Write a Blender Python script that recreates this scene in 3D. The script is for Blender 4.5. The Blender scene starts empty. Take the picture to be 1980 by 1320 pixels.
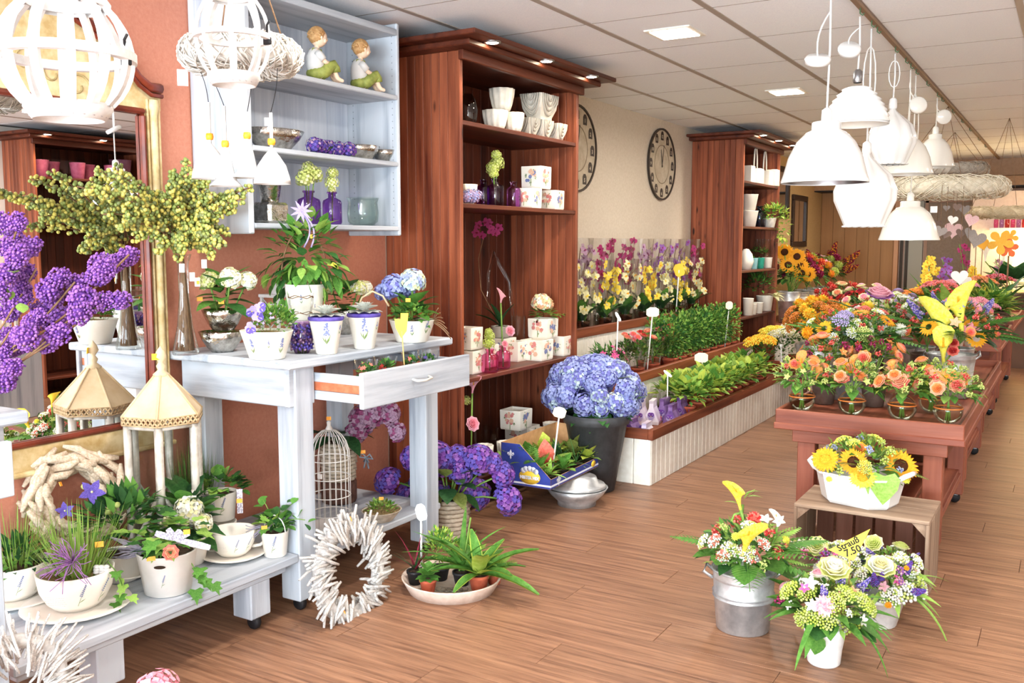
import bpy, math, random
import numpy as np
from mathutils import Vector, Matrix
random.seed(7)
RND = random.Random(11)
scene = bpy.context.scene
COL = scene.collection
# ---------------------------------------------------------------- camera
F = 1800.0; CAMH = 1.46; YAW = math.radians(31.07); PITCH = math.radians(-5.99)
cam = bpy.data.cameras.new('camera'); cam.sensor_width = 36; cam.lens = 36 * F / 1980; cam.clip_start = .05
camo = bpy.data.objects.new('camera', cam); COL.objects.link(camo)
camo.location = (0, 0, CAMH); camo.rotation_euler = (math.pi / 2 + PITCH, 0, YAW)
scene.camera = camo
# ---------------------------------------------------------------- light
WX, H = -3.2, 2.55                      # left wall plane, ceiling height
vs = scene.view_settings; vs.view_transform = 'Standard'; vs.look = 'None'; vs.gamma = 1; vs.use_curve_mapping = False
vs.exposure = 0.84
W = bpy.data.worlds.new('daylight'); scene.world = W; W.use_nodes = True
W.node_tree.nodes['Background'].inputs[0].default_value = (.93, .96, 1, 1); W.node_tree.nodes['Background'].inputs[1].default_value = 1.2
def area(name, loc, rot, sx, sy, power, col):
    l = bpy.data.lights.new(name, 'AREA'); l.shape = 'RECTANGLE'; l.size = sx; l.size_y = sy; l.energy = power; l.color = col
    o = bpy.data.objects.new(name, l); COL.objects.link(o); o.location = loc; o.rotation_euler = rot; return o
# daylight through the unseen shop window, tilted up in place of bounced flash
area('window_bounce_light', (-.35, -4.42, 1.3), (math.pi / 2 + .78, 0, 0), 5.2, 2.1, 730, (.78, .91, 1))
scene.cycles.transparent_max_bounces = 32; scene.cycles.max_bounces = 10
# ---------------------------------------------------------------- pixel helpers (photo is 1980 x 1320)
_cy, _sy, _cp, _sp = math.cos(-YAW), math.sin(-YAW), math.cos(PITCH), math.sin(PITCH)
_f = np.array([_sy * _cp, _cy * _cp, _sp]); _r = np.array([_cy, -_sy, 0.]); _u = np.cross(_r, _f)
_C = np.array([0, 0, CAMH])
def ray(x, y): return _f + _r * ((x - 990) / F) - _u * ((y - 660) / F)
def onz(x, y, z=0.):
    d = ray(x, y); return Vector(_C + d * ((z - CAMH) / d[2]))
def onx(x, y, X):
    d = ray(x, y); return Vector(_C + d * (X / d[0]))
def ony(x, y, Y):
    d = ray(x, y); return Vector(_C + d * (Y / d[1]))
def atd(x, y, dep): return Vector(_C + ray(x, y) * dep)
def onxz(px, X, z):
    """the point of the line x = X, z = z that shows at pixel column px"""
    lo, hi = -1., 30.
    for _ in range(50):
        m = (lo + hi) / 2; v = np.array([X, m, z]) - _C; w = float(v @ _f)
        if w < .05 or 990 + F * float(v @ _r) / w < px: lo = m
        else: hi = m
    return Vector((X, (lo + hi) / 2, z))
def dep(P): return float(np.dot(np.array(P) - _C, _f))
def atw(x, y, d, lim=WX + .09):
    """like atd but never nearer the left wall than lim"""
    q = atd(x, y, d); return q if q.x > lim else onx(x, y, lim)
def zdir(d): d = Vector(d).normalized(); return frame(d.orthogonal(), d).to_4x4()
def mpp(P): return float(np.dot(np.array(P) - _C, _f)) / F          # metres per pixel at P
def base(x, y, z, rpx=0):
    """centre of a round foot whose visible lower edge is at pixel x, y on the level z"""
    P = onz(x, y, z); r = rpx * mpp(P); d = Vector((P.x, P.y, 0)).normalized(); return P + d * r
# ---------------------------------------------------------------- materials
def lin(c):
    if isinstance(c, str):
        c = c.lstrip('#'); c = [int(c[i:i + 2], 16) / 255 for i in (0, 2, 4)]
    return tuple(((v / 12.92) if v <= .04045 else ((v + .055) / 1.055) ** 2.4) for v in c[:3]) + (1,)
MATS = {}
def mat(name, c='#808080', c2=None, rough=.6, metal=0, scale=30, stretch=(1, 1, 1), bump=0, bscale=None, rnd=0, trans=0, emit=0, spec=.5,
        lo=.35, hi=.65, ior=1.45, sheen=0, sss=0, detail=4, coat=0, knots=None):
    """procedural material: noise between two tones, optional relief, per-object value shift"""
    if name in MATS: return MATS[name]
    m = bpy.data.materials.new(name); m.use_nodes = True; nt = m.node_tree; N = nt.nodes; L = nt.links
    b = N['Principled BSDF']; b.inputs['Roughness'].default_value = rough; b.inputs['Metallic'].default_value = metal
    b.inputs['Specular IOR Level'].default_value = spec; b.inputs['IOR'].default_value = ior
    if trans: b.inputs['Transmission Weight'].default_value = trans
    if coat: b.inputs['Coat Weight'].default_value = coat
    col = lin(c); b.inputs['Base Color'].default_value = col
    m.diffuse_color = col
    src = None
    if c2 or bump or rnd:
        tc = N.new('ShaderNodeTexCoord'); mp = N.new('ShaderNodeMapping'); mp.inputs['Scale'].default_value = stretch
        L.new(tc.outputs['Object'], mp.inputs[0])
        oi = N.new('ShaderNodeObjectInfo'); mu = N.new('ShaderNodeMath'); mu.operation = 'MULTIPLY'; mu.inputs[1].default_value = 37
        L.new(oi.outputs['Random'], mu.inputs[0]); L.new(mu.outputs[0], mp.inputs['Location'])
    if c2:
        nz = N.new('ShaderNodeTexNoise'); nz.inputs['Scale'].default_value = scale; nz.inputs['Detail'].default_value = detail; nz.inputs['Roughness'].default_value = .6
        L.new(mp.outputs[0], nz.inputs[0])
        rp = N.new('ShaderNodeValToRGB'); rp.color_ramp.elements[0].position = lo; rp.color_ramp.elements[1].position = hi
        rp.color_ramp.elements[0].color = col; rp.color_ramp.elements[1].color = lin(c2)
        L.new(nz.outputs[0], rp.inputs[0]); src = rp.outputs[0]
    if knots:
        m2 = N.new('ShaderNodeMapping'); m2.inputs['Scale'].default_value = tuple(max(.3, q) for q in stretch); L.new(tc.outputs['Object'], m2.inputs[0]); L.new(mu.outputs[0], m2.inputs['Location'])
        vo = N.new('ShaderNodeTexVoronoi'); vo.inputs['Scale'].default_value = 7.; L.new(m2.outputs[0], vo.inputs['Vector'])
        r2 = N.new('ShaderNodeValToRGB'); r2.color_ramp.elements[0].position = .05; r2.color_ramp.elements[1].position = .1; r2.color_ramp.elements[0].color = (1, 1, 1, 1); r2.color_ramp.elements[1].color = (0, 0, 0, 1); L.new(vo.outputs['Distance'], r2.inputs[0])
        mk = N.new('ShaderNodeMix'); mk.data_type = 'RGBA'; L.new(r2.outputs[0], mk.inputs[0]); L.new(src, mk.inputs[6]); mk.inputs[7].default_value = lin(knots); src = mk.outputs[2]
    if rnd:
        hs = N.new('ShaderNodeHueSaturation'); mr = N.new('ShaderNodeMapRange')
        mr.inputs['To Min'].default_value = 1 - rnd; mr.inputs['To Max'].default_value = 1 + rnd
        L.new(oi.outputs['Random'], mr.inputs[0]); L.new(mr.outputs[0], hs.inputs['Value'])
        if src: L.new(src, hs.inputs['Color'])
        else: hs.inputs['Color'].default_value = col
        src = hs.outputs[0]
    if src: L.new(src, b.inputs['Base Color'])
    if emit:
        b.inputs['Emission Strength'].default_value = emit; b.inputs['Emission Color'].default_value = col
    if bump:
        n2 = N.new('ShaderNodeTexNoise'); n2.inputs['Scale'].default_value = bscale or scale; n2.inputs['Detail'].default_value = 3; L.new(mp.outputs[0], n2.inputs[0])
        bp = N.new('ShaderNodeBump'); bp.inputs['Strength'].default_value = bump; bp.inputs['Distance'].default_value = .01
        L.new(n2.outputs[0], bp.inputs['Height']); L.new(bp.outputs[0], b.inputs['Normal'])
    MATS[name] = m; return m
def leafmat(name, c, c2=None, rough=.45, rnd=.18, tr=.25):
    """leaf or petal: diffuse with a little light passing through"""
    if name in MATS: return MATS[name]
    m = mat(name, c, c2, rough=rough, rnd=rnd, scale=12, spec=.18)
    nt = m.node_tree; N = nt.nodes; L = nt.links; b = N['Principled BSDF']
    t = N.new('ShaderNodeBsdfTranslucent'); mx = N.new('ShaderNodeMixShader'); mx.inputs[0].default_value = tr
    s = b.inputs['Base Color']
    if s.is_linked: L.new(s.links[0].from_socket, t.inputs[0])
    else: t.inputs[0].default_value = s.default_value
    out = N['Material Output']; L.new(b.outputs[0], mx.inputs[1]); L.new(t.outputs[0], mx.inputs[2]); L.new(mx.outputs[0], out.inputs[0])
    return m
def glassmat(name, c='#ffffff', rough=.02, alpha=.0, ior=1.22):
    """thin clear glass or film: mostly see-through with glossy reflections"""
    if name in MATS: return MATS[name]
    m = bpy.data.materials.new(name); m.use_nodes = True; nt = m.node_tree; N = nt.nodes; L = nt.links
    N.remove(N['Principled BSDF'])
    t = N.new('ShaderNodeBsdfTransparent'); t.inputs[0].default_value = lin(c)
    g = N.new('ShaderNodeBsdfGlossy'); g.inputs['Roughness'].default_value = rough
    fr = N.new('ShaderNodeFresnel'); fr.inputs[0].default_value = ior
    ad = N.new('ShaderNodeMath'); ad.operation = 'ADD'; ad.inputs[1].default_value = alpha; ad.use_clamp = True
    ml = N.new('ShaderNodeMath'); ml.operation = 'MULTIPLY'; ml.inputs[1].default_value = .5; L.new(fr.outputs[0], ml.inputs[0])
    mx = N.new('ShaderNodeMixShader'); L.new(ml.outputs[0], ad.inputs[0]); L.new(ad.outputs[0], mx.inputs[0])
    L.new(t.outputs[0], mx.inputs[1]); L.new(g.outputs[0], mx.inputs[2]); L.new(mx.outputs[0], N['Material Output'].inputs[0])
    MATS[name] = m; return m
# ---------------------------------------------------------------- mesh builder
def frame(d, up=(0, 0, 1)):
    """matrix whose Y axis is d and Z axis is near up"""
    y = Vector(d).normalized(); z = Vector(up)
    x = y.cross(z)
    if x.length < 1e-4: x = y.cross(Vector((1, 0, .1)))
    x.normalize(); z = x.cross(y)
    return Matrix((x, y, z)).transposed()
class MB:
    def __init__(s): s.v = []; s.f = []; s.m = []; s.M = None; s.sm = []
    def add(s, vs, fs, mi=0, smooth=True):
        o = len(s.v)
        if s.M is not None: vs = [s.M @ Vector(v) for v in vs]
        s.v.extend(tuple(v) for v in vs); s.f.extend(tuple(o + i for i in f) for f in fs); s.m.extend([mi] * len(fs)); s.sm.extend([smooth] * len(fs)); return s
    def box(s, x0, y0, z0, x1, y1, z1, ch=0., mi=0):
        if x0 > x1: x0, x1 = x1, x0
        if y0 > y1: y0, y1 = y1, y0
        if z0 > z1: z0, z1 = z1, z0
        if not ch:
            v = [(x, y, z) for z in (z0, z1) for y in (y0, y1) for x in (x0, x1)]
            return s.add(v, [(0, 2, 3, 1), (4, 5, 7, 6), (0, 1, 5, 4), (2, 6, 7, 3), (0, 4, 6, 2), (1, 3, 7, 5)], mi, False)
        ch = min(ch, (x1 - x0) * .45, (y1 - y0) * .45, (z1 - z0) * .45)
        v = []; idx = {}
        for i, X in enumerate((x0, x1)):
            for j, Y in enumerate((y0, y1)):
                for k, Z in enumerate((z0, z1)):
                    a, b, c = (ch, -ch)[i], (ch, -ch)[j], (ch, -ch)[k]
                    idx[i, j, k] = len(v); v += [(X, Y + b, Z + c), (X + a, Y, Z + c), (X + a, Y + b, Z)]
        f = []
        g = lambda i, j, k, n: idx[i, j, k] + n
        for q in (0, 1):
            f.append([g(q, 0, 0, 0), g(q, 0, 1, 0), g(q, 1, 1, 0), g(q, 1, 0, 0)][::(1 if q == 0 else -1)])
            f.append([g(0, q, 0, 1), g(1, q, 0, 1), g(1, q, 1, 1), g(0, q, 1, 1)][::(1 if q == 0 else -1)])
            f.append([g(0, 0, q, 2), g(0, 1, q, 2), g(1, 1, q, 2), g(1, 0, q, 2)][::(1 if q == 0 else -1)])
        for a in (0, 1):
            for b in (0, 1):
                f.append([g(0, a, b, 1), g(1, a, b, 1), g(1, a, b, 2), g(0, a, b, 2)])
                f.append([g(a, 0, b, 0), g(a, 1, b, 0), g(a, 1, b, 2), g(a, 0, b, 2)])
                f.append([g(a, b, 0, 0), g(a, b, 1, 0), g(a, b, 1, 1), g(a, b, 0, 1)])
                for c in (0, 1): f.append([g(a, b, c, 0), g(a, b, c, 1), g(a, b, c, 2)])
        return s.add(v, f, mi, False)
    def lathe(s, prof, n=20, mi=0, c=(0, 0, 0), cap0=False, cap1=False, fn=None, smooth=True):
        v = []
        for r, z in prof:
            for k in range(n):
                a = 2 * math.pi * k / n; rr = r * (fn(a, z) if fn else 1)
                v.append((c[0] + rr * math.cos(a), c[1] + rr * math.sin(a), c[2] + z))
        f = [(i * n + k, i * n + (k + 1) % n, (i + 1) * n + (k + 1) % n, (i + 1) * n + k) for i in range(len(prof) - 1) for k in range(n)]
        if cap0: f.append(tuple(range(n))[::-1])
        if cap1: f.append(tuple((len(prof) - 1) * n + k for k in range(n)))
        return s.add(v, f, mi, smooth)
    def tube(s, pts, r, n=6, mi=0, cap=True, closed=False):
        pts = [Vector(p) for p in pts]; m = len(pts)
        if not isinstance(r, (list, tuple)): r = [r] * m
        v = []; u = None
        for i, p in enumerate(pts):
            if closed: t = pts[(i + 1) % m] - pts[i - 1]
            else: t = pts[min(i + 1, m - 1)] - pts[max(i - 1, 0)]
            if t.length < 1e-9: t = Vector((0, 0, 1))
            t.normalize()
            if u is None: u = t.orthogonal().normalized()
            u = (u - t * u.dot(t)); u = u.normalized() if u.length > 1e-6 else t.orthogonal().normalized()
            w = t.cross(u)
            for k in range(n):
                a = 2 * math.pi * k / n; v.append(p + (u * math.cos(a) + w * math.sin(a)) * r[i])
        q = m if closed else m - 1
        f = [(i * n + k, i * n + (k + 1) % n, ((i + 1) % m) * n + (k + 1) % n, ((i + 1) % m) * n + k) for i in range(q) for k in range(n)]
        if cap and not closed: f += [tuple(range(n))[::-1], tuple((m - 1) * n + k for k in range(n))]
        return s.add(v, f, mi)
    def ball(s, c, r, mi=0, nu=6, nv=4, sc=(1, 1, 1)):
        v = [(c[0], c[1], c[2] - r * sc[2])]; f = []
        for i in range(1, nv):
            t = math.pi * i / nv
            for k in range(nu):
                a = 2 * math.pi * k / nu
                v.append((c[0] + r * sc[0] * math.sin(t) * math.cos(a), c[1] + r * sc[1] * math.sin(t) * math.sin(a), c[2] - r * sc[2] * math.cos(t)))
        v.append((c[0], c[1], c[2] + r * sc[2])); e = len(v) - 1
        for k in range(nu):
            f.append((0, 1 + (k + 1) % nu, 1 + k)); f.append((e, e - nu + k, e - nu + (k + 1) % nu))
        for i in range(nv - 2):
            for k in range(nu): f.append((1 + i * nu + k, 1 + i * nu + (k + 1) % nu, 1 + (i + 1) * nu + (k + 1) % nu, 1 + (i + 1) * nu + k))
        return s.add(v, f, mi)
    def leaf(s, p, d, up, L, w, curl=.25, fold=.15, mi=0, seg=3, tip=1.0, wid=None):
        """leaf blade from p along d: two strips folded on the midrib, bending down by curl"""
        R = frame(d, up); p = Vector(p); v = []
        wid = wid or (lambda t: math.sin(math.pi * min(1, t ** .8 * 1.0)) if tip else 1)
        for i in range(seg + 1):
            t = i / seg; y = t * L * (1 - .15 * curl * t); z = -curl * L * t * t
            ww = w * .5 * max(.04, wid(t))
            for x, dz in ((-ww, fold * ww), (0, 0), (ww, fold * ww)): v.append(p + R @ Vector((x, y, z + dz)))
        f = []
        for i in range(seg):
            a = i * 3; f += [(a, a + 1, a + 4, a + 3), (a + 1, a + 2, a + 5, a + 4)]
        return s.add(v, f, mi)
    def tri(s, p, d, up, L, w, mi=0, fold=.3):
        """small leaf or petal, four triangles"""
        R = frame(d, up); p = Vector(p)
        v = [p, p + R @ Vector((-w / 2, L * .5, fold * w)), p + R @ Vector((0, L, -fold * w * .5)), p + R @ Vector((w / 2, L * .5, fold * w))]
        return s.add(v, [(0, 2, 1), (0, 3, 2)], mi)
    def poly(s, pts, th, mi=0):
        """flat outline in XY given a thickness along Z"""
        n = len(pts); v = [(x, y, 0) for x, y in pts] + [(x, y, th) for x, y in pts]
        return s.add(v, [tuple(range(n))[::-1], tuple(range(n, 2 * n))] + [(i, (i + 1) % n, n + (i + 1) % n, n + i) for i in range(n)], mi, False)
    def mesh(s, name, mats):
        me = bpy.data.meshes.new(name); me.from_pydata(s.v, [], s.f)
        for m in (mats if isinstance(mats, (list, tuple)) else [mats]): me.materials.append(m)
        me.polygons.foreach_set('material_index', s.m); me.polygons.foreach_set('use_smooth', s.sm); me.update(); return me
    def build(s, name, mats, parent=None, loc=None, **k): return put(name, s.mesh(name, mats), parent, loc, **k)
def put(name, me, parent=None, loc=None, M=None, label=None, kind=None):
    o = bpy.data.objects.new(name, me); COL.objects.link(o)
    if M is not None: o.matrix_basis = M
    if loc is not None: o.location = loc
    if parent is not None: o.parent = parent
    if label: o['label'] = label
    if kind: o['kind'] = kind
    return o
def tag(o, label, cat, group=None):
    o['label'] = label; o['category'] = cat
    if group: o['group'] = group
    return o
def thing(name, label, cat, loc=(0, 0, 0), rz=0, group=None, rot=None):
    o = bpy.data.objects.new(name, None); COL.objects.link(o); o.empty_display_size = .1; o.location = loc
    o.rotation_euler = rot or (0, 0, rz); return tag(o, label, cat, group)
def struct(o): o['kind'] = 'structure'; return o
def copy_tree(o, loc=None, rz=None, label=None, parent=None):
    c = o.copy(); COL.objects.link(c)
    if parent is not None: c.parent = parent
    for ch in o.children: copy_tree(ch, parent=c)
    if loc is not None: c.location = loc
    if rz is not None: c.rotation_euler = (0, 0, rz)
    if label: c['label'] = label
    return c
def TRS(p, d=(0, 1, 0), up=(0, 0, 1), s=1.):
    R = frame(d, up).to_4x4(); S = Matrix.Diagonal((*((s, s, s) if not isinstance(s, tuple) else s), 1))
    return Matrix.Translation(Vector(p)) @ R @ S
def sph(r=RND):
    z = r.uniform(-1, 1); a = r.uniform(0, 2 * math.pi); q = math.sqrt(1 - z * z); return Vector((q * math.cos(a), q * math.sin(a), z))
def jit(v, a, r=RND): return Vector(v) + sph(r) * a
# ---------------------------------------------------------------- common materials
def wood(name, c, c2, axis, rough=.5, rnd=.08, sc=9, bump=.15, k=.06, lo=.3, hi=.7, spec=.4, knots=None):
    st = [1, 1, 1]; st[axis] = k; return mat(name, c, c2, rough=rough, scale=sc, stretch=tuple(st), rnd=rnd, bump=bump, bscale=sc * 3, lo=lo, hi=hi, detail=6, spec=spec, knots=knots)
WHITE = [wood('white_washed_wood_%s' % 'xyz'[a], '#868e9b', '#bac0c8', a, rough=.6, sc=14, rnd=.02, lo=.28, hi=.52) for a in range(3)]
DARK = [wood('cherry_stained_pine_%s' % 'xyz'[a], '#4f1e11', '#aa5f3f', a, rough=.42, sc=14, rnd=.22, lo=.3, hi=.72, knots='#260c06') for a in range(3)]
TRAY = [wood('red_brown_pine_%s' % 'xyz'[a], '#6b3122', '#a8634a', a, rough=.5, sc=14, rnd=.12, knots='#4a1e14') for a in range(3)]
CRATE = [wood('old_crate_wood_%s' % 'xyz'[a], '#735a48', '#ad957f', a, rough=.85, sc=16, rnd=.14) for a in range(3)]
CREAM = mat('cream_painted_board', '#e9e3d5', '#f3efe4', rough=.5, rnd=.02)
WPAINT = mat('white_enamel', '#e6e6e4', rough=.18, coat=.3)
WMATT = mat('white_matt_paint', '#d6d4d2', '#e4e2e0', rough=.6, scale=40)
BLACK = mat('black_rubber', '#17161a', rough=.6)
STEEL = mat('wheel_steel', '#9a9a9c', rough=.35, metal=1)
ZINC = mat('galvanised_zinc', '#b0b3b6', '#dcdedf', rough=.42, metal=.7, scale=14, bump=.06)
SILVER = mat('hammered_silver', '#a8a49c', '#dedbd4', rough=.16, metal=1, scale=45, bump=.35, bscale=60)
TERRA = mat('terracotta_pot', '#a4472f', '#bd5f42', rough=.8, scale=30)
CERAM = mat('ivory_ceramic', '#efe7d8', '#f6f1e6', rough=.35, scale=8)
BROWNP = mat('brown_zinc_pot', '#5d4a42', '#76645b', rough=.5, metal=.3, scale=20)
SOIL = mat('potting_soil', '#2a1c13', '#46301f', rough=.95, scale=80, bump=.6)
MOSS = mat('dry_moss', '#6f5a38', '#9b8155', rough=.95, scale=90, bump=.8)
GLASS = glassmat('clear_glass', '#f4f7f6', alpha=.02)
FILM = glassmat('clear_film', '#f6f6f6', rough=.08, alpha=.035)
WATER = glassmat('water', '#f4f0e4', alpha=.0, ior=1.2)
TAGY = mat('yellow_price_card', '#f6e13a', rough=.5)
TAGO = mat('orange_price_sticker', '#f39a1d', '#f7ab35', rough=.5)
TAGW = mat('cream_price_card', '#efe9c9', rough=.5)
INK = mat('black_ink', '#15130f', rough=.7)
GOLDW = mat('stick_white', '#eeeeea', rough=.4)
TWIG = mat('brown_twig', '#6b4c33', '#8a6a4c', rough=.8, scale=30)
STEM = leafmat('green_stem', '#5c8038', '#7fa04c', tr=.05)
G = {'dark': leafmat('leaf_dark_green', '#2f5a2c', '#44723a'), 'mid': leafmat('leaf_mid_green', '#4b8134', '#699b46'),
     'light': leafmat('leaf_light_green', '#86b04a', '#a3c766'), 'lime': leafmat('leaf_lime', '#a9bf43', '#c6d468'),
     'deep': leafmat('leaf_deep_green', '#24482a', '#376037'), 'blue': leafmat('leaf_blue_green', '#8ba79f', '#b4c8c1'),
     'olive': leafmat('leaf_olive', '#6f7f3c', '#8f9a52'), 'grey': leafmat('leaf_silver_grey', '#a7aca6', '#cfd3cc')}
def petal(n, c, c2): return leafmat('petal_' + n, c, c2, rough=.55, rnd=.06, tr=.3)
P = {'white': petal('white', '#fbfaf4', '#f1f2e4'), 'cream': petal('cream', '#f5edcb', '#e4e3a2'), 'blue': petal('blue', '#8f9bd8', '#b5bfe8'),
     'blueviolet': petal('blue_violet', '#6a6bb8', '#8e90d0'), 'pale': petal('pale_blue', '#b9d3e6', '#dce9e0'), 'purple': petal('purple', '#66388f', '#8a55b0'),
     'violet': petal('violet', '#5a4aa8', '#7d6cc6'), 'lilac': petal('lilac', '#8a4fa8', '#b07fc6'), 'mauve': petal('mauve', '#a5809f', '#c9a8bd'),
     'plum': petal('plum', '#8c3d6b', '#a85a85'), 'pink': petal('pink', '#f1a5bb', '#f8c9d3'), 'hot': petal('hot_pink', '#de4b97', '#ef7ab5'),
     'magenta': petal('magenta', '#9c2a60', '#bf4b80'), 'red': petal('red', '#c22f33', '#dd4d46'), 'coral': petal('coral', '#f2756a', '#f99a86'),
     'orange': petal('orange', '#f39349', '#f8b06e'), 'peach': petal('peach', '#f7ac86', '#fbc9a6'), 'amber': petal('amber', '#f2a21c', '#f8bd3c'),
     'yellow': petal('yellow', '#f5d334', '#f9e36a'), 'lemon': petal('lemon', '#f4f04a', '#f8f585'), 'rust': petal('rust', '#cf7a2c', '#e2963f'),
     'lgreen': petal('green_bloom', '#c3cf6a', '#dbe29a'), 'brown': petal('brown_centre', '#3b1f12', '#5b3318'), 'lav': petal('lavender', '#a99ac9', '#c5b9dd'),
     'rose': petal('rose_pink', '#ee88a0', '#f7b3bd'), 'wine': petal('wine', '#7a1d33', '#98314a')}
# ================================================================ the shop: floor, ceiling, walls
RX, Y0, Y1 = 2.45, -4.5, 14.1
FLOORM = wood('brown_vinyl_plank', '#59392a', '#a1775b', 0, rough=.42, rnd=.06, sc=55, bump=.08, k=.05, lo=.22, hi=.66, spec=.35)
fl = struct(MB().box(WX - .1, Y0, -.08, RX + .1, Y1 + .1, -.011).build('floor', mat('floor_gap', '#3d2416', rough=.8)))
PW, PL = .19, 1.22
pm = MB().box(.0008, .0008, -.011, PL - .0008, PW - .0008, 0, .0012).mesh('plank', FLOORM)
rest = MB(); nrow = int((Y1 - Y0) / PW) + 1
for r in range(nrow):
    y = Y0 + r * PW; off = (r * .47) % PL
    x = WX - off
    while x < RX:
        if 1.0 < y < 7.7 and -3.4 < x < .6 and x + PL > -3.2 + .02:
            put('plank', pm, fl, (x, y, 0))
        elif x + PL > WX: rest.box(x + .001, y + .001, -.011, x + PL - .001, y + PW - .001, 0)
        x += PL
rest.build('far_planks', FLOORM, fl, kind='stuff')
# ceiling: thin gaps across, wide bars along the shop
TILE = mat('ceiling_tile_white', '#f1f4f9', '#fafcff', rough=.85, scale=160, lo=.4, hi=.6, bump=.15, bscale=220)
BAR = mat('ceiling_bar_taupe', '#a79a90', rough=.5)
ce = struct(MB().box(WX - .1, Y0, H + .02, RX + .1, Y1 + .1, H + .1).build('ceiling', mat('ceiling_void', '#6f665e', rough=.9)))
TX, TY = .62, .7245
tm = MB().box(.016, .003, 0, TX - .016, TY - .003, .02).mesh('ceiling_tile', TILE); rest = MB()
lamps = {(2, 0), (2, 3), (2, 6), (2, 9), (2, -3), (7, 0), (7, 3), (7, 6), (7, -3), (5, -5), (2, -6)}
for i in range(-1, 9):
    x = -2.76 + (i - 1) * TX + TX - .62
    for j in range(-13, 14):
        y = 4.298 + j * TY
        if y + TY < Y0 or y > Y1 or x > RX: continue
        if j >= -3 and i < 6: put('ceiling_tile', tm, ce, (x, y, H))
        else: rest.box(x + .016, y + .004, H, x + TX - .016, y + TY - .004, H + .02)
rest.build('rear_tiles', TILE, ce, kind='stuff')
bm_ = MB().box(-.016, Y0, -.004, .016, Y1, .02).mesh('ceiling_bar', BAR)
for i in range(0, 9): put('ceiling_bar', bm_, ce, (-2.76 + (i - 1) * TX + 0, 0, H))
jm = MB().box(0, -.0032, -.001, 4.6, .0032, .02).mesh('ceiling_joint', mat('ceiling_joint_grey', '#8f857c', rough=.6))
for j in range(-12, 14): put('ceiling_joint', jm, ce, (WX, 4.298 + j * TY, H))
# flat square lamps let into the tiles
LAMP = mat('lamp_panel_glow', '#fff3dc', emit=9); LRIM = mat('lamp_rim', '#e9e2d6', rough=.4)
lampmesh = MB().box(-.1, -.1, -.012, .1, .1, -.006, .003).mesh('diffuser', LAMP)
rimmesh = MB().box(-.125, -.125, -.008, .125, .125, 0, .003).mesh('rim', LRIM)
lamp_lab = ['square glowing ceiling lamp above the tall dark cabinet', 'square glowing ceiling lamp further back beside the hanging lamps']
for n, (x, y) in enumerate([(-1.84, 4.69), (-1.84, 6.88), (-1.84, 9.05), (-1.84, 11.2), (-1.84, 2.5), (-1.84, .35), (1.0, 4.69), (1.0, 6.88), (1.0, 9.05), (1.0, 2.5), (1.0, .35), (1.0, 11.2)]):
    if n > 1: l = 'square ceiling lamp of the %s row, %s' % (('left', 'right')[x > 0], {.35: 'first from the shop window', 2.5: 'second from the shop window', 4.69: 'above the reflected cabinet zone', 6.88: 'fourth from the shop window', 9.05: 'in the dim far part of the shop', 11.2: 'last before the back wall'}[y])
    else: l = lamp_lab[n]
    t = thing('ceiling_lamp', l, 'lamp', (x, y, H), group='square ceiling lamps')
    put('rim', rimmesh, t); put('diffuser', lampmesh, t)
    a = area('ceiling_lamp_light', (x, y, H - .02), (0, 0, 0), .2, .2, (15 if y < 8 else 16), (1, .94, .86)); a.data.spread = math.radians(170)
# walls
TERW = mat('terracotta_wall_paint', '#bb7760', '#c5846c', rough=.85, scale=60, bump=.08, bscale=150, lo=.3, hi=.7)
BEIGE = mat('beige_wall_paint', '#cdbfab', '#d6c9b7', rough=.85, scale=60, bump=.08, bscale=150)
struct(MB().box(WX - .1, Y0, 0, WX, 3.985, H + .02).build('wall_left', TERW))
struct(MB().box(WX - .1, 3.985, 0, WX, 11.5, H + .02).build('wall_left_rear', BEIGE))
struct(MB().box(WX - .1, 11.5, 0, WX, Y1, H + .02).build('wall_left_far', mat('ochre_wall_paint', '#c9a877', '#d2b384', rough=.85, scale=40)))
struct(MB().box(RX, Y0, 0, RX + .1, Y1, H + .02).build('wall_right', mat('cream_wall_paint', '#ece6da', rough=.85)))
wb = struct(MB().box(WX, Y1, 0, RX, Y1 + .1, H + .02).build('wall_back', mat('rosy_wall_paint', '#d2b09a', '#dabba6', rough=.85)))
wf = MB(); wf.box(WX, Y0 - .1, 0, RX, Y0, .3).box(WX, Y0 - .1, 2.4, RX, Y0, H + .02).box(WX, Y0 - .1, .3, -3.05, Y0, 2.4).box(2.3, Y0 - .1, .3, RX, Y0, 2.4)
struct(wf.build('wall_front', WMATT))
w1 = struct(MB().box(-3.05, Y0 - .05, .3, 2.3, Y0 - .045, 2.4).build('window_1', glassmat('window_glass', '#ffffff')))
wfm = MB()
for x in (-3.05, -1.3, .5, 2.25): wfm.box(x, Y0 - .08, .3, x + .05, Y0 - .02, 2.4)
wfm.build('window_frame', WMATT, w1)
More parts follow.
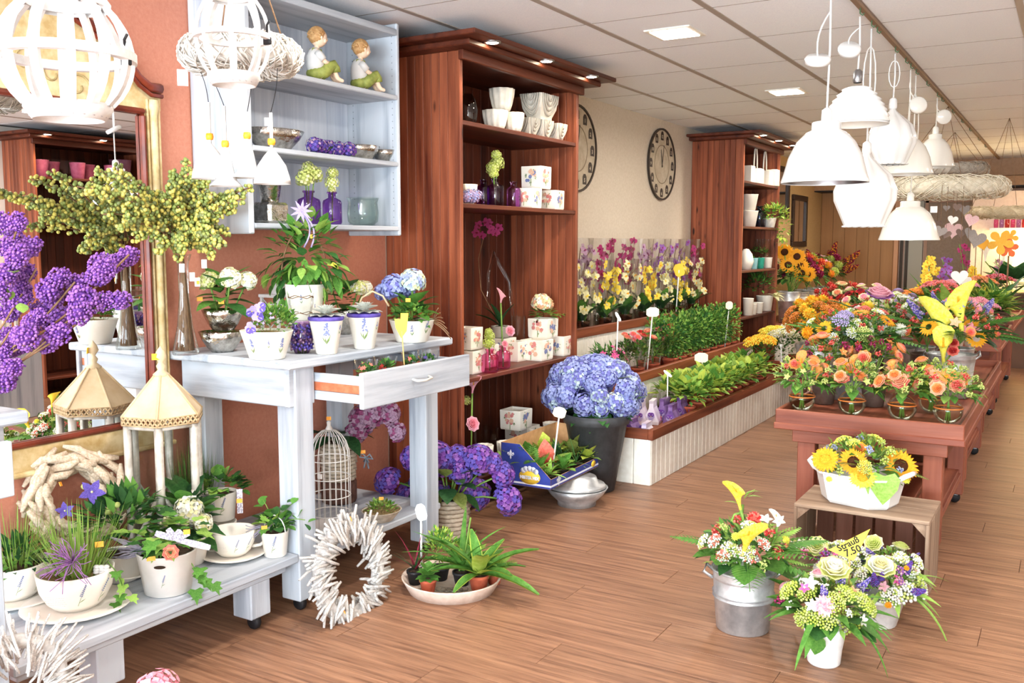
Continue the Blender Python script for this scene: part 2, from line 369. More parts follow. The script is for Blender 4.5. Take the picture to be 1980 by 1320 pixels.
# back of the shop: ochre folding panel, passage, brown door, soffit
PANEL = wood('ochre_panel', '#a8794c', '#bd8c5c', 2, rough=.6, sc=8, rnd=.05)
t = struct(MB().box(-3.2, Y1 - .06, 0, -2.19, Y1 - .005, 2.3, .004).build('trim_1', PANEL))
for k in range(6): MB().box(-3.19 + k * .166, Y1 - .075, .02, -3.19 + k * .166 + .16, Y1 - .06, 2.28, .003).build('panel_board', PANEL, t)
struct(MB().box(-2.19, Y1 - .09, 0, -2.13, Y1 - .004, 2.3, .004).build('trim_2', mat('pale_jamb', '#e0a577', rough=.5)))
d1 = struct(MB().box(-2.05, Y1 - .05, 0, -1.82, Y1 - .004, 2.05, .004).build('door_1', mat('grey_green_door', '#b9b3a0', rough=.5)))
for k in range(2): MB().box(-2.11 + k * .07, Y1 - .07, 0, -2.07 + k * .07, Y1 - .05, 2.1).build('glass_strip', mat('dark_glass_strip', '#4c4238', rough=.15), d1)
d2 = struct(MB().box(-1.8, Y1 - .06, 0, -1.18, Y1 - .004, 2.02, .004).build('door_2', mat('brown_grey_door', '#8e7358', '#9a7f64', rough=.5)))
MB().box(-1.8, Y1 - .08, 0, -1.76, Y1 - .06, 2.06).box(-1.18, Y1 - .08, 0, -1.15, Y1 - .06, 2.06).box(-1.8, Y1 - .08, 2.02, -1.15, Y1 - .06, 2.06).build('door_frame', mat('door_frame_brown', '#b1876a', rough=.5), d2)
MB().box(-1.74, Y1 - .08, .95, -1.7, Y1 - .06, 1.2, .004).build('handle_plate', STEEL, d2)
MB().tube([(-1.72, Y1 - .07, 1.12), (-1.72, Y1 - .11, 1.12), (-1.62, Y1 - .11, 1.12)], .009).build('handle', STEEL, d2)
struct(MB().box(WX, Y1 - .5, 2.33, RX, Y1 - .11, H, .004).build('trim_3', mat('soffit_brown', '#a98668', '#b49275', rough=.7)))
struct(MB().box(WX, Y1 - .52, 2.2, RX, Y1 - .11, 2.325, .004).build('trim_4', mat('soffit_tan', '#b98e68', '#c49a74', rough=.7)))
struct(MB().box(WX, Y1 - .53, 2.185, RX, Y1 - .11, 2.2).build('trim_5', BLACK))
# ================================================================ tall dark cabinets
DARK_SHADED = [wood('shaded_dark_cherry_%s' % 'xyz'[a], '#34120a', '#6e3520', a, rough=.45, sc=14, rnd=.2, lo=.3, hi=.72, knots='#1d0804') for a in range(3)]  # copy of DARK with the interior's shade painted in; dark cornice shares it
SPOT = mat('spot_glow', '#fff0cf', emit=30)
def cabinet(label, xb, xf, ya, yb, shelves, spots=3, sides=9, backs=14, side_parts=True):
    """open cabinet standing with its back at xb, front at xf; boards, shelves, cornice with spots"""
    s = 1 if xf > xb else -1
    t = thing('display_cabinet', label, 'cabinet', (xb, ya, 0)); D = abs(xf - xb); Lh = yb - ya; top = 2.43
    X = lambda v: s * v
    e = .004
    if not hasattr(cabinet, 'm'): cabinet.m = {}
    n = sides; w = (D - .03) / n
    for side in (0, Lh - .022):
        me = MB().box(0, 0, .0, w - .0015, .022, top, .0022).mesh('side_board', DARK[2])
        for k in range(n): put('side_board', me, t, (X(e + k * w) - (0 if s > 0 else w), side, 0))
        MB().box(X(D - .03), side - .003, 0, X(D), side + .025, top, .004).build('front_post', DARK[2], t)
    w = (Lh - .05) / backs; me = MB().box(0, 0, 0, .012, w - .002, top, .002).mesh('back_board', DARK_SHADED[2])
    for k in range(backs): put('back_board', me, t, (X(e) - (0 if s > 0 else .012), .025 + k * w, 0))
    for z in shelves: MB().box(X(.018), .025, z - .024, X(D - .005), Lh - .025, z, .003).build('shelf', DARK_SHADED[1], t)
    MB().box(X(.018), .025, top - .03, X(D - .005), Lh - .025, top - .003).build('top_panel', DARK_SHADED[1], t)
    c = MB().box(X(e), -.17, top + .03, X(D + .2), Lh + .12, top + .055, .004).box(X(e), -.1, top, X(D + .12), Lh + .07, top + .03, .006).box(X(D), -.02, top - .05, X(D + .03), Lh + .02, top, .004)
    c = c.build('cornice', DARK_SHADED[1], t)
    sm = MB().lathe([(.034, 0), (.03, -.006), (.0, -.007)], 14).mesh('spot_light', SPOT)
    rm = MB().lathe([(.044, .001), (.044, -.004), (.034, -.006), (.034, 0)], 14).mesh('spot_ring', STEEL)
    for k in range(spots):
        y = .05 + (Lh - .2) * k / (spots - 1); p = (X(D + .16), y, top + .03)
        q = put('spot_ring', rm, t, p); put('spot_light', sm, q)
        l = bpy.data.lights.new('spot_lamp', 'SPOT'); l.energy = 9; l.spot_size = math.radians(110); l.spot_blend = .6; l.shadow_soft_size = .03; l.color = (1, .8, .55)
        o = bpy.data.objects.new('spot_lamp', l); COL.objects.link(o); o.parent = t; o.location = (p[0], p[1], p[2] - .02)
    return t
C1X, C1A, C1B = -2.706, 3.985, 5.30
SH1 = [.19, .75, 1.668, 2.088]
cabinet('tall cherry-stained display cabinet left of the round clocks, with ridged pots on top shelf', WX, C1X, C1A, C1B, SH1)
C2X, C2A, C2B = -2.69, 8.65, 9.9
SH2 = [.3, .756, 1.207, 1.626, 2.052]
cabinet('tall dark cabinet further back, beside sunflowers and narrow wall mirrors', WX, C2X, C2A, C2B, SH2)
cabinet('dark cabinet with pink pots seen reflected in the wall mirror', RX, 1.95, 5.2, 6.55, SH1)
# ================================================================ stepped planter bench
BW = .075
bt = thing('stepped_plant_bench', 'long stepped cream plant bench with brown rails along the beige wall', 'bench', (0, 0, 0))
bxf, bya, byb = -2.13, 5.17, 8.62
def grooves(X, ya, yb, z0, z1, name='front_board'):
    me = MB().box(-.012, .0015, z0, 0, BW - .0015, z1, .0035).mesh(name, CREAM); n = int((yb - ya) / BW)
    for k in range(n): put(name, me, bt, (X, ya + k * BW, 0))
TZ = [.30, .53, .84]; TXF = [bxf, -2.53, -2.87]; TYA = [bya, 5.34, 5.34]
for i in range(3):
    x1 = TXF[i]; xb = TXF[i + 1] if i < 2 else WX + .004
    ye = byb if i else 9.35
    grooves(x1, TYA[i], ye, 0 if i == 0 else TZ[i - 1] - .01, TZ[i] - .015)
    MB().box(xb - (.012 if i < 2 else 0), TYA[i], TZ[i] - .045, x1 - .014, ye, TZ[i] - .03).build('shelf', TRAY[1], bt)
    MB().box(x1 - .022, TYA[i] - .014, TZ[i] - .02, x1 + .012, ye, TZ[i] + .045, .003).build('rail', DARK[1], bt)
me = MB().box(.0015, -.012, 0, .112, 0, TZ[0] - .015, .0035).mesh('end_board', CREAM)
for k in range(4): put('end_board', me, bt, (bxf - .114 * (k + 1), bya, 0))
MB().box(TXF[1] - .06, bya - .014, TZ[0] - .02, bxf - .022, bya + .012, TZ[0] + .045, .003).build('rail', DARK[0], bt)
MB().box(bxf - .45, bya + .0, .0, bxf - .02, bya + .02, TZ[0] - .02).build('end_panel', CREAM, bt)
# a second bench behind the far cabinet
b2 = thing('plant_bench', 'cream and brown plant bench beyond the far cabinet under flower buckets', 'bench')
me = MB().box(-.012, .0015, 0, 0, BW - .0015, .55, .0035).mesh('front_board', CREAM)
for k in range(44): put('front_board', me, b2, (-2.55, 9.98 + k * BW, 0))
MB().box(-3.18, 9.98, .53, -2.55, 13.3, .56).build('shelf', TRAY[1], b2)
MB().box(-2.565, 9.97, .555, -2.53, 13.3, .64, .003).build('rail', DARK[1], b2)
MB().box(-3.18, 9.97, 0, -2.563, 9.985, .58).build('end_panel', CREAM, b2)
# ================================================================ white furniture on the left
def wheels(t, pts):
    me = MB(); me.M = Matrix.Rotation(math.pi / 2, 4, 'X'); me.lathe([(0, -.012), (.026, -.012), (.03, -.006), (.03, .006), (.026, .012), (0, .012)], 14); me.M = None
    me = me.mesh('caster_wheel', BLACK)
    fk = MB().box(-.012, -.016, .0, .012, .016, .03, .003).mesh('caster_fork', STEEL)
    for x, y in pts:
        w = put('caster_wheel', me, t, (x, y, .03)); put('caster_fork', fk, w, (.008, 0, .012))
def white_table(label, x0, x1, y0, y1, top=1.02, drawer=None, leg=.1, under=None, dpull=.26):
    t = thing('console_table', label, 'table', (0, 0, 0))
    MB().box(x0, y0, top - .034, x1, y1, top, .006).build('table_top', WHITE[1], t)
    a = .07
    for x in (x0 + .03, x1 - a - leg + .03):
        for y in (y0 + a, y1 - a - leg): MB().box(x, y, .055, x + leg, y + leg, top - .034, .005).build('leg', WHITE[2], t)
    ap = top - .185
    MB().box(x0 + .03, y0 + .045, ap, x1 - .05, y0 + .07, top - .034, .004).build('apron_panel', WHITE[0], t)
    MB().box(x0 + .03, y1 - .07, ap, x1 - .05, y1 - .045, top - .034, .004).build('apron_panel', WHITE[0], t)
    dy0, dy1 = drawer
    MB().box(x1 - .075, y0 + .043, ap - .002, x1 - .046, dy0, top - .034, .004).build('apron_panel', WHITE[1], t)
    MB().box(x1 - .075, dy1, ap - .002, x1 - .046, y1 - .043, top - .034, .004).build('apron_panel', WHITE[1], t)
    wheels(t, [(x, y) for x in (x0 + .08, x1 - a - leg / 2 + .03) for y in (y0 + a + leg / 2, y1 - a - leg / 2)])
    # drawer, pulled out
    xf = x1 - .05 + dpull
    d = MB().box(xf - .022, dy0 - .01, ap - .005, xf, dy1 + .015, top - .05, .003).build('drawer', WHITE[1], t, label='white washed drawer front, pulled out')
    for y in (dy0 + .005, dy1 - .02):
        for z in (ap + .012, ap + .083): MB().box(xf - dpull - .2, y, z, xf - .022, y + .014, z + .036, .002).build('drawer_side', WHITE[0], d)
        MB().box(xf - dpull - .2, y + .002, ap + .05, xf - .022, y + .012, ap + .083).build('drawer_runner', mat('bare_pine', '#b5613f', '#c87a55', rough=.6), d)
    MB().box(xf - dpull - .2, dy0 + .02, ap + .01, xf - .022, dy1 - .02, ap + .018).build('drawer_bottom', WHITE[0], d)
    ym = (dy0 + dy1) / 2
    MB().tube([(xf + .001, ym - .055, ap + .075), (xf + .022, ym - .05, ap + .07), (xf + .026, ym, ap + .066), (xf + .022, ym + .05, ap + .07), (xf + .001, ym + .055, ap + .075)], .0055, 8).build('handle', mat('porcelain_handle', '#d9d4cc', rough=.25), d)
    if under:
        MB().box(x0 + .02, y0 + a + .01, under - .03, x1 - .043, y1 - a + .02, under, .005).build('lower_shelf', WHITE[1], t)
    return t
TT = 1.02
tb = white_table('whitewashed console table with pulled-out drawer, flower pots on top', WX + .015, -2.5, 2.53, 3.61, TT, (2.715, 3.42), under=.225)
white_table('whitewashed table cut off at the left edge, holding the lilac vase', WX + .6, -2.36, .35, 1.43, TT, (.5, 1.3), dpull=.16)
lb = thing('low_bench', 'long low whitewashed bench on casters crowded with cups and plants', 'bench')
LBZ = .252
for k in range(3): MB().box(-3.12 + k * .195, 1.45, LBZ - .032, -3.12 + (k + 1) * .195 - .002, 2.595, LBZ, .004).build('top_board', WHITE[1], lb)
MB().box(-2.60, 1.47, LBZ - .06, -2.56, 2.55, LBZ - .032, .004).build('apron', WHITE[1], lb)
MB().box(-3.08, 1.47, LBZ - .06, -3.04, 2.55, LBZ - .032, .004).build('apron', WHITE[1], lb)
for x in (-3.06, -2.665):
    for y in (1.73, 2.37): MB().box(x, y, .055, x + .1, y + .1, LBZ - .055, .005).build('leg', WHITE[2], lb)
wheels(lb, [(x + .06, y + .05) for x in (-3.06, -2.665) for y in (1.73, 2.37)])
# ---- wall shelf
SX, SYA, SYB, SZA, SZB = -2.87, 2.735, 3.68, 1.50, 2.49
ws = thing('wall_shelf', 'white open wall shelf with seated figurines, bowls and purple bottles', 'shelf')
SHW = [1.545, 1.858, 2.178]
MB().box(WX + .003, SYA - .03, SZA, SX, SYA, SZB + .05, .005).build('side_panel', WHITE[2], ws)
sp = MB().box(WX + .003, SYB, SZA, SX, SYB + .022, SZB + .03, .005).build('side_panel', WHITE[2], ws)
dots = MB()
for k in range(30):
    for x in (-2.9, -3.15): dots.ball((x, SYB - .0005, SZA + .06 + k * .031), .0028, nu=5, nv=3)
dots.build('peg_holes', mat('peg_hole_grey', '#8b8f96', rough=.7), sp, kind='stuff')
for k in range(6): MB().box(WX + .003, SYA + k * .1575, SZA + .03, WX + .015, SYA + (k + 1) * .1575 - .001, SZB, .001).build('back_board', wood('blue_white_wash', '#aeb9cb', '#dfe5ee', 2, sc=14, rnd=.03), ws)
for z in SHW: MB().box(WX + .015, SYA, z - .022, SX + .002, SYB, z, .004).build('shelf_board', WHITE[1], ws)
MB().box(WX + .003, SYA, SZB - .03, SX + .004, SYB, SZB, .004).build('top_board', WHITE[1], ws)
# ---- mirror
GOLD = mat('antique_cream_gold', '#b79a63', '#d9c59a', rough=.5, scale=14, bump=.15)
MAHO = mat('mahogany', '#5a1f12', '#7d3320', rough=.3, scale=10)
mt = thing('wall_mirror', 'large mirror with carved cream and mahogany frame on terracotta wall', 'mirror', (WX, 0, 0))
my0, my1, mz0, mz1 = 1.35, 2.43, .76, 1.965
MB().box(.02, my0, mz0, .024, my1, mz1).build('mirror_glass', mat('mirror_silver', '#f2f2f2', rough=.0, metal=1, spec=1), mt)
MB().box(.003, my0 - .1, mz0 - .1, .018, my1 + .1, mz1 + .12).build('backing', MAHO, mt)
for (a, b, c, d) in ((my0 - .02, mz0 - .022, my1 + .022, mz0), (my0 - .02, mz1, my1 + .022, mz1 + .022), (my1, mz0, my1 + .022, mz1), (my0 - .022, mz0, my0, mz1)):
    MB().box(.02, a, b, .05, c, d, .008).build('inner_moulding', MAHO, mt)
MB().box(.018, my0 - .1, mz0 - .115, .04, my1 + .1, mz0 - .022, .004).build('lower_panel', GOLD, mt)
MB().box(.018, my0 - .1, mz0 - .125, .055, my1 + .105, mz0 - .105, .006).build('lower_ledge', GOLD, mt)
MB().box(.018, my1 + .022, mz0 - .1, .032, my1 + .1, mz1 + .1, .003).build('side_panel', GOLD, mt)
MB().box(.018, my0 - .1, mz0 - .1, .032, my0 - .022, mz1 + .1, .003).build('side_panel', GOLD, mt)
for y, r in ((my1 + .062, .016), (my1 + .035, .006), (my1 + .088, .006)):
    col = MB().lathe([(r, mz0 - .1), (r, mz1 + .06)] if r < .01 else [(r * 1.25, mz0 - .1), (r, mz0 - .06), (r, 1.2), (r * 1.12, 1.205), (r * 1.12, 1.215), (r, 1.22), (r, 1.75), (r * 1.12, 1.755), (r, 1.77), (r, mz1 + .0), (r * 1.5, mz1 + .03), (r * 1.2, mz1 + .06)], 14, c=(.036, y, 0)).build('column', GOLD, mt)
# crest: shouldered top panel with an arched middle, mahogany cornice following it
yc = (my0 + my1) / 2; pts = []
for k in range(25):
    u = -1 + 2 * k / 24; y = yc + u * (my1 - my0 + .2) / 2; a = abs(u)
    z = mz1 + .10 + (.28 * (1 - min(1, a / .86) ** 2) ** .8 if a < .86 else 0)
    pts.append((y, z))
cr = MB(); n = len(pts); v = [(.018, y, mz1 + .022) for y, z in pts] + [(.018, y, z) for y, z in pts] + [(.034, y, mz1 + .022) for y, z in pts] + [(.034, y, z) for y, z in pts]
f = []
for k in range(n - 1): f += [(2 * n + k, 2 * n + k + 1, 3 * n + k + 1, 3 * n + k), (n + k, n + k + 1, 3 * n + k + 1, 3 * n + k), (k, k + 1, n + k + 1, n + k)]
cr.add(v, f, 0, False); cr = cr.build('crest_panel', GOLD, mt)
MB().tube([(.04, y, z + .008) for y, z in pts], .02, 8).build('crest_cornice', MAHO, mt)
MB().tube([(.048, y, z - .022) for y, z in pts], .009, 6).build('crest_bead', MAHO, mt)
for s in (-1, 1):
    for q in range(3):
        MB().tube([(.036, yc + s * (.08 + q * .1 + .05 * math.cos(a) * (1 - a / 9)), mz1 + .13 - q * .03 + .05 * math.sin(a) * (1 - a / 9)) for a in [k * .5 for k in range(14)]], .004, 5).build('scroll_carving', mat('worn_gilt', '#8f7b4d', '#b7a474', rough=.5), cr)
# ================================================================ brown tray tables in the middle
def tray_table(label, x0, x1, y0, y1, z=.62, leg=.085, lower=.2, rim=.05):
    t = thing('tray_table', label, 'table'); b = 1
    MB().box(x0 + .02, y0 + .02, z - .03, x1 - .02, y1 - .02, z - .012).build('tray_bottom', TRAY[1], t)
    for (a, b_, c, d, w) in ((x0, y0, x1, y0 + .02, 0), (x0, y1 - .02, x1, y1, 0), (x0, y0 + .02, x0 + .02, y1 - .02, 1), (x1 - .02, y0 + .02, x1, y1 - .02, 1)):
        MB().box(a, b_, z - .038, c, d, z + rim - .018, .004).build('tray_rim', TRAY[w], t)
        e = .006; MB().box(a - (e if a == x0 else -0), b_ - (e if b_ == y0 else 0), z - .066, c + (e if c == x1 else 0), d + (e if d == y1 else 0), z - .034, .004).build('rim_strip', TRAY[w], t)
    i = .07
    for y in (y0 + .06, y1 - .085): MB().box(x0 + i, y, z - .135, x1 - i, y + .025, z - .04, .003).build('apron', TRAY[0], t)
    for x in (x0 + i + .0, x1 - i - .025): MB().box(x, y0 + .085, z - .135, x + .025, y1 - .085, z - .04, .003).build('apron', TRAY[1], t)
    for x in (x0 + .09, x1 - .09 - leg):
        for y in (y0 + .09, y1 - .09 - leg): MB().box(x, y, .055, x + leg, y + leg, z - .04, .004).build('leg', TRAY[2], t)
    for k in range(5):
        w = (x1 - x0 - .2) / 5; MB().box(x0 + .1 + k * w, y0 + .1, lower - .02, x0 + .1 + (k + 1) * w - .012, y1 - .1, lower, .002).build('lower_slat', TRAY[1], t)
    for x in (x0 + .1, x1 - .13): MB().box(x, y0 + .18, lower - .06, x + .03, y1 - .18, lower - .02, .003).build('stretcher', TRAY[1], t)
    wheels(t, [(x + leg / 2, y + leg / 2) for x in (x0 + .09, x1 - .09 - leg) for y in (y0 + .09, y1 - .09 - leg)])
    return t
TZ1 = .62
tray_table('reddish-brown wooden tray table with round glass vases at its front edge', -1.225, -.382, 4.55, 5.86, TZ1)
tray_table('reddish-brown wooden tray table just behind the one with round glass vases', -1.25, -.40, 5.95, 7.25, TZ1)
TZ2 = .74
tray_table('third wooden tray table in the row, taller, carrying leafy baskets', -1.3, -.43, 7.6, 9.0, TZ2)
tray_table('farthest wooden table of the row, below the hanging hearts', -1.3, -.44, 9.4, 11.4, TZ2)
# ================================================================ plant kit
pi = math.pi
_LM = {}
def leafmesh(kind, g):
    k = (kind, g)
    if k in _LM: return _LM[k]
    b = MB(); m = G[g] if g in G else P[g]; o = (0, 0, 0); d = (0, 1, 0); up = (0, 0, 1)
    if kind == 'ovate': b.leaf(o, d, up, 1, .6, .22, .2, seg=5, wid=lambda t: math.sin(pi * t ** .75) ** .9)
    elif kind == 'round': b.leaf(o, d, up, 1, .9, .15, .2, seg=5, wid=lambda t: math.sin(pi * t ** .85) ** .6)
    elif kind == 'lance': b.leaf(o, d, up, 1, .26, .28, .3, seg=5, wid=lambda t: math.sin(pi * t ** .7))
    elif kind == 'strap': b.leaf(o, d, up, 1, .11, .55, .5, seg=8, wid=lambda t: (1 - t) ** .45 if t > .1 else .75)
    elif kind == 'broadstrap': b.leaf(o, d, up, 1, .26, .35, .35, seg=6, wid=lambda t: math.sin(pi * min(1, t * .85 + .12)) ** .6)
    elif kind == 'grass': b.leaf(o, d, up, 1, .05, .35, .3, seg=4, wid=lambda t: 1 - t)
    elif kind == 'spoon': b.leaf(o, d, up, 1, .5, .1, .35, seg=4, wid=lambda t: math.sin(pi * t ** 1.6) ** .8 if t < 1 else 0)
    elif kind == 'heart':
        pts = [(0, 0), (.3, -.12), (.46, .12), (.4, .45), (.2, .75), (0, 1.)]
        v = [(x, y, .22 * abs(x) - .2 * y * y) for x, y in pts] + [(-x, y, .22 * abs(x) - .2 * y * y) for x, y in pts[1:-1]] + [(0, .4, -.03)]
        r = [0, 1, 2, 3, 4, 5, 9, 8, 7, 6]; b.add(v, [(10, r[i], r[(i + 1) % 10]) for i in range(10)], 0)
    elif kind == 'ivy':
        pts = [(0, 0), (.28, -.1), (.52, .1), (.3, .35), (.36, .62), (.13, .62), (0, 1), (-.13, .62), (-.36, .62), (-.3, .35), (-.52, .1), (-.28, -.1)]
        v = [(x, y, .12 * abs(x) - .15 * y * y) for x, y in pts] + [(0, .35, -.02)]
        b.add(v, [(12, i, (i + 1) % 12) for i in range(12)], 0)
    elif kind == 'fern':
        n = 13; b.tube([(0, t, -.3 * t * t) for t in (0, .33, .66, 1)], .008, 3, cap=False)
        for i in range(1, n + 1):
            t = i / (n + .6); L = .3 * math.sin(pi * (1 - t) ** .8 * .75 + .1)
            for s in (-1, 1): b.leaf((0, t, -.3 * t * t), (s, .45, -.1), (0, 0, 1), L, L * .3, .15, .1, seg=2)
    elif kind == 'palm':
        for i in range(7):
            a = (i - 3) * .42; b.leaf((0, .1, 0), (math.sin(a), math.cos(a), 0), up, .8, .15, .3, .3, seg=3, wid=lambda t: math.sin(pi * t ** .7))
    me = b.mesh('leaf', m); _LM[k] = me; return me
def addleaf(t, kind, g, p, d, L, up=(0, 0, 1), name='leaf', w=1.):
    return put(name, leafmesh(kind, g), t, M=TRS(p, d, up, (L * w, L, L)))
def dirs(n, tilt0, tilt1, r=RND, twist=2.4):
    """n outward directions, tilt measured up from the horizon"""
    out = []
    for i in range(n):
        a = i * twist + r.uniform(-.3, .3); e = tilt0 + (tilt1 - tilt0) * ((i + .5) / n) + r.uniform(-.1, .1)
        out.append(Vector((math.cos(a) * math.cos(e), math.sin(a) * math.cos(e), math.sin(e))))
    return out
_BM = {}
def cached(f):
    def g(*a):
        k = (f.__name__,) + a
        if k not in _BM: _BM[k] = f(*a)
        return _BM[k]
    return g
def mats_of(cols): return [P[c] if c in P else G[c] for c in cols]
def floret(b, p, n, s, mi, k=4):
    R = frame(n.orthogonal(), n); a0 = RND.uniform(0, 1.6)
    for q in range(k):
        a = a0 + q * 2 * pi / k; d = R @ Vector((math.cos(a), math.sin(a), .25))
        b.tri(p, d, n, s * .62, s * .62, mi, .12)
@cached
def hydrangea(cols, n=120, fs=.33):
    b = MB(); r = random.Random(sum(map(ord, ''.join(cols))))
    for i in range(n):
        z = 1 - 1.55 * (i + .5) / n; a = i * 2.39996; q = math.sqrt(max(0, 1 - z * z)); d = Vector((q * math.cos(a), q * math.sin(a), z))
        floret(b, d * r.uniform(.86, 1.02), (d + sph(r) * .3).normalized(), fs * r.uniform(.9, 1.15), r.randrange(len(cols)))
    b.ball((0, 0, 0), .7, 0, 8, 6)
    return b.mesh('flower_head', mats_of(cols))
@cached
def rose(cols, open_=1.):
    """nested wavy cups of petals around a tight heart"""
    b = MB(); n = len(cols)
    for k, (r, h, z0) in enumerate(((.13, .62, .2), (.27, .63, .17), (.42, .62, .12), (.57, .58, .06), (.71, .5, .0), (.84, .36, -.02))):
        q = 3 + k; ph_ = k * 1.1
        b.lathe([(r * .25, z0), (r * .8, z0 + h * .3), (r * .98, z0 + h * .72), (r * (1.03 + .02 * k), z0 + h), (r * (1.08 + .03 * k), z0 + h * .95)], 16 if k > 1 else 9, min(n - 1, max(0, k - 1) * n // 5), fn=lambda a, z: 1 + .11 * math.cos(q * a + ph_) * min(1, max(0, z - z0) / h))
    return b.mesh('rose', mats_of(cols))
@cached
def calla(col):
    b = MB(); n = 12; v = []; f = []
    for i in range(7):
        t = i / 6; r = .06 + .3 * t ** 2.2; z = t * 1.0
        for k in range(n):
            a = 2 * pi * k / n; fl = 1 + (.5 * t ** 3) * max(0, math.cos(a)); dz = .35 * t ** 3 * math.cos(a)
            v.append((r * fl * math.cos(a), r * fl * math.sin(a), z + dz))
    for i in range(6):
        for k in range(n): f.append((i * n + k, i * n + (k + 1) % n, (i + 1) * n + (k + 1) % n, (i + 1) * n + k))
    b.add(v, f, 0); b.tube([(0, 0, .3), (0, 0, .95)], [.05, .03], 6, 1)
    return b.mesh('calla_bloom', [P[col], P['amber']])
@cached
def sunpetals(col, n=22):
    b = MB()
    for ring in (0, 1):
        for k in range(n):
            a = 2 * pi * (k + ring * .5) / n + RND.uniform(-.08, .08); e = .3 - .25 * ring; d = (math.cos(a), math.sin(a), e)
            b.leaf((math.cos(a) * .3, math.sin(a) * .3, 0), d, (0, 0, 1), .72 * RND.uniform(.85, 1.1), .24, .2, .2, 0, 3)
    return b.mesh('petals', P[col])
@cached
def suncentre(col):
    b = MB().lathe([(.42, 0), (.4, .08), (.25, .12), (0, .1)], 14)
    for i in range(36):
        q = .4 * math.sqrt((i + .5) / 36); a = i * 2.4; b.ball((q * math.cos(a), q * math.sin(a), .1), .045, 0, 4, 3)
    return b.mesh('flower_centre', P[col])
@cached
def daisy(col, n=14, w=.26, cup=.2):
    b = MB()
    for k in range(n):
        a = 2 * pi * k / n; b.leaf((math.cos(a) * .1, math.sin(a) * .1, 0), (math.cos(a), math.sin(a), cup), (0, 0, 1), .9, w, .1, .1, 0, 2, wid=lambda t: math.sin(pi * min(.9, t * .8 + .1)))
    b.ball((0, 0, .06), .2, 1, 6, 4, (1, 1, .5)); return b.mesh('daisy_bloom', [P[col], P['amber']])
@cached
def mum(cols, n=46):
    b = MB()
    for i in range(n):
        z = 1 - 1.15 * (i + .5) / n; a = i * 2.4; q = math.sqrt(max(0, 1 - z * z)); d = Vector((q * math.cos(a), q * math.sin(a), z))
        b.tri(d * .35, d, (0, 0, 1), .62, .36, i % len(cols), .25)
    b.ball((0, 0, 0), .5, 0, 6, 5); return b.mesh('chrysanthemum', mats_of(cols))
@cached
def pansy(c1, c2):
    b = MB()
    for a, L, m in ((pi / 2 + .5, 1, 0), (pi / 2 - .5, 1, 0), (.15, .85, 1), (pi - .15, .85, 1), (-pi / 2, 1., 1)):
        b.leaf((0, 0, .02 * L), (math.cos(a), math.sin(a), .15), (0, 0, 1), L, 1.05, .12, .1, m, 3, wid=lambda t: math.sin(pi * min(.86, t * .75 + .12)) ** .7)
    b.ball((0, 0, .05), .12, 2, 5, 4); return b.mesh('pansy_bloom', [P[c1], P[c2], P['yellow']])
@cached
def orchid(c1, c2):
    b = MB()
    for a, L, w in ((pi / 2, .9, .6), (.2, 1, .95), (pi - .2, 1, .95), (-.95, .85, .5), (pi + .95, .85, .5)):
        b.leaf((0, 0, 0), (math.cos(a), math.sin(a), .12), (0, 0, 1), L, w, .1, .1, 0, 3, wid=lambda t: math.sin(pi * min(.9, t * .8 + .12)) ** .7)
    b.leaf((0, 0, .05), (0, -1, .5), (0, 0, 1), .55, .45, .1, .4, 1, 3); b.ball((0, 0, .1), .13, 1, 5, 4)
    return b.mesh('orchid_bloom', [P[c1], P[c2]])
@cached
def starflower(col, n=5):
    b = MB()
    for k in range(n):
        a = 2 * pi * k / n; b.leaf((0, 0, 0), (math.cos(a), math.sin(a), .5), (0, 0, 1), 1, .62, .15, .2, 0, 3)
    b.ball((0, 0, .2), .1, 1, 5, 4); return b.mesh('star_bloom', [P[col], P['cream']])
@cached
def berries(cols, n=26, rr=.2):
    b = MB(); r = random.Random(n)
    for i in range(n):
        p = sph(r) * r.uniform(.4, 1); b.ball(p, rr * r.uniform(.8, 1.2), r.randrange(len(cols)), 6, 4)
    return b.mesh('berry_cluster', mats_of(cols))
@cached
def umbel(cols, n=60, flat=.45):
    b = MB(); r = random.Random(n)
    for i in range(n):
        q = math.sqrt((i + .5) / n); a = i * 2.4; p = (q * math.cos(a), q * math.sin(a), flat * (1 - q * q) + r.uniform(-.05, .05))
        b.ball(p, .13 * r.uniform(.8, 1.2), r.randrange(len(cols)), 5, 3)
        if i % 5 == 0: b.tube([(0, 0, -.7), p], .02, 3, len(cols), cap=False)
    return b.mesh('umbel', mats_of(cols) + [STEM])
@cached
def panicle(cols, n=130, taper=1.):
    """cone of tiny florets along +Z, one unit long"""
    b = MB(); r = random.Random(n)
    for i in range(n):
        t = (i + .5) / n; q = .26 * (1 - taper * t * .75); a = i * 2.4; d = Vector((math.cos(a), math.sin(a), .3)).normalized()
        p = Vector((q * math.cos(a), q * math.sin(a), t)) * r.uniform(.9, 1.05)
        b.ball(p, .062 * r.uniform(.8, 1.2), r.randrange(len(cols)), 4, 3)
    b.tube([(0, 0, -.3), (0, 0, .9)], .03, 4, len(cols)); return b.mesh('flower_spike', mats_of(cols) + [STEM])
@cached
def lilac(cols, n=110):
    b = MB(); r = random.Random(n)
    for i in range(n):
        t = (i + .5) / n; q = .42 * math.sin(pi * (t * .85 + .12)) ** .7; a = i * 2.4
        p = Vector((q * math.cos(a), q * math.sin(a), t * .95)) * r.uniform(.85, 1.08); d = Vector((math.cos(a), math.sin(a), .5))
        b.ball(p, .07 * r.uniform(.7, 1.3), r.randrange(len(cols)), 4, 3)
    b.ball((0, 0, .45), .3, 0, 6, 5); return b.mesh('lilac_panicle', mats_of(cols))
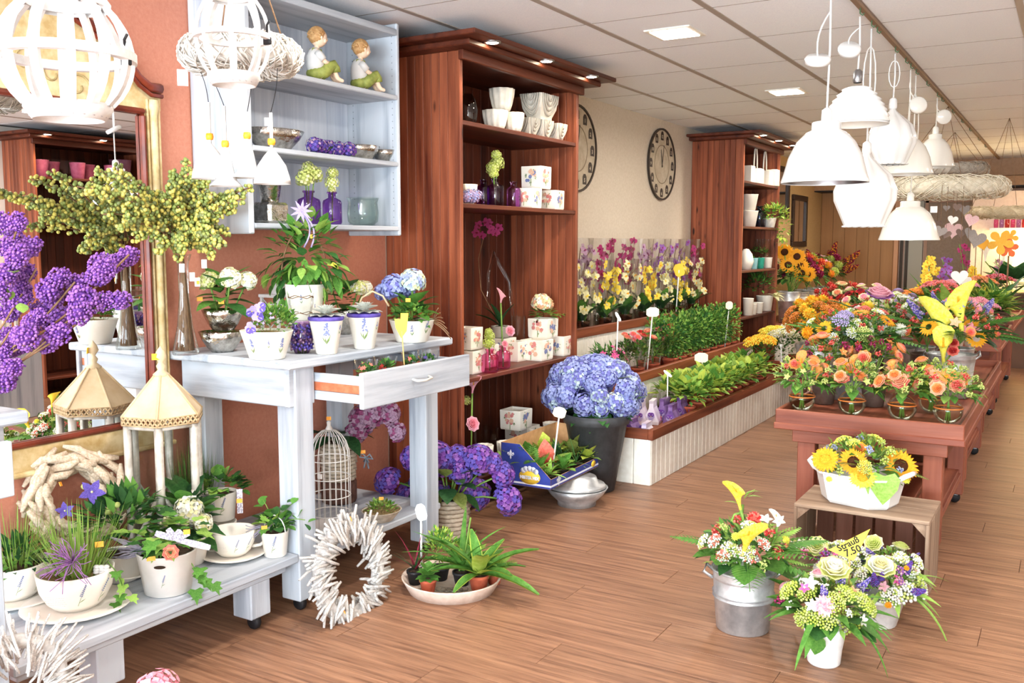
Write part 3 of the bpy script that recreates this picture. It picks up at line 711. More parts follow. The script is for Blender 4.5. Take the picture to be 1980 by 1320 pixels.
def bush(cols, rx, ry, rz, n, L, w=.5, up=.3, c=(0, 0, 0), seed=1, shell=.55, b=None, full=False, kind=0):
    """cloud of small leaves over an ellipsoid"""
    b = b or MB(); r = random.Random(seed)
    for i in range(n):
        d = sph(r)
        if not full and d.z < -.25: d.z = -d.z
        q = r.uniform(shell, 1.); p = Vector((c[0] + d.x * rx * q, c[1] + d.y * ry * q, c[2] + d.z * rz * q))
        e = (d + Vector((0, 0, up)) + sph(r) * .55).normalized(); l = L * r.uniform(.7, 1.25)
        if kind: b.leaf(p, e, (0, 0, 1) if abs(e.z) < .9 else (1, 0, 0), l, l * w, .3, .2, r.randrange(len(cols)), 2)
        else: b.tri(p, e, jit((0, 0, 1), .6, r), l, l * w, r.randrange(len(cols)), .15)
    return b
def foliage(t, cols, *a, name='foliage', loc=None, **k): return bush(cols, *a, **k).build(name, [G[c] if c in G else P[c] for c in cols], t, loc, kind='stuff')
def grasses(t, g, n, h, r, spread=.5, seed=3, w=.05, c=(0, 0, 0), name='grass_blades'):
    b = MB(); rr = random.Random(seed)
    for i in range(n):
        a = rr.uniform(0, 2 * pi); q = r * math.sqrt(rr.random()); e = spread * rr.uniform(.1, 1)
        d = Vector((math.cos(a) * e, math.sin(a) * e, 1)); l = h * rr.uniform(.6, 1.1)
        b.leaf((c[0] + q * math.cos(a), c[1] + q * math.sin(a), c[2]), d, (-math.cos(a), -math.sin(a), .3), l, l * w, rr.uniform(-.25, -.02), .2, 0, 4, wid=lambda t: 1 - t)
    return b.build(name, G[g], t, kind='stuff')
def potmesh(m, r0, r1, h, th=.006, rim=0, n=22, rings=(), fn=None, name='pot'):
    pr = [(r0 * .9, 0), (r0, .004)]
    zs = [0] + sorted(rings) + [1]
    for z in sorted(rings): R = r0 + (r1 - r0) * z; pr += [(R, h * (z - .012)), (R + .006, h * z), (R, h * (z + .012))]
    if rim: pr += [(r1 * .985, h * (1 - rim)), (r1 * 1.06, h * (1 - rim) + .001), (r1 * 1.07, h)]
    else: pr += [(r1 - .002, h * .97), (r1, h)]
    R = pr[-1][0]; pr += [(R - th, h), (r1 - th * 1.2, h * .85), (r0 * .8, h * .45), (0, h * .4)]
    b = MB().lathe([(0, 0)] + pr, n, fn=fn); return b.mesh(name, m)
def pot(t, m, r0, r1, h, z=0, soil=SOIL, name='pot', loc=(0, 0, 0), label=None, **k):
    p = put(name, potmesh(m, r0, r1, h, name=name, **k), t, (loc[0], loc[1], loc[2] + z), label=label)
    if soil: MB().lathe([(0, h * .9 + .01), (r1 * .5, h * .9 + .006), (r1 * .93, h * .88)], 14).build('soil', soil, p)
    return p
def bloom(t, me, p, n=(0, 0, 1), s=.05, name=None, roll=0):
    R = frame(Vector(n).orthogonal(), n).to_4x4() @ Matrix.Rotation(roll or RND.uniform(0, 6), 4, 'Z')
    return put(name or me.name.split('.')[0], me, t, M=Matrix.Translation(Vector(p)) @ R @ Matrix.Scale(s, 4))
def stem(t, pts, r=.003, m=None, name='stem'): return MB().tube(pts, r, 5).build(name, m or STEM, t)
def curve(a, b, bend=(0, 0, 0), n=6):
    a = Vector(a); b = Vector(b); m = Vector(bend); return [a.lerp(b, k / n) + m * math.sin(pi * k / n) for k in range(n + 1)]
def sunflower(t, p, n, s, col='amber', cen='brown'):
    o = bloom(t, sunpetals(col), p, n, s, 'sunflower'); put('flower_centre', suncentre(cen), o); return o
def tocam(p): return (Vector((0, 0, CAMH)) - Vector(p)).normalized()
def potted_hydrangea(label, P0, potf, heads, leaf='mid', nleaf=16, L=.1, hz=.12, name='potted_hydrangea', group=None, zt=0, leafkind='ovate', tilt=(-.2, .9)):
    """heads: list of (dx, dy, z, radius, colours) relative to the foot"""
    t = thing(name, label, 'plant', P0, group=group); potf(t)
    for i, d in enumerate(dirs(nleaf, *tilt)):
        addleaf(t, leafkind, leaf if i % 3 else ('dark' if leaf != 'dark' else 'mid'), (d.x * .02, d.y * .02, zt + hz * (.3 + .55 * (i / nleaf))), d, L * RND.uniform(.75, 1.15))
    for (x, y, z, r, cols) in heads:
        stem(t, curve((x * .3, y * .3, zt * .9), (x, y, z), (0, 0, 0), 3), .004); bloom(t, hydrangea(cols), (x, y, z), (x, y, .12), r, 'flower_head')
    return t
def sticker(t, p, m=TAGO, w=.022, h=.016, n=None):
    """small price sticker or card facing the shop"""
    n = Vector(n) if n else tocam(Vector(t.location) + Vector(p)); R = frame(n, (0, 0, 1)).to_4x4()
    b = MB().box(-w / 2, -.0012, -h / 2, w / 2, .0012, h / 2); return put('price_sticker', b.mesh('price_sticker', m), t, M=Matrix.Translation(Vector(p)) @ R)
def price_stick(label, foot, top, w=.08, h=.06, m=TAGW, yawx=0, group='price signs on sticks', roll=0.):
    t = thing('price_sign', label, 'sign', foot, group=group); d = Vector(top) - Vector(foot)
    b = MB(); b.tube([(0, 0, 0), d], .005, 6); b.build('stick', GOLDW, t)
    n = tocam(top); n = Vector((n.x + yawx, n.y, n.z + .25)).normalized(); R = frame(n, (0, 0, 1)).to_4x4() @ Matrix.Rotation(roll, 4, 'Y')
    pts = [(-w / 2, -h * .3), (-w * .3, -h / 2), (w * .3, -h / 2), (w / 2, -h * .3), (w / 2, h * .25), (w * .2, h / 2), (-w * .25, h / 2), (-w / 2, h * .3)]
    c = MB(); c.M = Matrix.Rotation(pi / 2, 4, 'X'); c.poly(pts, .003)
    put('price_card', c.mesh('price_card', m), t, M=Matrix.Translation(d) @ R)
    return t
def text_mesh(s, size, m, bold=0.):
    cu = bpy.data.curves.new('lettering', 'FONT'); cu.body = s; cu.size = size; cu.align_x = 'CENTER'; cu.align_y = 'CENTER'; cu.extrude = .0004; cu.offset = bold; cu.resolution_u = 2
    o = bpy.data.objects.new('lettering', cu); COL.objects.link(o); dg = bpy.context.evaluated_depsgraph_get(); dg.update()
    me = bpy.data.meshes.new_from_object(o.evaluated_get(dg)); bpy.data.objects.remove(o); me.materials.clear(); me.materials.append(m); return me
def decal(t, me, p, n, s=1., up=(0, 0, 1), roll=0, name='printed_motif'):
    """flat print lying just proud of a surface; mesh drawn in XY, facing +Z"""
    n = Vector(n).normalized(); z = n; x = Vector(up).cross(z).normalized(); y = z.cross(x)
    R = Matrix((x, y, z)).transposed().to_4x4() @ Matrix.Rotation(roll, 4, 'Z')
    return put(name, me, t, M=Matrix.Translation(Vector(p)) @ R @ Matrix.Scale(s, 4))
INKBLUE = mat('print_blue', '#5d6a9c', '#8a93bb', rough=.4); INKGREEN = mat('print_green', '#6f8a4b', rough=.4); INKROSE = mat('print_rose', '#c6646c', '#dc9a8f', rough=.4); INKBROWN = mat('print_brown', '#8b7a68', rough=.5)
INKPEACH = mat('print_peach', '#dba98e', '#e5c0a5', rough=.4)
@cached
def hyacinth_print(seed=0):
    b = MB(); r = random.Random(seed)
    for i in range(30):
        t = r.random(); q = .16 * (1 - .6 * t); x = r.uniform(-q, q); y = .25 + .7 * t; s = .05
        b.poly([(x + s * math.cos(a), y + s * math.sin(a)) for a in (0, 1.25, 2.5, 3.75, 5)], .004 + .003 * r.random(), 0)
    for x, l in ((-.25, .5), (.22, .55), (-.08, .4), (.1, .35)): b.poly([(0, -.25), (x * .5 + .03, l * .3 - .2), (x, l - .25), (x * .5 - .03, l * .35 - .2)], .003, 1)
    return b.mesh('printed_hyacinth', [INKBLUE, INKGREEN])
@cached
def rose_print(seed=0):
    b = MB(); r = random.Random(seed)
    for i in range(11):
        x, y = r.uniform(-.28, .28), r.uniform(-.2, .35); s = r.uniform(.07, .13)
        b.poly([(x + s * math.cos(a), y + s * math.sin(a)) for a in [k * pi / 4 for k in range(8)]], .004 + .004 * r.random(), i % 2)
    for i in range(9):
        a = r.uniform(0, 2 * pi); x, y = .3 * math.cos(a), .05 + .35 * math.sin(a); b.poly([(x, y), (x + .05, y + .03), (x + .1 * math.cos(a), y + .1 * math.sin(a)), (x - .03, y + .05)], .003, 2)
    b.poly([(-.02, -.5), (.02, -.5), (.03, -.1), (-.01, -.1)], .003, 2)
    return b.mesh('printed_roses', [INKROSE, INKPEACH, INKGREEN] if seed % 2 else [INKPEACH, INKBLUE, INKGREEN])
@cached
def script_print(seed=0):
    b = MB(); r = random.Random(seed)
    for j in range(5):
        x = -.8
        while x < .8:
            w = r.uniform(.05, .2); b.poly([(x, j * .18), (x + w, j * .18), (x + w, j * .18 + .012), (x, j * .18 + .012)], .002); x += w + .05
    return b.mesh('printed_script', INKBROWN)
@cached
def lavender_print(seed=0):
    b = MB(); r = random.Random(seed)
    for i in range(14):
        y = .1 + .07 * i * .9; x = .06 * (-1) ** i * (1 - i / 18) + y * .35; s = .05
        b.poly([(x + s * math.cos(a), y + s * math.sin(a)) for a in (0, 1.25, 2.5, 3.75, 5)], .004, 0)
    b.poly([(-.15, -.6), (-.12, -.6), (.3, .9), (.28, .9)], .003, 1); b.poly([(-.1, -.4), (.15, -.25), (.3, -.1), (.05, -.25)], .003, 1)
    return b.mesh('printed_lavender', [INKBLUE, INKGREEN])
def conv_decal(t, me, ang, r0, r1, h, z, s, name='printed_motif', roll=0):
    """print on a conical pot wall at the angle ang"""
    k = z / h; R = r0 + (r1 - r0) * k + .0015; n = Vector((math.cos(ang), math.sin(ang), -(r1 - r0) / h)); return decal(t, me, (R * math.cos(ang), R * math.sin(ang), z), n, s, roll=roll, name=name)
def camang(P0): return math.atan2(-P0[1], -P0[0])
# ================================================================ things on the white console table
def ppx(x, y, z, r=0): return base(x, y, z, r)
def oval(sx, sy): return Matrix.Diagonal((sx, sy, 1, 1))
HY_W = ('white', 'white', 'cream'); HY_B = ('blueviolet', 'blue', 'blue'); HY_P = ('pale', 'pale', 'cream', 'blue'); HY_M = ('mauve', 'plum', 'mauve'); HY_V = ('purple', 'lilac', 'violet'); HY_G = ('lgreen', 'cream', 'lgreen')
# tall glass vase with green and yellow berry branches
B0 = onxz(360, -3.0, TT); s = mpp(B0)
v = thing('glass_vase', 'tall clear flared vase on the white table holding berry branches', 'vase', B0)
MB().lathe([(0, .004), (.05, .004), (.052, .012), (.03, .12), (.019, .24), (.021, .36), (.034, .4)], 22).build('glass_body', glassmat('vase_glass', '#f0f3f1', alpha=.03), v)
bb = thing('berry_branches', 'bunch of green-yellow berry branches in tall glass vase before the mirror edge', 'branches', B0 + Vector((0, 0, .02)))
BER = [mat('berry_green', '#71803f', '#95a052', rough=.45, rnd=.05), mat('berry_yellow', '#bfb34d', '#d3ca70', rough=.45), mat('berry_olive', '#5f6b3c', '#7c8350', rough=.5), TWIG]  # three berry tones, mixed at random
mou = B0 + Vector((0, 0, .39)); rr = random.Random(5)
tips = [(150, 372), (190, 340), (225, 345), (215, 395), (250, 400), (275, 430), (300, 385), (335, 345), (360, 322), (395, 330), (372, 375), (410, 385), (440, 392), (485, 372), (400, 430), (330, 430), (295, 470), (260, 470), (360, 460), (415, 470), (230, 450), (320, 395), (345, 410), (385, 410), (425, 430), (440, 460), (395, 495), (350, 495), (310, 440), (450, 415), (375, 350), (330, 370), (175, 375), (200, 425), (285, 400), (405, 350), (430, 485), (305, 500), (345, 512), (410, 505), (470, 395), (245, 430)]
for i, (x, y) in enumerate(tips):
    T = atw(x, y, dep(mou) + rr.uniform(-.14, .04), WX + .16 + rr.uniform(0, .2)); a = mou - B0; c = T - B0; b = MB()
    path = [a.lerp(c, k / 12) + Vector((0, 0, .05 * math.sin(pi * k / 12))) for k in range(13)]
    b.tube([Vector((.03 * math.cos(i * 2.4), .03 * math.sin(i * 2.4), 0))] + path, .003, 4, 3)
    n = 80
    for k in range(n):
        t = .36 + .64 * k / n; p = path[min(12, int(t * 12))].lerp(path[min(12, int(t * 12) + 1)], t * 12 - int(t * 12)) + sph(rr) * (.034 * (1.2 - t * .75))
        b.ball(p, rr.uniform(.0068, .0095), rr.choice((0, 0, 1, 1, 2)), 5, 4)
    b.build('berry_branch', BER, bb)
for (x, y) in ((352, 528), (372, 545), (382, 555), (395, 520)):
    p = atw(x, y, dep(B0) - .06) - B0; sticker(bb, p, WMATT, .02, .034)
sticker(bb, atd(383, 556, dep(B0) - .064) - B0, TAGO, .01, .014)
# silver bowls
def bowl(label, P0, r, h, m=SILVER, name='bowl', cat='bowl', group=None, foot=.45, sx=1., sy=1., rz=0):
    b = MB().lathe([(0, 0), (r * foot, 0), (r * .62, h * .22), (r * .85, h * .6), (r, h), (r - .005, h), (r * .8, h * .6), (r * .55, h * .25), (0, h * .18)], 28)
    if sx != 1 or sy != 1: b.v = [(x * sx, y * sy, z) for x, y, z in b.v]
    o = b.build(name, m, None, P0); o.rotation_euler = (0, 0, rz); return tag(o, label, cat, group)
Q = ppx(430, 684, TT, 38); s = mpp(Q)
bowl('hammered silver bowl standing on white table beside pansy pot', Q, 44 * s, .085)
def silver_pot(t, r, h): put('bowl', MB().lathe([(0, 0), (r * .5, 0), (r * .72, h * .3), (r * .9, h * .7), (r, h), (r - .005, h), (r * .8, h * .5), (0, h * .4)], 26).mesh('bowl', SILVER), t); MB().lathe([(0, h * .93), (r * .93, h * .9)], 12).build('soil', MOSS, t)
t = potted_hydrangea('white and cream hydrangea in silver bowl stacked on another bowl', Q + Vector((-.012, .02, .088)), lambda t: silver_pot(t, .085, .085), [(-.03, -.04, .2, .04, ('cream', 'lgreen')), (.05, .0, .21, .046, HY_W), (.07, .07, .2, .04, HY_W), (-.02, .05, .2, .04, ('cream', 'lgreen', 'white'))], 'mid', 18, .12, .16, zt=.06)
for q in ((-.03, -.09, .13), (.06, -.06, .12)): sticker(t, q)
# pansy pot
PP = ppx(517, 697, TT, 34); s = mpp(PP); ca = camang(PP)
t = thing('pansy_pot', 'oval ivory pot with pansies and moss at the near table corner', 'plant', PP)
o = pot(t, CERAM, .072, .108, .11, soil=MOSS, th=.008); o.scale = (1, .88, 1)
for k, (an, z, me) in enumerate(((ca - .75, .04, hyacinth_print(1)), (ca, .055, hyacinth_print(2)), (ca + .6, .04, hyacinth_print(3)))): conv_decal(o, me, an, .072, .108, .11, z, .05 if k != 1 else .025, 'printed_flower')
foliage(t, ['mid', 'light', 'mid'], .085, .075, .075, 420, .022, .6, c=(.02, .02, .13), seed=4)
for i in range(26): d = sph(); d.z = abs(d.z); bloom(t, starflower('lav', 4), Vector((.02, .02, .13)) + Vector((d.x * .088, d.y * .078, d.z * .08)), d, .008, 'tiny_flower')
grasses(t, 'olive', 60, .05, .09, 2.5, 8, .04, (0, 0, .1), 'dry_moss_strands')
for (x, y) in ((487, 602), (498, 612), (484, 634), (503, 594)):
    p = atd(x, y, float(np.dot(np.array(PP) - _C, _f)) - .1) - PP; bloom(t, pansy('violet', 'lav'), p, jit(tocam(PP), .4), .024, 'pansy_bloom')
# tall pot with climbing plant on a hoop
CP = onxz(592, -2.79, TT); s = mpp(CP)
t = thing('potted_clematis', 'tall ivory pot with leafy climber trained on a hoop and purple ribbon', 'plant', CP)
o = pot(t, CERAM, .05, .086, .27, soil=MOSS); ca = camang(CP)
conv_decal(o, hyacinth_print(4), ca - .2, .05, .086, .27, .2, .03, 'printed_flower'); conv_decal(o, hyacinth_print(5), ca + .55, .05, .086, .27, .17, .02, 'printed_flower')
ax = Vector(_r); hoop = [ax * (.1 * math.cos(a)) + Vector((0, 0, .27 + .23 * math.sin(a))) for a in [pi * k / 16 for k in range(17)]]
stem(t, hoop, .004, TWIG, 'hoop'); rr = random.Random(9)
for i in range(240):
    h = hoop[rr.randrange(17)]; p = h + sph(rr) * .06
    if i > 170: p = Vector((0, 0, .3)) + Vector((rr.uniform(-.11, .11), rr.uniform(-.08, .08), rr.uniform(-.02, .1)))
    d = (p - Vector((0, 0, .38))).normalized() + sph(rr) * .5 + Vector((0, 0, -.2)); addleaf(t, rr.choice(('ovate', 'ovate', 'lance')), rr.choice(('mid', 'mid', 'light', 'dark')), p, d, rr.uniform(.05, .085))
f = atd(583, 408, float(np.dot(np.array(CP) - _C, _f)) - .1) - CP
for k in range(9): a = k * .7; addleaf(t, 'lance', 'lav', f, ax * math.cos(a) + Vector((0, 0, math.sin(a))) + Vector(tocam(CP)) * .3, .05, tocam(CP), 'ribbon_loop')
for k in (-1, 1): MB().tube(curve(f, f + Vector((.02 * k + .03, 0, -.15)), ax * .03), .004, 4).build('ribbon_tail', P['lav'], t)
bloom(t, calla('lemon'), atd(632, 512, float(np.dot(np.array(CP) - _C, _f)) - .09) - CP, ax, .035, 'yellow_bud'); sticker(t, atd(605, 457, float(np.dot(np.array(CP) - _C, _f)) - .1) - CP)
# small white lattice lantern at the back
LP = Vector((-3.08, 3.06, TT)); t = thing('small_lantern', 'small white lattice lantern at the back of the white table', 'lantern', LP)
for x in (-.05, .05):
    for y in (-.05, .05): MB().box(x - .006, y - .006, 0, x + .006, y + .006, .2).build('post', WMATT, t)
MB().box(-.062, -.062, .2, .062, .062, .215, .003).build('top_plate', WMATT, t); MB().box(-.062, -.062, 0, .062, .062, .012, .003).build('base_plate', WMATT, t)
MB().lathe([(.035, .215), (.03, .25), (.012, .262), (0, .265)], 8).build('cap', WMATT, t)
for sg in (-1, 1):
    for z in (.02, .11): MB().tube([(.05, -.05 * sg, z), (.05, .05 * sg, z + .09)], .003, 4).build('lattice_bar', WMATT, t); MB().tube([(-.05 * sg, -.05, z), (.05 * sg, -.05, z + .09)], .003, 4).build('lattice_bar', WMATT, t)
# glass jars
VGL = glassmat('violet_glass', '#d9bfe4', alpha=.04); PGL = glassmat('pink_glass', '#f2a3cb', alpha=.04); PURG = glassmat('purple_glass', '#c79be0', alpha=.04); BLG = glassmat('blue_glass', '#86b3e0', alpha=.05); LGL = glassmat('green_tint_glass', '#e6f0ea', alpha=.04)
def jar(label, P0, prof, m, n=20, name='glass_jar', cat='jar', group=None): return tag(MB().lathe(prof, n).build(name, m, None, P0), label, cat, group)
J1 = onxz(584, -2.66, TT); j = jar('bulging violet glass jar with dried lavender beneath a clear cup', J1, [(0, 0), (.028, 0), (.042, .03), (.046, .07), (.04, .11), (.036, .13)], VGL)
t = thing('dried_lavender', 'dried lavender stems standing in the violet glass jar', 'flowers', J1 + Vector((0, 0, .008)))
for i in range(9): a = i * .7; bloom(t, panicle(('violet', 'mauve'), 60), (.018 * math.cos(a), .018 * math.sin(a), .01), (math.cos(a) * .15, math.sin(a) * .15, 1), .1, 'lavender_spike')
t = thing('glass_cup', 'clear glass cup wrapped with wire on top of violet jar', 'cup', J1 + Vector((0, 0, .132)))
MB().lathe([(0, 0), (.036, 0), (.05, .07), (.052, .11)], 20).build('cup_body', GLASS, t)
for z in (.03, .095): MB().tube([(.05 * math.cos(a) * (1 if z > .05 else .9), .05 * math.sin(a) * (1 if z > .05 else .9), z + .004 * math.sin(a * 5)) for a in [k * pi / 10 for k in range(20)]], .0018, 4, closed=True).build('wire', TWIG, t)
# succulent pots
def succulent(label, x, y):
    Q = ppx(x, y, TT, 19); t = thing('succulent_pot', label, 'plant', Q); o = pot(t, CERAM, .042, .068, .135, soil=SOIL); ca = camang(Q)
    conv_decal(o, hyacinth_print(x), ca + .0, .042, .068, .135, .062, .075, 'printed_hyacinth'); conv_decal(o, hyacinth_print(x + 1), ca + 1.0, .042, .068, .135, .09, .03, 'printed_hyacinth')
    MB().lathe([(.069, .136), (.072, .142), (.07, .15), (.05, .152), (.045, .13)], 20, fn=lambda a, z: 1 + .03 * math.sin(a * 9)).build('felt_collar', P['violet'], t)
    for ring, (n, L, e) in enumerate(((11, .075, .1), (9, .062, .45), (7, .045, .8), (4, .03, 1.2))):
        for k in range(n): a = 2 * pi * k / n + ring * .35; addleaf(t, 'spoon', 'grey', (.006 * math.cos(a), .006 * math.sin(a), .155 + ring * .006), (math.cos(a) * math.cos(e), math.sin(a) * math.cos(e), math.sin(e)), L, w=1.1)
    return t
succulent('grey succulent rosette in hyacinth-printed pot, left of the pair', 632, 686)
succulent('grey succulent rosette in hyacinth-printed pot, right of the pair', 705, 676)
t = potted_hydrangea('cream hydrangea in silver pot behind the succulent pair', ppx(668, 648, TT, 20), lambda t: silver_pot(t, .058, .12), [(-.045, -.045, .235, .042, ('cream', 'lgreen')), (.06, .03, .225, .04, ('white', 'lgreen', 'cream')), (.05, .09, .22, .04, ('white', 'cream'))], 'dark', 16, .1, .17, zt=.09)
# blue hydrangea bowl
HB = ppx(797, 664, TT, 36); t = thing('blue_hydrangea_bowl', 'blue hydrangea with arching twig handle in printed ivory bowl', 'plant', HB)
o = pot(t, CERAM, .072, .105, .1, soil=MOSS, th=.008); ca = camang(HB)
conv_decal(o, hyacinth_print(20), ca + .0, .072, .105, .1, .045, .04, 'printed_flower'); conv_decal(o, hyacinth_print(21), ca + .75, .072, .105, .1, .055, .05, 'printed_flower'); conv_decal(o, hyacinth_print(22), ca - .7, .072, .105, .1, .05, .035, 'printed_flower')
dp = float(np.dot(np.array(HB) - _C, _f))
for x, y, r, c, dd in ((762, 557, .062, HY_B, .0), (797, 545, .06, HY_P, -.02), (740, 565, .04, HY_B, .06), (785, 565, .04, HY_B, .05)):
    p = atd(x, y, dp + dd) - HB; stem(t, [(p.x * .2, p.y * .2, .09), p], .005); bloom(t, hydrangea(c), p, (p.x, p.y, .2), r, 'flower_head')
for i, d in enumerate(dirs(22, -.15, .8)): addleaf(t, 'ovate', ('mid', 'dark', 'mid')[i % 3], (d.x * .03, d.y * .03, .1 + .09 * (i / 22)), d, .105 * RND.uniform(.7, 1.2))
foliage(t, ['mid', 'light'], .09, .09, .05, 220, .028, .8, c=(0, 0, .12), seed=6)
hd = [atd(x, y, dp - .05) - HB for x, y in ((690, 600), (700, 575), (720, 563), (740, 572), (752, 592))]; stem(t, hd, .005, mat('pale_cane', '#cdb38c', '#ddc7a5', rough=.6), 'twig_handle')
for k in range(7): p0 = atd(838, 618 + k, dp - .02) - HB; p1 = atd(848 + 4 * k, 595 + 10 * k, dp - .04) - HB; stem(t, curve(p0, p1, (0, 0, .01)), .0025, TWIG, 'dry_twig')
sticker(t, atd(789, 580, dp - .11) - HB)
# yellow heart-cut price sign in the drawer, bagged plants
PS = Vector((-2.36, 3.06, .85)); t = thing('yellow_price_sign', 'yellow pointed price card on stick standing in the open drawer', 'sign', PS)
tp = atd(777, 640, float(np.dot(np.array(PS) - _C, _f))) - PS; stem(t, [(0, 0, 0), tp], .003, mat('bamboo_stick', '#c9a868', rough=.6), 'stick')
c = MB(); c.M = Matrix.Rotation(pi / 2, 4, 'X'); c.poly([(-.028, .055), (.004, .055), (.004, .03), (.03, .032), (.026, -.005), (.003, -.05), (-.02, -.02)], .003)
put('price_card', c.mesh('price_card', TAGY), t, M=Matrix.Translation(tp + Vector((0, 0, .02))) @ frame(tocam(PS + tp)).to_4x4())
@cached
def filmsleeve(r0, r1, h, k):
    return MB().lathe([(r0, 0), (r0 * 1.02, h * .3), ((r0 + r1) / 2, h * .6), (r1, h)], 14, fn=lambda a, z: 1 + .06 * math.sin(a * 3 + z * 20 + k) * (z / h + .2)).mesh('film_sleeve', FILM)
for i, (y, c1) in enumerate(((2.86, 'coral'), (2.98, 'red'), (3.16, 'coral'), (3.27, 'violet'))):
    t = thing('sleeved_mini_plant', ['mini plant in printed blue sleeve, nearest in the drawer', 'coral-flowered mini plant in clear sleeve inside the drawer', 'mini plant in clear sleeve beside the yellow sign stick', 'violet mini plant at the far end of the drawer'][i], 'plant', (-2.4, y, .858), group='small plants in the drawer')
    pot(t, BLACK, .025, .032, .06); foliage(t, ['mid', 'dark'], .034, .034, .04, 70, .022, .6, c=(0, 0, .08), seed=i)
    for k in range(5): d = sph(); d.z = abs(d.z); bloom(t, starflower(c1), Vector((0, 0, .095)) + d * .034, d, .012, 'tiny_flower')
    put('film_sleeve', filmsleeve(.03, .05, .14, i), t)
# ---------------------------------------------------------------- under the table
LS = .226
BC = onxz(640, -2.72, LS); t = thing('bird_cage', 'white domed wire bird cage on the lower table shelf', 'cage', BC)
cw = mat('white_wire', '#e9e6e2', rough=.5); R_ = .088; hb, hd_ = .31, .44
MB().lathe([(0, 0), (R_ + .006, 0), (R_ + .006, .02), (R_ - .004, .022), (0, .015)], 22).build('cage_base', cw, t)
for k in range(22):
    a = 2 * pi * k / 22; MB().tube([(R_ * math.cos(a), R_ * math.sin(a), .01), (R_ * math.cos(a), R_ * math.sin(a), hb)] + [(R_ * math.cos(e) * math.cos(a), R_ * math.cos(e) * math.sin(a), hb + (hd_ - hb) * math.sin(e)) for e in (.3, .6, .9, 1.2, 1.5)], .0016, 4).build('cage_wire', cw, t)
for z in (.07, .15, .23, .31): MB().tube([(R_ * math.cos(a), R_ * math.sin(a), z) for a in [2 * pi * k / 28 for k in range(28)]], .0024, 5, closed=True).build('cage_ring', cw, t)
MB().lathe([(.012, hd_ - .01), (.016, hd_), (.008, hd_ + .015), (.01, hd_ + .03), (0, hd_ + .036)], 8).build('finial', cw, t)
a0 = camang(BC); MB().box(-.012, -.004, -.01, .012, .004, .012, .002).build('latch', cw, t, (R_ * math.cos(a0 - .5), R_ * math.sin(a0 - .5), .25)); sticker(t, (0, 0, hd_ + .045), TAGO, .02, .016)
def basket(t, r0, r1, h, m=None, loc=(0, 0, 0), rows=9, n=26):
    m = m or mat('grey_wicker', '#a89884', '#cbbda9', rough=.8, scale=25)
    b = MB().lathe([(0, 0), (r0, 0), (r1, h), (r1 - .006, h), (r0 * .9, .01)], n, fn=lambda a, z: 1).build('basket_liner', mat('wicker_dark', '#6e6154', rough=.9), t, loc)
    for k in range(rows):
        z = h * (k + .5) / rows; rr_ = r0 + (r1 - r0) * z / h
        MB().tube([((rr_ + .004 * (1 if (q + k) % 2 else -1)) * math.cos(2 * pi * q / n), (rr_ + .004 * (1 if (q + k) % 2 else -1)) * math.sin(2 * pi * q / n), z) for q in range(n)], h / rows * .55, 5, closed=True).build('basket_strand', m, t, loc)
MB_ = Vector((-2.98, 3.33, LS)); o = MB().lathe([(0, 0), (.08, 0), (.085, .01), (.085, .1), (.08, .105), (0, .105)], 18).build('wooden_stump', mat('dark_stump', '#4a2f28', '#6b4a3c', rough=.8), None, MB_); tag(o, 'dark round stump under the mauve hydrangea basket', 'stump')
t = thing('mauve_hydrangea_basket', 'mauve hydrangea in grey wicker basket with bow under the table', 'plant', MB_ + Vector((0, 0, .107))); basket(t, .07, .085, .19, rows=10)
dp = float(np.dot(np.array(MB_) - _C, _f))
for x, y, r in ((700, 812, .07), (725, 795, .07), (690, 835, .055), (750, 800, .06), (765, 835, .05)): p = atd(x, y, dp) - Vector(t.location); bloom(t, hydrangea(HY_M), p, (p.x, p.y, .1), r, 'flower_head')
for i, d in enumerate(dirs(9, -.4, .5)): addleaf(t, 'ovate', 'deep', (d.x * .06, d.y * .06, .22), d, .14)
b = MB()
for k in (-1, 1): b.tube([(0, 0, 0)] + [(.02 * k + .02 * math.cos(a) * k, 0, .02 * math.sin(a)) for a in (0, 1.5, 3, 4.5)] + [(0, 0, 0), (.015 * k, 0, -.05)], .004, 5)
p = atd(708, 885, dp - .09) - Vector(t.location); b.build('bow', mat('grey_ribbon', '#8c96a3', rough=.7), t, p); sticker(t, p + Vector((-.01, -.01, .03)))
t = thing('stone_dish_garden', 'rough pale dish planted with sempervivum on the lower table shelf', 'plant', ppx(738, 1012, LS, 22)); o = pot(t, mat('rough_stone', '#b3a492', '#d6cabb', rough=.95, scale=40, bump=.8), .05, .088, .05, soil=MOSS); o.scale = (1, 1.1, 1)
foliage(t, ['olive', 'light', 'mid'], .065, .065, .04, 260, .018, .6, c=(0, 0, .05), seed=12); sticker(t, (0, 0, .1), TAGO, .02, .014)
t = thing('moss_pot', 'small clump of olive moss beside the bird cage', 'plant', Vector((-2.66, 2.75, LS))); pot(t, TERRA, .025, .035, .04); foliage(t, ['olive', 'mid'], .04, .04, .05, 140, .02, .6, c=(0, 0, .045), seed=13)
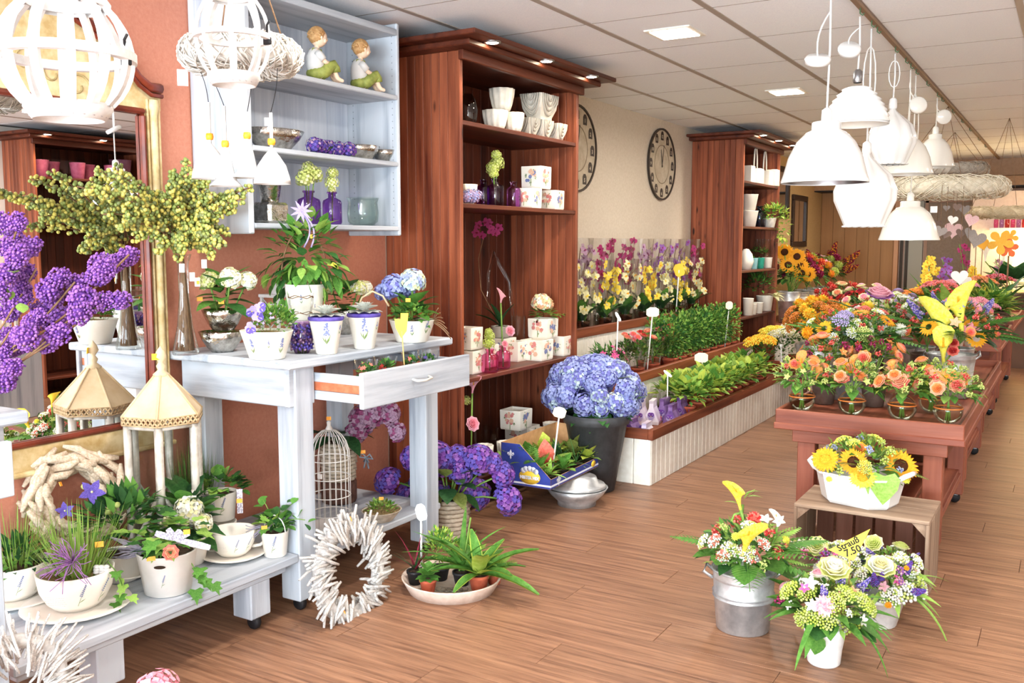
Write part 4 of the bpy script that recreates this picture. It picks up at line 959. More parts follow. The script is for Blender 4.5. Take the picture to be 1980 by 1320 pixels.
# oval white twig wreath leaning on the table front
def twig_wreath(label, C0, rx, rz, n, L, r, m, tiltx=0, seed=1, rad=.5, name='twig_wreath', jitter=.5, rim=.03, rz_=0):
    t = thing(name, label, 'wreath', C0, rot=(tiltx, 0, rz_)); rr = random.Random(seed)
    MB().tube([(rx * math.cos(a), 0, rz * math.sin(a)) for a in [2 * pi * k / 28 for k in range(28)]], rim, 8, closed=True).build('wreath_core', m, t)
    me = [MB().tube([(0, 0, -.5), (.02 * q, .01, -.2), (-.02, -.015 * q, .15), (.015, 0, .5)], [.7 * r / L, r / L, r / L * .9, r / L * .7], 6).mesh('twig', m) for q in (-1, 0, 1)]
    for k in range(n):
        a = 2 * pi * k / n + rr.uniform(-.1, .1); c = Vector((rx * math.cos(a), rr.choice((-1, -1, -1, 1)) * rr.uniform(.4, 1.2) * rim, rz * math.sin(a))) + Vector((math.cos(a), 0, math.sin(a))) * rr.uniform(-.3, .35) * L * rad
        d = Vector((math.cos(a), rr.uniform(-.25, .25), math.sin(a))) * rad + Vector((-math.sin(a), 0, math.cos(a))) * (1 - rad) * rr.choice((1, .7)) + sph(rr) * jitter * .5
        M = Matrix.Translation(c) @ zdir(d) @ Matrix.Diagonal((L, L, L * rr.uniform(.6, 1.15), 1))
        put('twig', rr.choice(me), t, M=M)
    return t
WHT = mat('white_painted_twig', '#a19c98', '#d3cfca', rough=.8, scale=30)
wc = onx(676, 1103, -2.4); s = mpp(wc)
t = twig_wreath('oval white twig wreath leaning against the console table front', wc, 84 * s, 84 * s, 210, .115, .0068, WHT, 0, 21, .75, rz_=math.radians(52), rim=.028)
t.rotation_euler = (math.radians(-8), 0, math.radians(90)); sticker(t, (-.02, -.06, 105 * s), TAGO); sticker(t, (-.1, -.04, -62 * s), TAGO)
wc = onx(20, 1345, -2.27); s = mpp(wc)
t = twig_wreath('white twig wreath at the lower left corner leaning on the low bench', wc, 105 * s, 105 * s, 180, .125, .0045, WHT, 0, 22, .8, rz_=math.radians(90), rim=.02)
# ================================================================ things on the low bench
CUPM = mat('script_ivory_ceramic', '#eee6da', '#f5efe6', rough=.35, scale=6)
def cup(t, r, h, loc=(0, 0, 0), handle=True, ang=0., saucer=True):
    z = .012 if saucer else 0
    if saucer: MB().lathe([(0, 0), (r * .7, 0), (r * 1.1, .006), (r * 1.42, .018), (r * 1.4, .022), (r * 1.05, .012), (0, .01)], 30).build('saucer', CUPM, t, loc)
    c = MB().lathe([(0, z), (r * .55, z), (r * .75, z + h * .18), (r * .92, z + h * .5), (r, z + h), (r - .006, z + h), (r * .86, z + h * .5), (0, z + h * .35)], 30).build('cup', CUPM, t, loc)
    if handle: MB().tube([(r * .93 * math.cos(ang), r * .93 * math.sin(ang), z + h * .8)] + [((r * .93 + h * .42 * math.sin(q)) * math.cos(ang), (r * .93 + h * .42 * math.sin(q)) * math.sin(ang), z + h * (.5 + .32 * math.cos(q))) for q in (.5, 1, 1.57, 2.1, 2.6)] + [(r * .8 * math.cos(ang), r * .8 * math.sin(ang), z + h * .22)], .007, 8).build('cup_handle', CUPM, c)
    for k, q in enumerate((-.55, .1, .7)):
        me = (script_print(k), lavender_print(k), lavender_print(k + 3))[k]; a = camang(Vector(t.location)) + q
        decal(c, me, (r * .955 * math.cos(a), r * .955 * math.sin(a), z + h * (.35 if k == 0 else .5)), (math.cos(a), math.sin(a), -.35), r * (.35 if k == 0 else .42), name='printed_motif')
    return c
cA = ppx(30, 1172, LBZ, 45); t = thing('teacup_planter', 'large script-printed cup planter with dark leaves, cut by left picture edge', 'plant', cA); cup(t, .115, .12, handle=False)
MB().lathe([(0, .115), (.105, .11)], 14).build('soil', SOIL, t); grasses(t, 'light', 130, .2, .09, .9, 31, .03, (-.02, .02, .11)); foliage(t, ['deep', 'mid'], .1, .1, .08, 160, .05, .4, c=(0, 0, .12), seed=32, kind=1)
cB = ppx(150, 1197, LBZ, 60); t = thing('teacup_planter', 'large script-printed cup and saucer planter with purple raffia bow', 'plant', cB); cup(t, .122, .125, handle=False)
MB().lathe([(0, .118), (.112, .112)], 14).build('soil', MOSS, t); grasses(t, 'light', 160, .22, .07, 1., 33, .045, (-.01, .02, .11)); grasses(t, 'olive', 60, .16, .07, 1.1, 34, .06, (-.01, .02, .11), 'lavender_foliage')
dp = float(np.dot(np.array(cB) - _C, _f)); b = MB(); rr = random.Random(4); f = atd(140, 1085, dp - .11) - cB
for k in range(60): d = (Vector(_r) * rr.uniform(-1, .6) + Vector((0, 0, rr.uniform(-.9, 1.0))) + Vector(tocam(cB)) * .5).normalized(); b.tube(curve(f, f + d * rr.uniform(.05, .11), sph(rr) * .015, 3), .0013, 3)
b.build('raffia_bow', mat('purple_raffia', '#9a5fae', '#b98ac6', rough=.8), t, kind='stuff')
for k in range(9): q = atd(187 + (k % 3) * 9, 1096 + (k // 3) * 5, dp - .03) - cB; MB().ball((0, 0, 0), .011, 0, 6, 5, (1.2, 1, .7)).build('pebble', WMATT, t, q)
sticker(t, atd(192, 1052, dp - .06) - cB, TAGO, .026, .018); sticker(t, atd(20, 1050, dp) - cB, TAGO, .001, .001)
for k, (x, y) in enumerate(((225, 1105), (240, 1130), (232, 1150), (252, 1152), (222, 1165), (236, 1118))): p = atd(x, y, dp - .02) - cB; addleaf(t, 'ivy', 'light' if k % 2 else 'mid', p, jit((.3, -.3, -.4), .4), .045)
stem(t, [atd(x, y, dp - .02) - cB for x, y in ((208, 1085), (225, 1105), (236, 1130), (232, 1165))], .002, None, 'trailing_stem')
# balloon flower behind
bf = Vector((-2.9, 2.07, LBZ)); t = thing('balloon_flower_plant', 'balloon flower plant with purple-blue star blooms before the driftwood wreath', 'plant', bf); pot(t, CUPM, .06, .08, .1)
foliage(t, ['deep', 'mid', 'dark'], .13, .13, .12, 200, .06, .5, c=(0, 0, .2), seed=36, kind=1); dp = float(np.dot(np.array(bf) - _C, _f))
for x, y, r in ((177, 952, .05), (125, 988, .035)): p = atd(x, y, dp - .08) - bf; stem(t, [(0, 0, .2), p], .003); bloom(t, starflower('violet'), p, tocam(bf) + Vector((.3, 0, .3)), r, 'star_bloom')
for x, y in ((205, 985), (222, 972), (160, 935), (212, 978), (180, 975)): p = atd(x, y, dp - .08) - bf; stem(t, [(0, 0, .18), p], .002); bloom(t, berries(('lgreen',), 1, .9), p, (0, 0, 1), .014, 'flower_bud')
# grey oval pot with ivy, shell and bow
gp = ppx(326, 1157, LBZ, 45); t = thing('grey_oval_planter', 'grey-white oval planter with trailing ivy, gingham bow and terracotta rose', 'plant', gp); o = pot(t, mat('greyed_white_glaze', '#cfc8c2', '#dfdad4', rough=.5, scale=6), .075, .098, .15, soil=SOIL); o.scale = (1.05, 1.05, 1); ca = camang(gp)
decal(o, MB().lathe([(0, .004), (.4, .003), (.42, 0)], 14).mesh('keyhole_grip', SOIL), (.094 * math.cos(ca - .25), .094 * math.sin(ca - .25), .118), (math.cos(ca - .25), math.sin(ca - .25), -.15), .045, name='grip_hole').scale[1] *= .35
conv_decal(o, lavender_print(9), ca - .2, .075, .098, .15, .06, .03, 'printed_lavender'); dp = float(np.dot(np.array(gp) - _C, _f))
rr = random.Random(8)
for i in range(52): a = rr.uniform(0, 6.3); q = rr.uniform(.03, .13); addleaf(t, 'ivy', rr.choice(('mid', 'light', 'dark')), (q * math.cos(a), q * math.sin(a), .16 + rr.uniform(-.01, .09)), (math.cos(a), math.sin(a), rr.uniform(-.5, .5)), rr.uniform(.04, .07))
for x, y in ((385, 1110), (395, 1122), (378, 1140), (412, 1128), (388, 1098)): addleaf(t, 'ivy', 'mid', atd(x, y, dp - .04) - gp, jit((.5, -.4, -.3), .3), .055)
stem(t, [atd(x, y, dp - .03) - gp for x, y in ((365, 1080), (382, 1108), (400, 1135))], .002, None, 'trailing_stem')
GING = mat('gingham_ribbon', '#9c97a8', '#e4e1e6', rough=.8, scale=160, lo=.48, hi=.52); b = MB()
for x0, y0_ in ((300, 1030), (325, 1022), (348, 1025), (365, 1030), (405, 1058)): p0 = atd(338, 1042, dp - .1) - gp; p1 = atd(x0, y0_, dp - .12) - gp; b.leaf(p0, p1 - p0, tocam(gp), (p1 - p0).length * 1.0, .02, .1, .4, 0, 4, wid=lambda q: .6 + .5 * math.sin(pi * q * .8))
b.build('gingham_bow', GING, t); bloom(t, rose(('peach', 'coral')), atd(330, 1068, dp - .11) - gp, tocam(gp), .026, 'clay_rose'); sticker(t, atd(361, 1028, dp - .125) - gp); sticker(t, atd(292, 1080, dp - .12) - gp, TAGO, .028, .014)
b = MB(); rr = random.Random(3)
for k in range(16): p0 = atd(285, 1065, dp - .06) - gp; b.tube(curve(p0, p0 + Vector(_r) * -rr.uniform(.05, .14) + Vector((0, 0, rr.uniform(-.03, .05))), sph(rr) * .01, 3), [.001, .003, .004, .002], 4)
b.build('dried_lavender_sprig', mat('dried_lavender_grey', '#7f7a8c', '#9d97a6', rough=.9), t, kind='stuff')
# white hydrangea behind
wh = Vector((-2.83, 2.31, LBZ)); t = thing('white_hydrangea_pot', 'dark-leaved plant with one white hydrangea head in the middle of the low bench', 'plant', wh); pot(t, CUPM, .06, .085, .11); dp = float(np.dot(np.array(wh) - _C, _f))
for i, d in enumerate(dirs(34, -.2, 1.)): addleaf(t, 'ovate', ('dark', 'mid', 'deep')[i % 3], (d.x * .04, d.y * .04, .12 + .13 * i / 34), d, .12 * RND.uniform(.8, 1.2))
for x, y, r, c in ((365, 986, .052, HY_W), (393, 1010, .035, ('cream', 'white'))): p = atd(x, y, dp - .1) - wh; stem(t, [(0, 0, .1), p], .004); bloom(t, hydrangea(c), p, (p.x, p.y, .1), r, 'flower_head')
for x, y in ((325, 1000), (318, 1010)): bloom(t, berries(('lgreen', 'cream'), 8, .4), atd(x, y, dp - .12) - wh, (0, 0, 1), .018, 'flower_bud')
t = thing('lavender_pot', 'fine green grass-like plant at the foot of the big lantern', 'plant', Vector((-3.05, 2.52, LBZ))); pot(t, CUPM, .045, .058, .1); grasses(t, 'mid', 190, .26, .06, .55, 41, .04, (0, 0, .1)); grasses(t, 'olive', 40, .3, .05, .6, 42, .02, (0, 0, .1), 'seed_stems')
# cups and ivy pots on the right part of the bench
cC = ppx(452, 1088, LBZ, 38); t = thing('teacup', 'ivory lavender-printed cup with saucer on the low bench, nearly empty', 'cup', cC); cup(t, .088, .098, ang=camang(cC) + 1.7)
pC = Vector((-2.89, 2.5, LBZ)); t = thing('teacup', 'stacked ivory cup on the bench hidden behind the nearly empty cup', 'cup', pC); cup(t, .08, .09, ang=camang(pC) - 1.6)
t = thing('ivy_pot', 'taller printed pot with ivy and gingham ribbon, back of low bench', 'plant', pC + Vector((.0, .03, .105))); o = pot(t, CUPM, .05, .064, .115); ca = camang(pC); conv_decal(o, lavender_print(11), ca, .05, .064, .115, .06, .045); dp = float(np.dot(np.array(pC) - _C, _f))
rr = random.Random(14)
def ivyball(t, n, r, z, rz, seed, L=(.034, .05), cols=('mid', 'dark', 'mid', 'light')):
    rr = random.Random(seed)
    for i in range(n): d = sph(rr); d.z = abs(d.z) * rz; p = Vector((d.x * r, d.y * r, z + d.z * r)); addleaf(t, rr.choice(('ivy', 'round')), rr.choice(cols), p, d + sph(rr) * .5 + Vector((0, 0, .1)), rr.uniform(*L))
ivyball(t, 80, .085, .12, .7, 15); p0 = atd(463, 945, dp - .08) - Vector(t.location); b = MB(); b.leaf(p0, (0, 0, -1), tocam(pC), .1, .022, .05, .2, 0, 5, wid=lambda q: 1); b.build('gingham_ribbon', GING, t); sticker(t, atd(463, 968, dp - .1) - Vector(t.location))
b = MB()
for k in range(7): p0 = atd(415, 960 + k * 3, dp - .05) - Vector(t.location); b.tube(curve(p0, p0 - Vector(_r) * .07 + Vector((0, 0, -.02 * k + .03)), sph(rr) * .01), .002, 4)
b.build('dried_stems', mat('dried_lavender_grey'), t, kind='stuff')
pD = ppx(533, 1080, LBZ, 22); t = thing('ivy_pot', 'small printed bucket pot with round-leaved ivy at the bench end', 'plant', pD); o = pot(t, CUPM, .043, .055, .1); ca = camang(pD); conv_decal(o, lavender_print(12), ca - .2, .043, .055, .1, .05, .045); dp = float(np.dot(np.array(pD) - _C, _f))
ivyball(t, 34, .055, .115, .8, 16); rr = random.Random(6)
for tip in ((505, 962), (570, 970), (590, 1005), (515, 1000)):
    T = atd(*tip, dp) - pD; stem(t, curve((0, 0, .1), T, (0, 0, .02)), .0018, None, 'ivy_stem')
    for k in range(10): p = Vector((0, 0, .1)).lerp(T, k / 9) + sph(rr) * .02; addleaf(t, 'round', rr.choice(('mid', 'dark')), p, sph(rr) + Vector((0, 0, .2)), .036)
MB().tube([(.056 * math.cos(a) , .0, .1 + .06 * math.sin(a)) for a in [pi * k / 8 for k in range(9)]], .0025, 5).build('bail_handle', GOLDW, t); sticker(t, atd(511, 1020, dp - .06) - pD)
b = MB()
for k in range(6): p0 = atd(505, 1015 + k * 2, dp - .04) - pD; b.tube(curve(p0, p0 - Vector(_r) * .06 + Vector((0, 0, -.01 * k)), sph(rr) * .008), .002, 4)
b.build('dried_stems', mat('dried_lavender_grey'), t, kind='stuff')
t = thing('saucer_planter', 'low saucer with pebbles behind the grey oval planter', 'dish', ppx(252, 1118, LBZ, 30)); MB().lathe([(0, 0), (.07, 0), (.115, .018), (.112, .022), (.07, .01), (0, .01)], 28).build('saucer', CUPM, t)
for k in range(7): MB().ball((0, 0, 0), .012, 0, 6, 5, (1.2, 1, .7)).build('pebble', WMATT, t, (.05 * math.cos(k), .05 * math.sin(k), .017))
# driftwood wreath under the mirror
DRIFT = mat('driftwood', '#b49c82', '#d8c8b2', rough=.85, scale=18, rnd=.12)
wc = onx(146, 962, -3.1); s = mpp(wc); t = thing('driftwood_wreath', 'round driftwood wreath leaning on the wall under the mirror', 'wreath', wc, rot=(math.radians(-12), 0, math.radians(72))); rr = random.Random(17)
me = [MB().tube([(0, 0, -.5), (.05, .02 * q, -.2), (-.04 * q, -.02, .2), (.03, 0, .5)], [.05, .11, .1, .04], 7).mesh('driftwood_piece', DRIFT) for q in (-1, 1, .4)]
for k in range(85):
    a = 2 * pi * k / 85; R_ = (68 + rr.uniform(-20, 20)) * s; c = Vector((R_ * math.cos(a), rr.uniform(-.03, .025), R_ * math.sin(a) * 1.05)); d = Vector((-math.sin(a), rr.uniform(-.2, .2), math.cos(a))) + sph(rr) * .35
    put('driftwood_piece', rr.choice(me), t, M=Matrix.Translation(c) @ zdir(d) @ Matrix.Diagonal((.15, .15, rr.uniform(.1, .19), 1)))
sticker(t, (-.06, -.06, .06), TAGO)
# big hexagonal lantern
lp = onx(322, 985, -2.97); lp.z = LBZ; s = mpp(onx(322, 850, -2.97)); dpl = float(np.dot(np.array(onx(322, 850, -2.97)) - _C, _f)); hz = lambda y: float(atd(322, y, dpl).z) - LBZ
t = thing('hexagonal_lantern', 'large hexagonal lantern with tan metal roof standing by the mirror', 'lantern', lp); RL = 70 * s; zb, ze, zr, zt_ = .03, hz(808), hz(795), hz(722)
TAN = mat('tan_lantern_roof', '#c9ad84', '#dcc6a2', rough=.5, scale=8); WW = mat('weathered_white_wood', '#b9b0a3', '#ded8ce', rough=.75, scale=20)
hexp = lambda R, k: (R * math.cos(k * pi / 3 + .25), R * math.sin(k * pi / 3 + .25))
for k in range(6):
    x, y = hexp(RL * .97, k); x2, y2 = hexp(RL * .97, k + 1); MB().tube([(x, y, zb), (x, y, ze)], .016, 4).build('post', WW, t)
    for z in (zb + .012, ze - .012): MB().tube([(x, y, z), (x2, y2, z)], .012, 4).build('rail', WW, t)
    zm = zb + (ze - zb) * .5
    MB().tube([(x, y, zb + .02), (x2, y2, zm)], .009, 4).build('lattice_bar', WW, t); MB().tube([(x2, y2, zb + .02), (x, y, zm)], .009, 4).build('lattice_bar', WW, t)
    g = MB(); g.add([(x * .97, y * .97, zb), (x2 * .97, y2 * .97, zb), (x2 * .97, y2 * .97, ze), (x * .97, y * .97, ze)], [(0, 1, 2, 3)]); g.build('pane', GLASS, t)
    X, Y = hexp(RL * 1.13, k); X2, Y2 = hexp(RL * 1.13, k + 1); r = MB(); r.add([(X, Y, zr), (X2, Y2, zr), (X2 * .17, Y2 * .17, zt_), (X * .17, Y * .17, zt_)], [(0, 1, 2, 3)], 0, False); r.tube([(X, Y, zr), (X * .17, Y * .17, zt_)], .005, 5); r.build('roof_panel', TAN, t)
    # fretwork band of diamond cut-outs
    B = MB()
    for q in range(8):
        u0, u1 = q / 8, (q + 1) / 8; um = (u0 + u1) / 2; L_ = lambda u, z: (X * .985 * (1 - u) + X2 * .985 * u, Y * .985 * (1 - u) + Y2 * .985 * u, z); z0, z1 = ze - .002, zr; zm_ = (z0 + z1) / 2; h_ = (z1 - z0)
        for (ua, za), (ub, zb_) in (((u0, z0), (um, zm_)), ((um, zm_), (u1, z1)), ((u0, z1), (um, zm_)), ((um, zm_), (u1, z0))): B.tube([L_(ua, za), L_(ub, zb_)], h_ * .16, 4)
    for z in (ze - .004, zr): B.tube([(X * .985, Y * .985, z), (X2 * .985, Y2 * .985, z)], .004, 4)
    B.build('fret_band', mat('tan_fretwork', '#b99a72', '#cdb38c', rough=.5), t)
MB().lathe([(0, 0), (RL * 1.02, 0), (RL * 1.02, .03), (0, .03)], 6, smooth=False).build('base_plate', WW, t).rotation_euler = (0, 0, .25)
MB().lathe([(RL * .19, zt_ - .005), (RL * .22, zt_ + .004), (.012, zt_ + .02), (.018, zt_ + .035), (.008, zt_ + .05), (.022, zt_ + .07), (.016, zt_ + .09), (.005, zt_ + .105), (0, zt_ + .112)], 12).build('finial', TAN, t); sticker(t, (.0, -.022, zt_ + .072), mat('yellow_sticker', '#f2c51f', rough=.5), .028, .024)
# lilac in a vase on the cut-off table
LV = Vector((-2.5, 1.26, TT)); t = thing('glass_vase', 'slender clear vase at the left edge holding purple lilac', 'vase', LV); MB().lathe([(0, 0), (.045, 0), (.04, .02), (.022, .12), (.026, .2)], 18).build('glass_body', GLASS, t)
t = thing('lilac_branches', 'purple lilac branches spreading in from the left picture edge', 'flowers', LV + Vector((0, 0, .02))); LI = ('purple', 'lilac', 'lilac', 'lilac'); rr = random.Random(19); d0 = float(np.dot(np.array(LV) - _C, _f))
spots = [(15, 430), (38, 425), (10, 470), (28, 490), (5, 520), (35, 520), (10, 560), (40, 575), (20, 600), (50, 560), (60, 520), (110, 530), (95, 555), (78, 590), (60, 620), (85, 615), (40, 640), (15, 640), (5, 680), (20, 700), (10, 735), (30, 665), (65, 655), (130, 620), (110, 640), (88, 655), (145, 560), (165, 580), (150, 545), (188, 525), (205, 515), (225, 505), (195, 513), (248, 492), (230, 570), (205, 580), (175, 588), (163, 610), (48, 545), (100, 570), (20, 455), (55, 470)]
for i, (x, y) in enumerate(spots):
    p = atd(x, y, d0 + rr.uniform(-.1, .12)) - Vector(t.location); d = (p - Vector((-.05, -.05, -.25))).normalized()
    bloom(t, lilac(LI), p - d * .03, d + sph(rr) * .5, rr.uniform(.048, .07), 'lilac_panicle')
for x, y in ((250, 492), (228, 560), (145, 545), (132, 620), (40, 425), (70, 520), (85, 655), (20, 640)): T = atd(x, y, d0 + .02) - Vector(t.location); stem(t, curve((0, 0, .05), T, (0, 0, -.05)), .0028, TWIG)
for x, y in ((28, 528), (45, 605), (20, 580)): addleaf(t, 'ovate', 'light', atd(x, y, d0 - .05) - Vector(t.location), jit((.4, -.4, .3), .3), .05)
# pink hydrangea just entering the frame at the bottom
ph = onx(305, 1338, -2.2); t = thing('pink_hydrangea', 'pink hydrangea head peeking in at the bottom picture edge', 'plant', (ph.x, ph.y, 0)); pot(t, TERRA, .06, .08, .1); stem(t, [(0, 0, .08), (0, 0, ph.z)], .005); bloom(t, hydrangea(('pink', 'rose', 'pink'), 90, .34), (0, 0, ph.z), (0, 0, 1), .062, 'flower_head')
for d in dirs(6, -.2, .3): addleaf(t, 'ovate', 'mid', (0, 0, ph.z - .08), d, .09)
# ================================================================ hanging globe lanterns, wicker ring, flower bells
def globe_lantern(label, C0, R_, hz, n=12, cb=.57, ct=.6, pen=.16):
    """round basket of wooden ribs: two collars, an equator hoop, curved ribs, chain to the ceiling"""
    t = thing('globe_lantern', label, 'lantern', C0); zb, zt_ = -hz * .78, hz * .78; w = R_ * .105
    def rad(z): return R_ * math.sqrt(max(.05, 1 - (z / (hz * 1.02)) ** 2))
    for k in range(n):
        a = 2 * pi * k / n; u = Vector((math.cos(a), math.sin(a), 0)); v_ = Vector((-math.sin(a), math.cos(a), 0)); b = MB(); V = []
        for i in range(11):
            z = zb + (zt_ - zb) * i / 10; r = rad(z) if abs(z) < hz * .77 else rad(z)
            for dr, ds in ((-.5, -1), (.5, -1), (.5, 1), (-.5, 1)): V.append(u * (r + dr * w) + v_ * (ds * w * .62) + Vector((0, 0, z)))
        b.add(V, [(i * 4 + q, i * 4 + (q + 1) % 4, i * 4 + 4 + (q + 1) % 4, i * 4 + 4 + q) for i in range(10) for q in range(4)], 0, False); b.build('rib', WMATT, t)
    r = rad(0) + w * .3; MB().lathe([(r - w, -w * .7), (r + w * .5, -w * .7), (r + w * .5, w * .7), (r - w, w * .7), (r - w, -w * .7)], 36, smooth=False).build('equator_hoop', WMATT, t)
    for z0, s, rr_ in ((zb, -1, R_ * cb), (zt_, 1, R_ * ct)):
        h_ = hz * .22 * s; c = MB().lathe([(rr_ + w, z0 - h_ * .15), (rr_ + w * 1.1, z0 + h_ * .2), (rr_ * .98, z0 + h_), (rr_ * .93, z0 + h_), (rr_ * .94, z0)], 36).build('collar', WMATT, t)
        orn = MB(); m_ = 22
        for k in range(m_): a = 2 * pi * k / m_; orn.tube([((rr_ + .003 + (w * .9 if 0 else 0)) * math.cos(a + q * .05), (rr_ + .003) * math.sin(a + q * .05), z0 + h_ * (.55 + .28 * math.sin(q * 1.1))) for q in range(-2, 3)], R_ * .008, 4)
        orn.build('scroll_ornament', mat('grey_ornament', '#b3aeb0', rough=.6), c, kind='stuff')
    for k in range(3): a = k * 2.09; MB().tube([(R_ * ct * .9 * math.cos(a), R_ * ct * .9 * math.sin(a), zt_ + hz * .2), (0, 0, zt_ + hz * .7)], .003, 5).build('hanging_wire', STEEL, t)
    MB().tube([(0, 0, zt_ + hz * .7), (0, 0, H - C0[2])], .003, 5).build('hanging_chain', STEEL, t)
    p = Vector(_r) * R_ * .98; MB().box(-.012, -.006, -.01, .012, .006, .01, .002).build('latch', BLACK, t, p + Vector((0, 0, -.01))); MB().tube([p, p + Vector((.01, -.01, .03)), p + Vector((.02, -.01, .04))], .003, 4).build('latch_hook', BLACK, t)
    return t
gd = 1.95
globe_lantern('big white wooden globe lantern hanging in front of the mirror', atd(128, 108, gd), 118 * gd / F, 122 * gd / F)
gd = 2.6
globe_lantern('smaller white globe lantern hanging before the white wall shelf', atd(450, 72, gd), 68 * gd / F, 92 * gd / F, 8, .62, .5)
WICK = mat('white_wicker', '#b7b1a8', '#d9d4cc', rough=.7, scale=30)
def wicker_ring(label, C0, R_, r, n=90, m=None, hang=None, seed=1, tilt=(0, 0, 0), wires=4, group=None):
    t = thing('wicker_ring', label, 'wreath', C0, rot=tilt, group=group); rr = random.Random(seed); m = m or WICK
    MB().tube([(R_ * math.cos(a), R_ * math.sin(a), 0) for a in [2 * pi * k / 32 for k in range(32)]], r * .8, 8, closed=True).build('ring_core', m, t)
    b = MB()
    for k in range(n):
        a0 = rr.uniform(0, 2 * pi); ph_ = rr.uniform(0, 2 * pi); tw = rr.choice((-1, 1)) * rr.uniform(3, 7); q = rr.uniform(.86, 1.06)
        b.tube([((R_ + r * q * math.cos(ph_ + tw * u)) * math.cos(a0 + u), (R_ + r * q * math.cos(ph_ + tw * u)) * math.sin(a0 + u), r * q * math.sin(ph_ + tw * u)) for u in [k2 * .14 for k2 in range(8)]], r * .045, 4)
    b.build('woven_strands', m, t, kind='stuff')
    if hang:
        for k in range(wires): a = 2 * pi * k / wires + .4; MB().tube([(R_ * math.cos(a), R_ * math.sin(a), r * .8), (0, 0, hang)], .0025, 4).build('hanging_wire', TWIG, t)
    return t
rd = 3.06; rc = atd(467, 108, rd); wr = wicker_ring('white wicker ring hanging before the wall shelf behind the globe lantern', rc, 84 * rd / F, 34 * rd / F, 150, hang=H - rc.z, seed=4); sticker(wr, atd(353, 150, rd) - rc, WMATT, .034, .052)
@cached
def bellmesh(kind):
    b = MB()
    if kind == 0: b.lathe([(.006, .115), (.014, .105), (.026, .09), (.045, .06), (.056, .02), (.058, 0), (.055, .002), (.05, .03), (.03, .08), (.01, .1)], 24, fn=lambda a, z: 1 + (.06 * abs(math.cos(2.5 * a)) * (1 - z / .11)))
    else: b.lathe([(.006, .125), (.012, .115), (.018, .09), (.026, .05), (.036, .02), (.056, 0), (.053, .0), (.032, .02), (.014, .09)], 24, fn=lambda a, z: 1 + (.14 * math.cos(4 * a) * max(0, 1 - z / .04)))
    return b.mesh('bell_flower', WPAINT)
for i, (x, yb, yt, k) in enumerate(((408, 346, 200, 0), (438, 360, 207, 1), (480, 344, 225, 1), (527, 356, 220, 0))):
    p = atd(x, yb, rd); t = thing('hanging_bell', ['white scalloped flower bell hanging leftmost under the ring', 'white flared flower bell hanging second from left', 'white flared flower bell hanging third from left', 'white scalloped flower bell hanging rightmost, before silver bowls'][i], 'ornament', p, group='flower bells under the wicker ring')
    put('bell', bellmesh(k), t, (0, 0, 0)); z1 = atd(x, yt, rd).z - p.z; MB().tube([(0, 0, .11), (0, 0, z1)], .0055, 6).build('stem_rod', WPAINT, t); vv = Vector((p.x - rc.x, p.y - rc.y, 0)); vv = (vv if vv.length > .01 else Vector(_r)).normalized() * 84 * rd / F; MB().tube(curve((0, 0, z1), (rc.x + vv.x - p.x, rc.y + vv.y - p.y, rc.z - p.z - .03), (.01, 0, 0)), .0012, 4).build('wire', BLACK, t)
    MB().lathe([(0, .125), (.011, .127), (.013, .137), (.011, .147), (0, .149)], 10).build('yellow_bead', TAGO, t); sticker(t, (0, -.012, .2), WMATT, .024, .026)
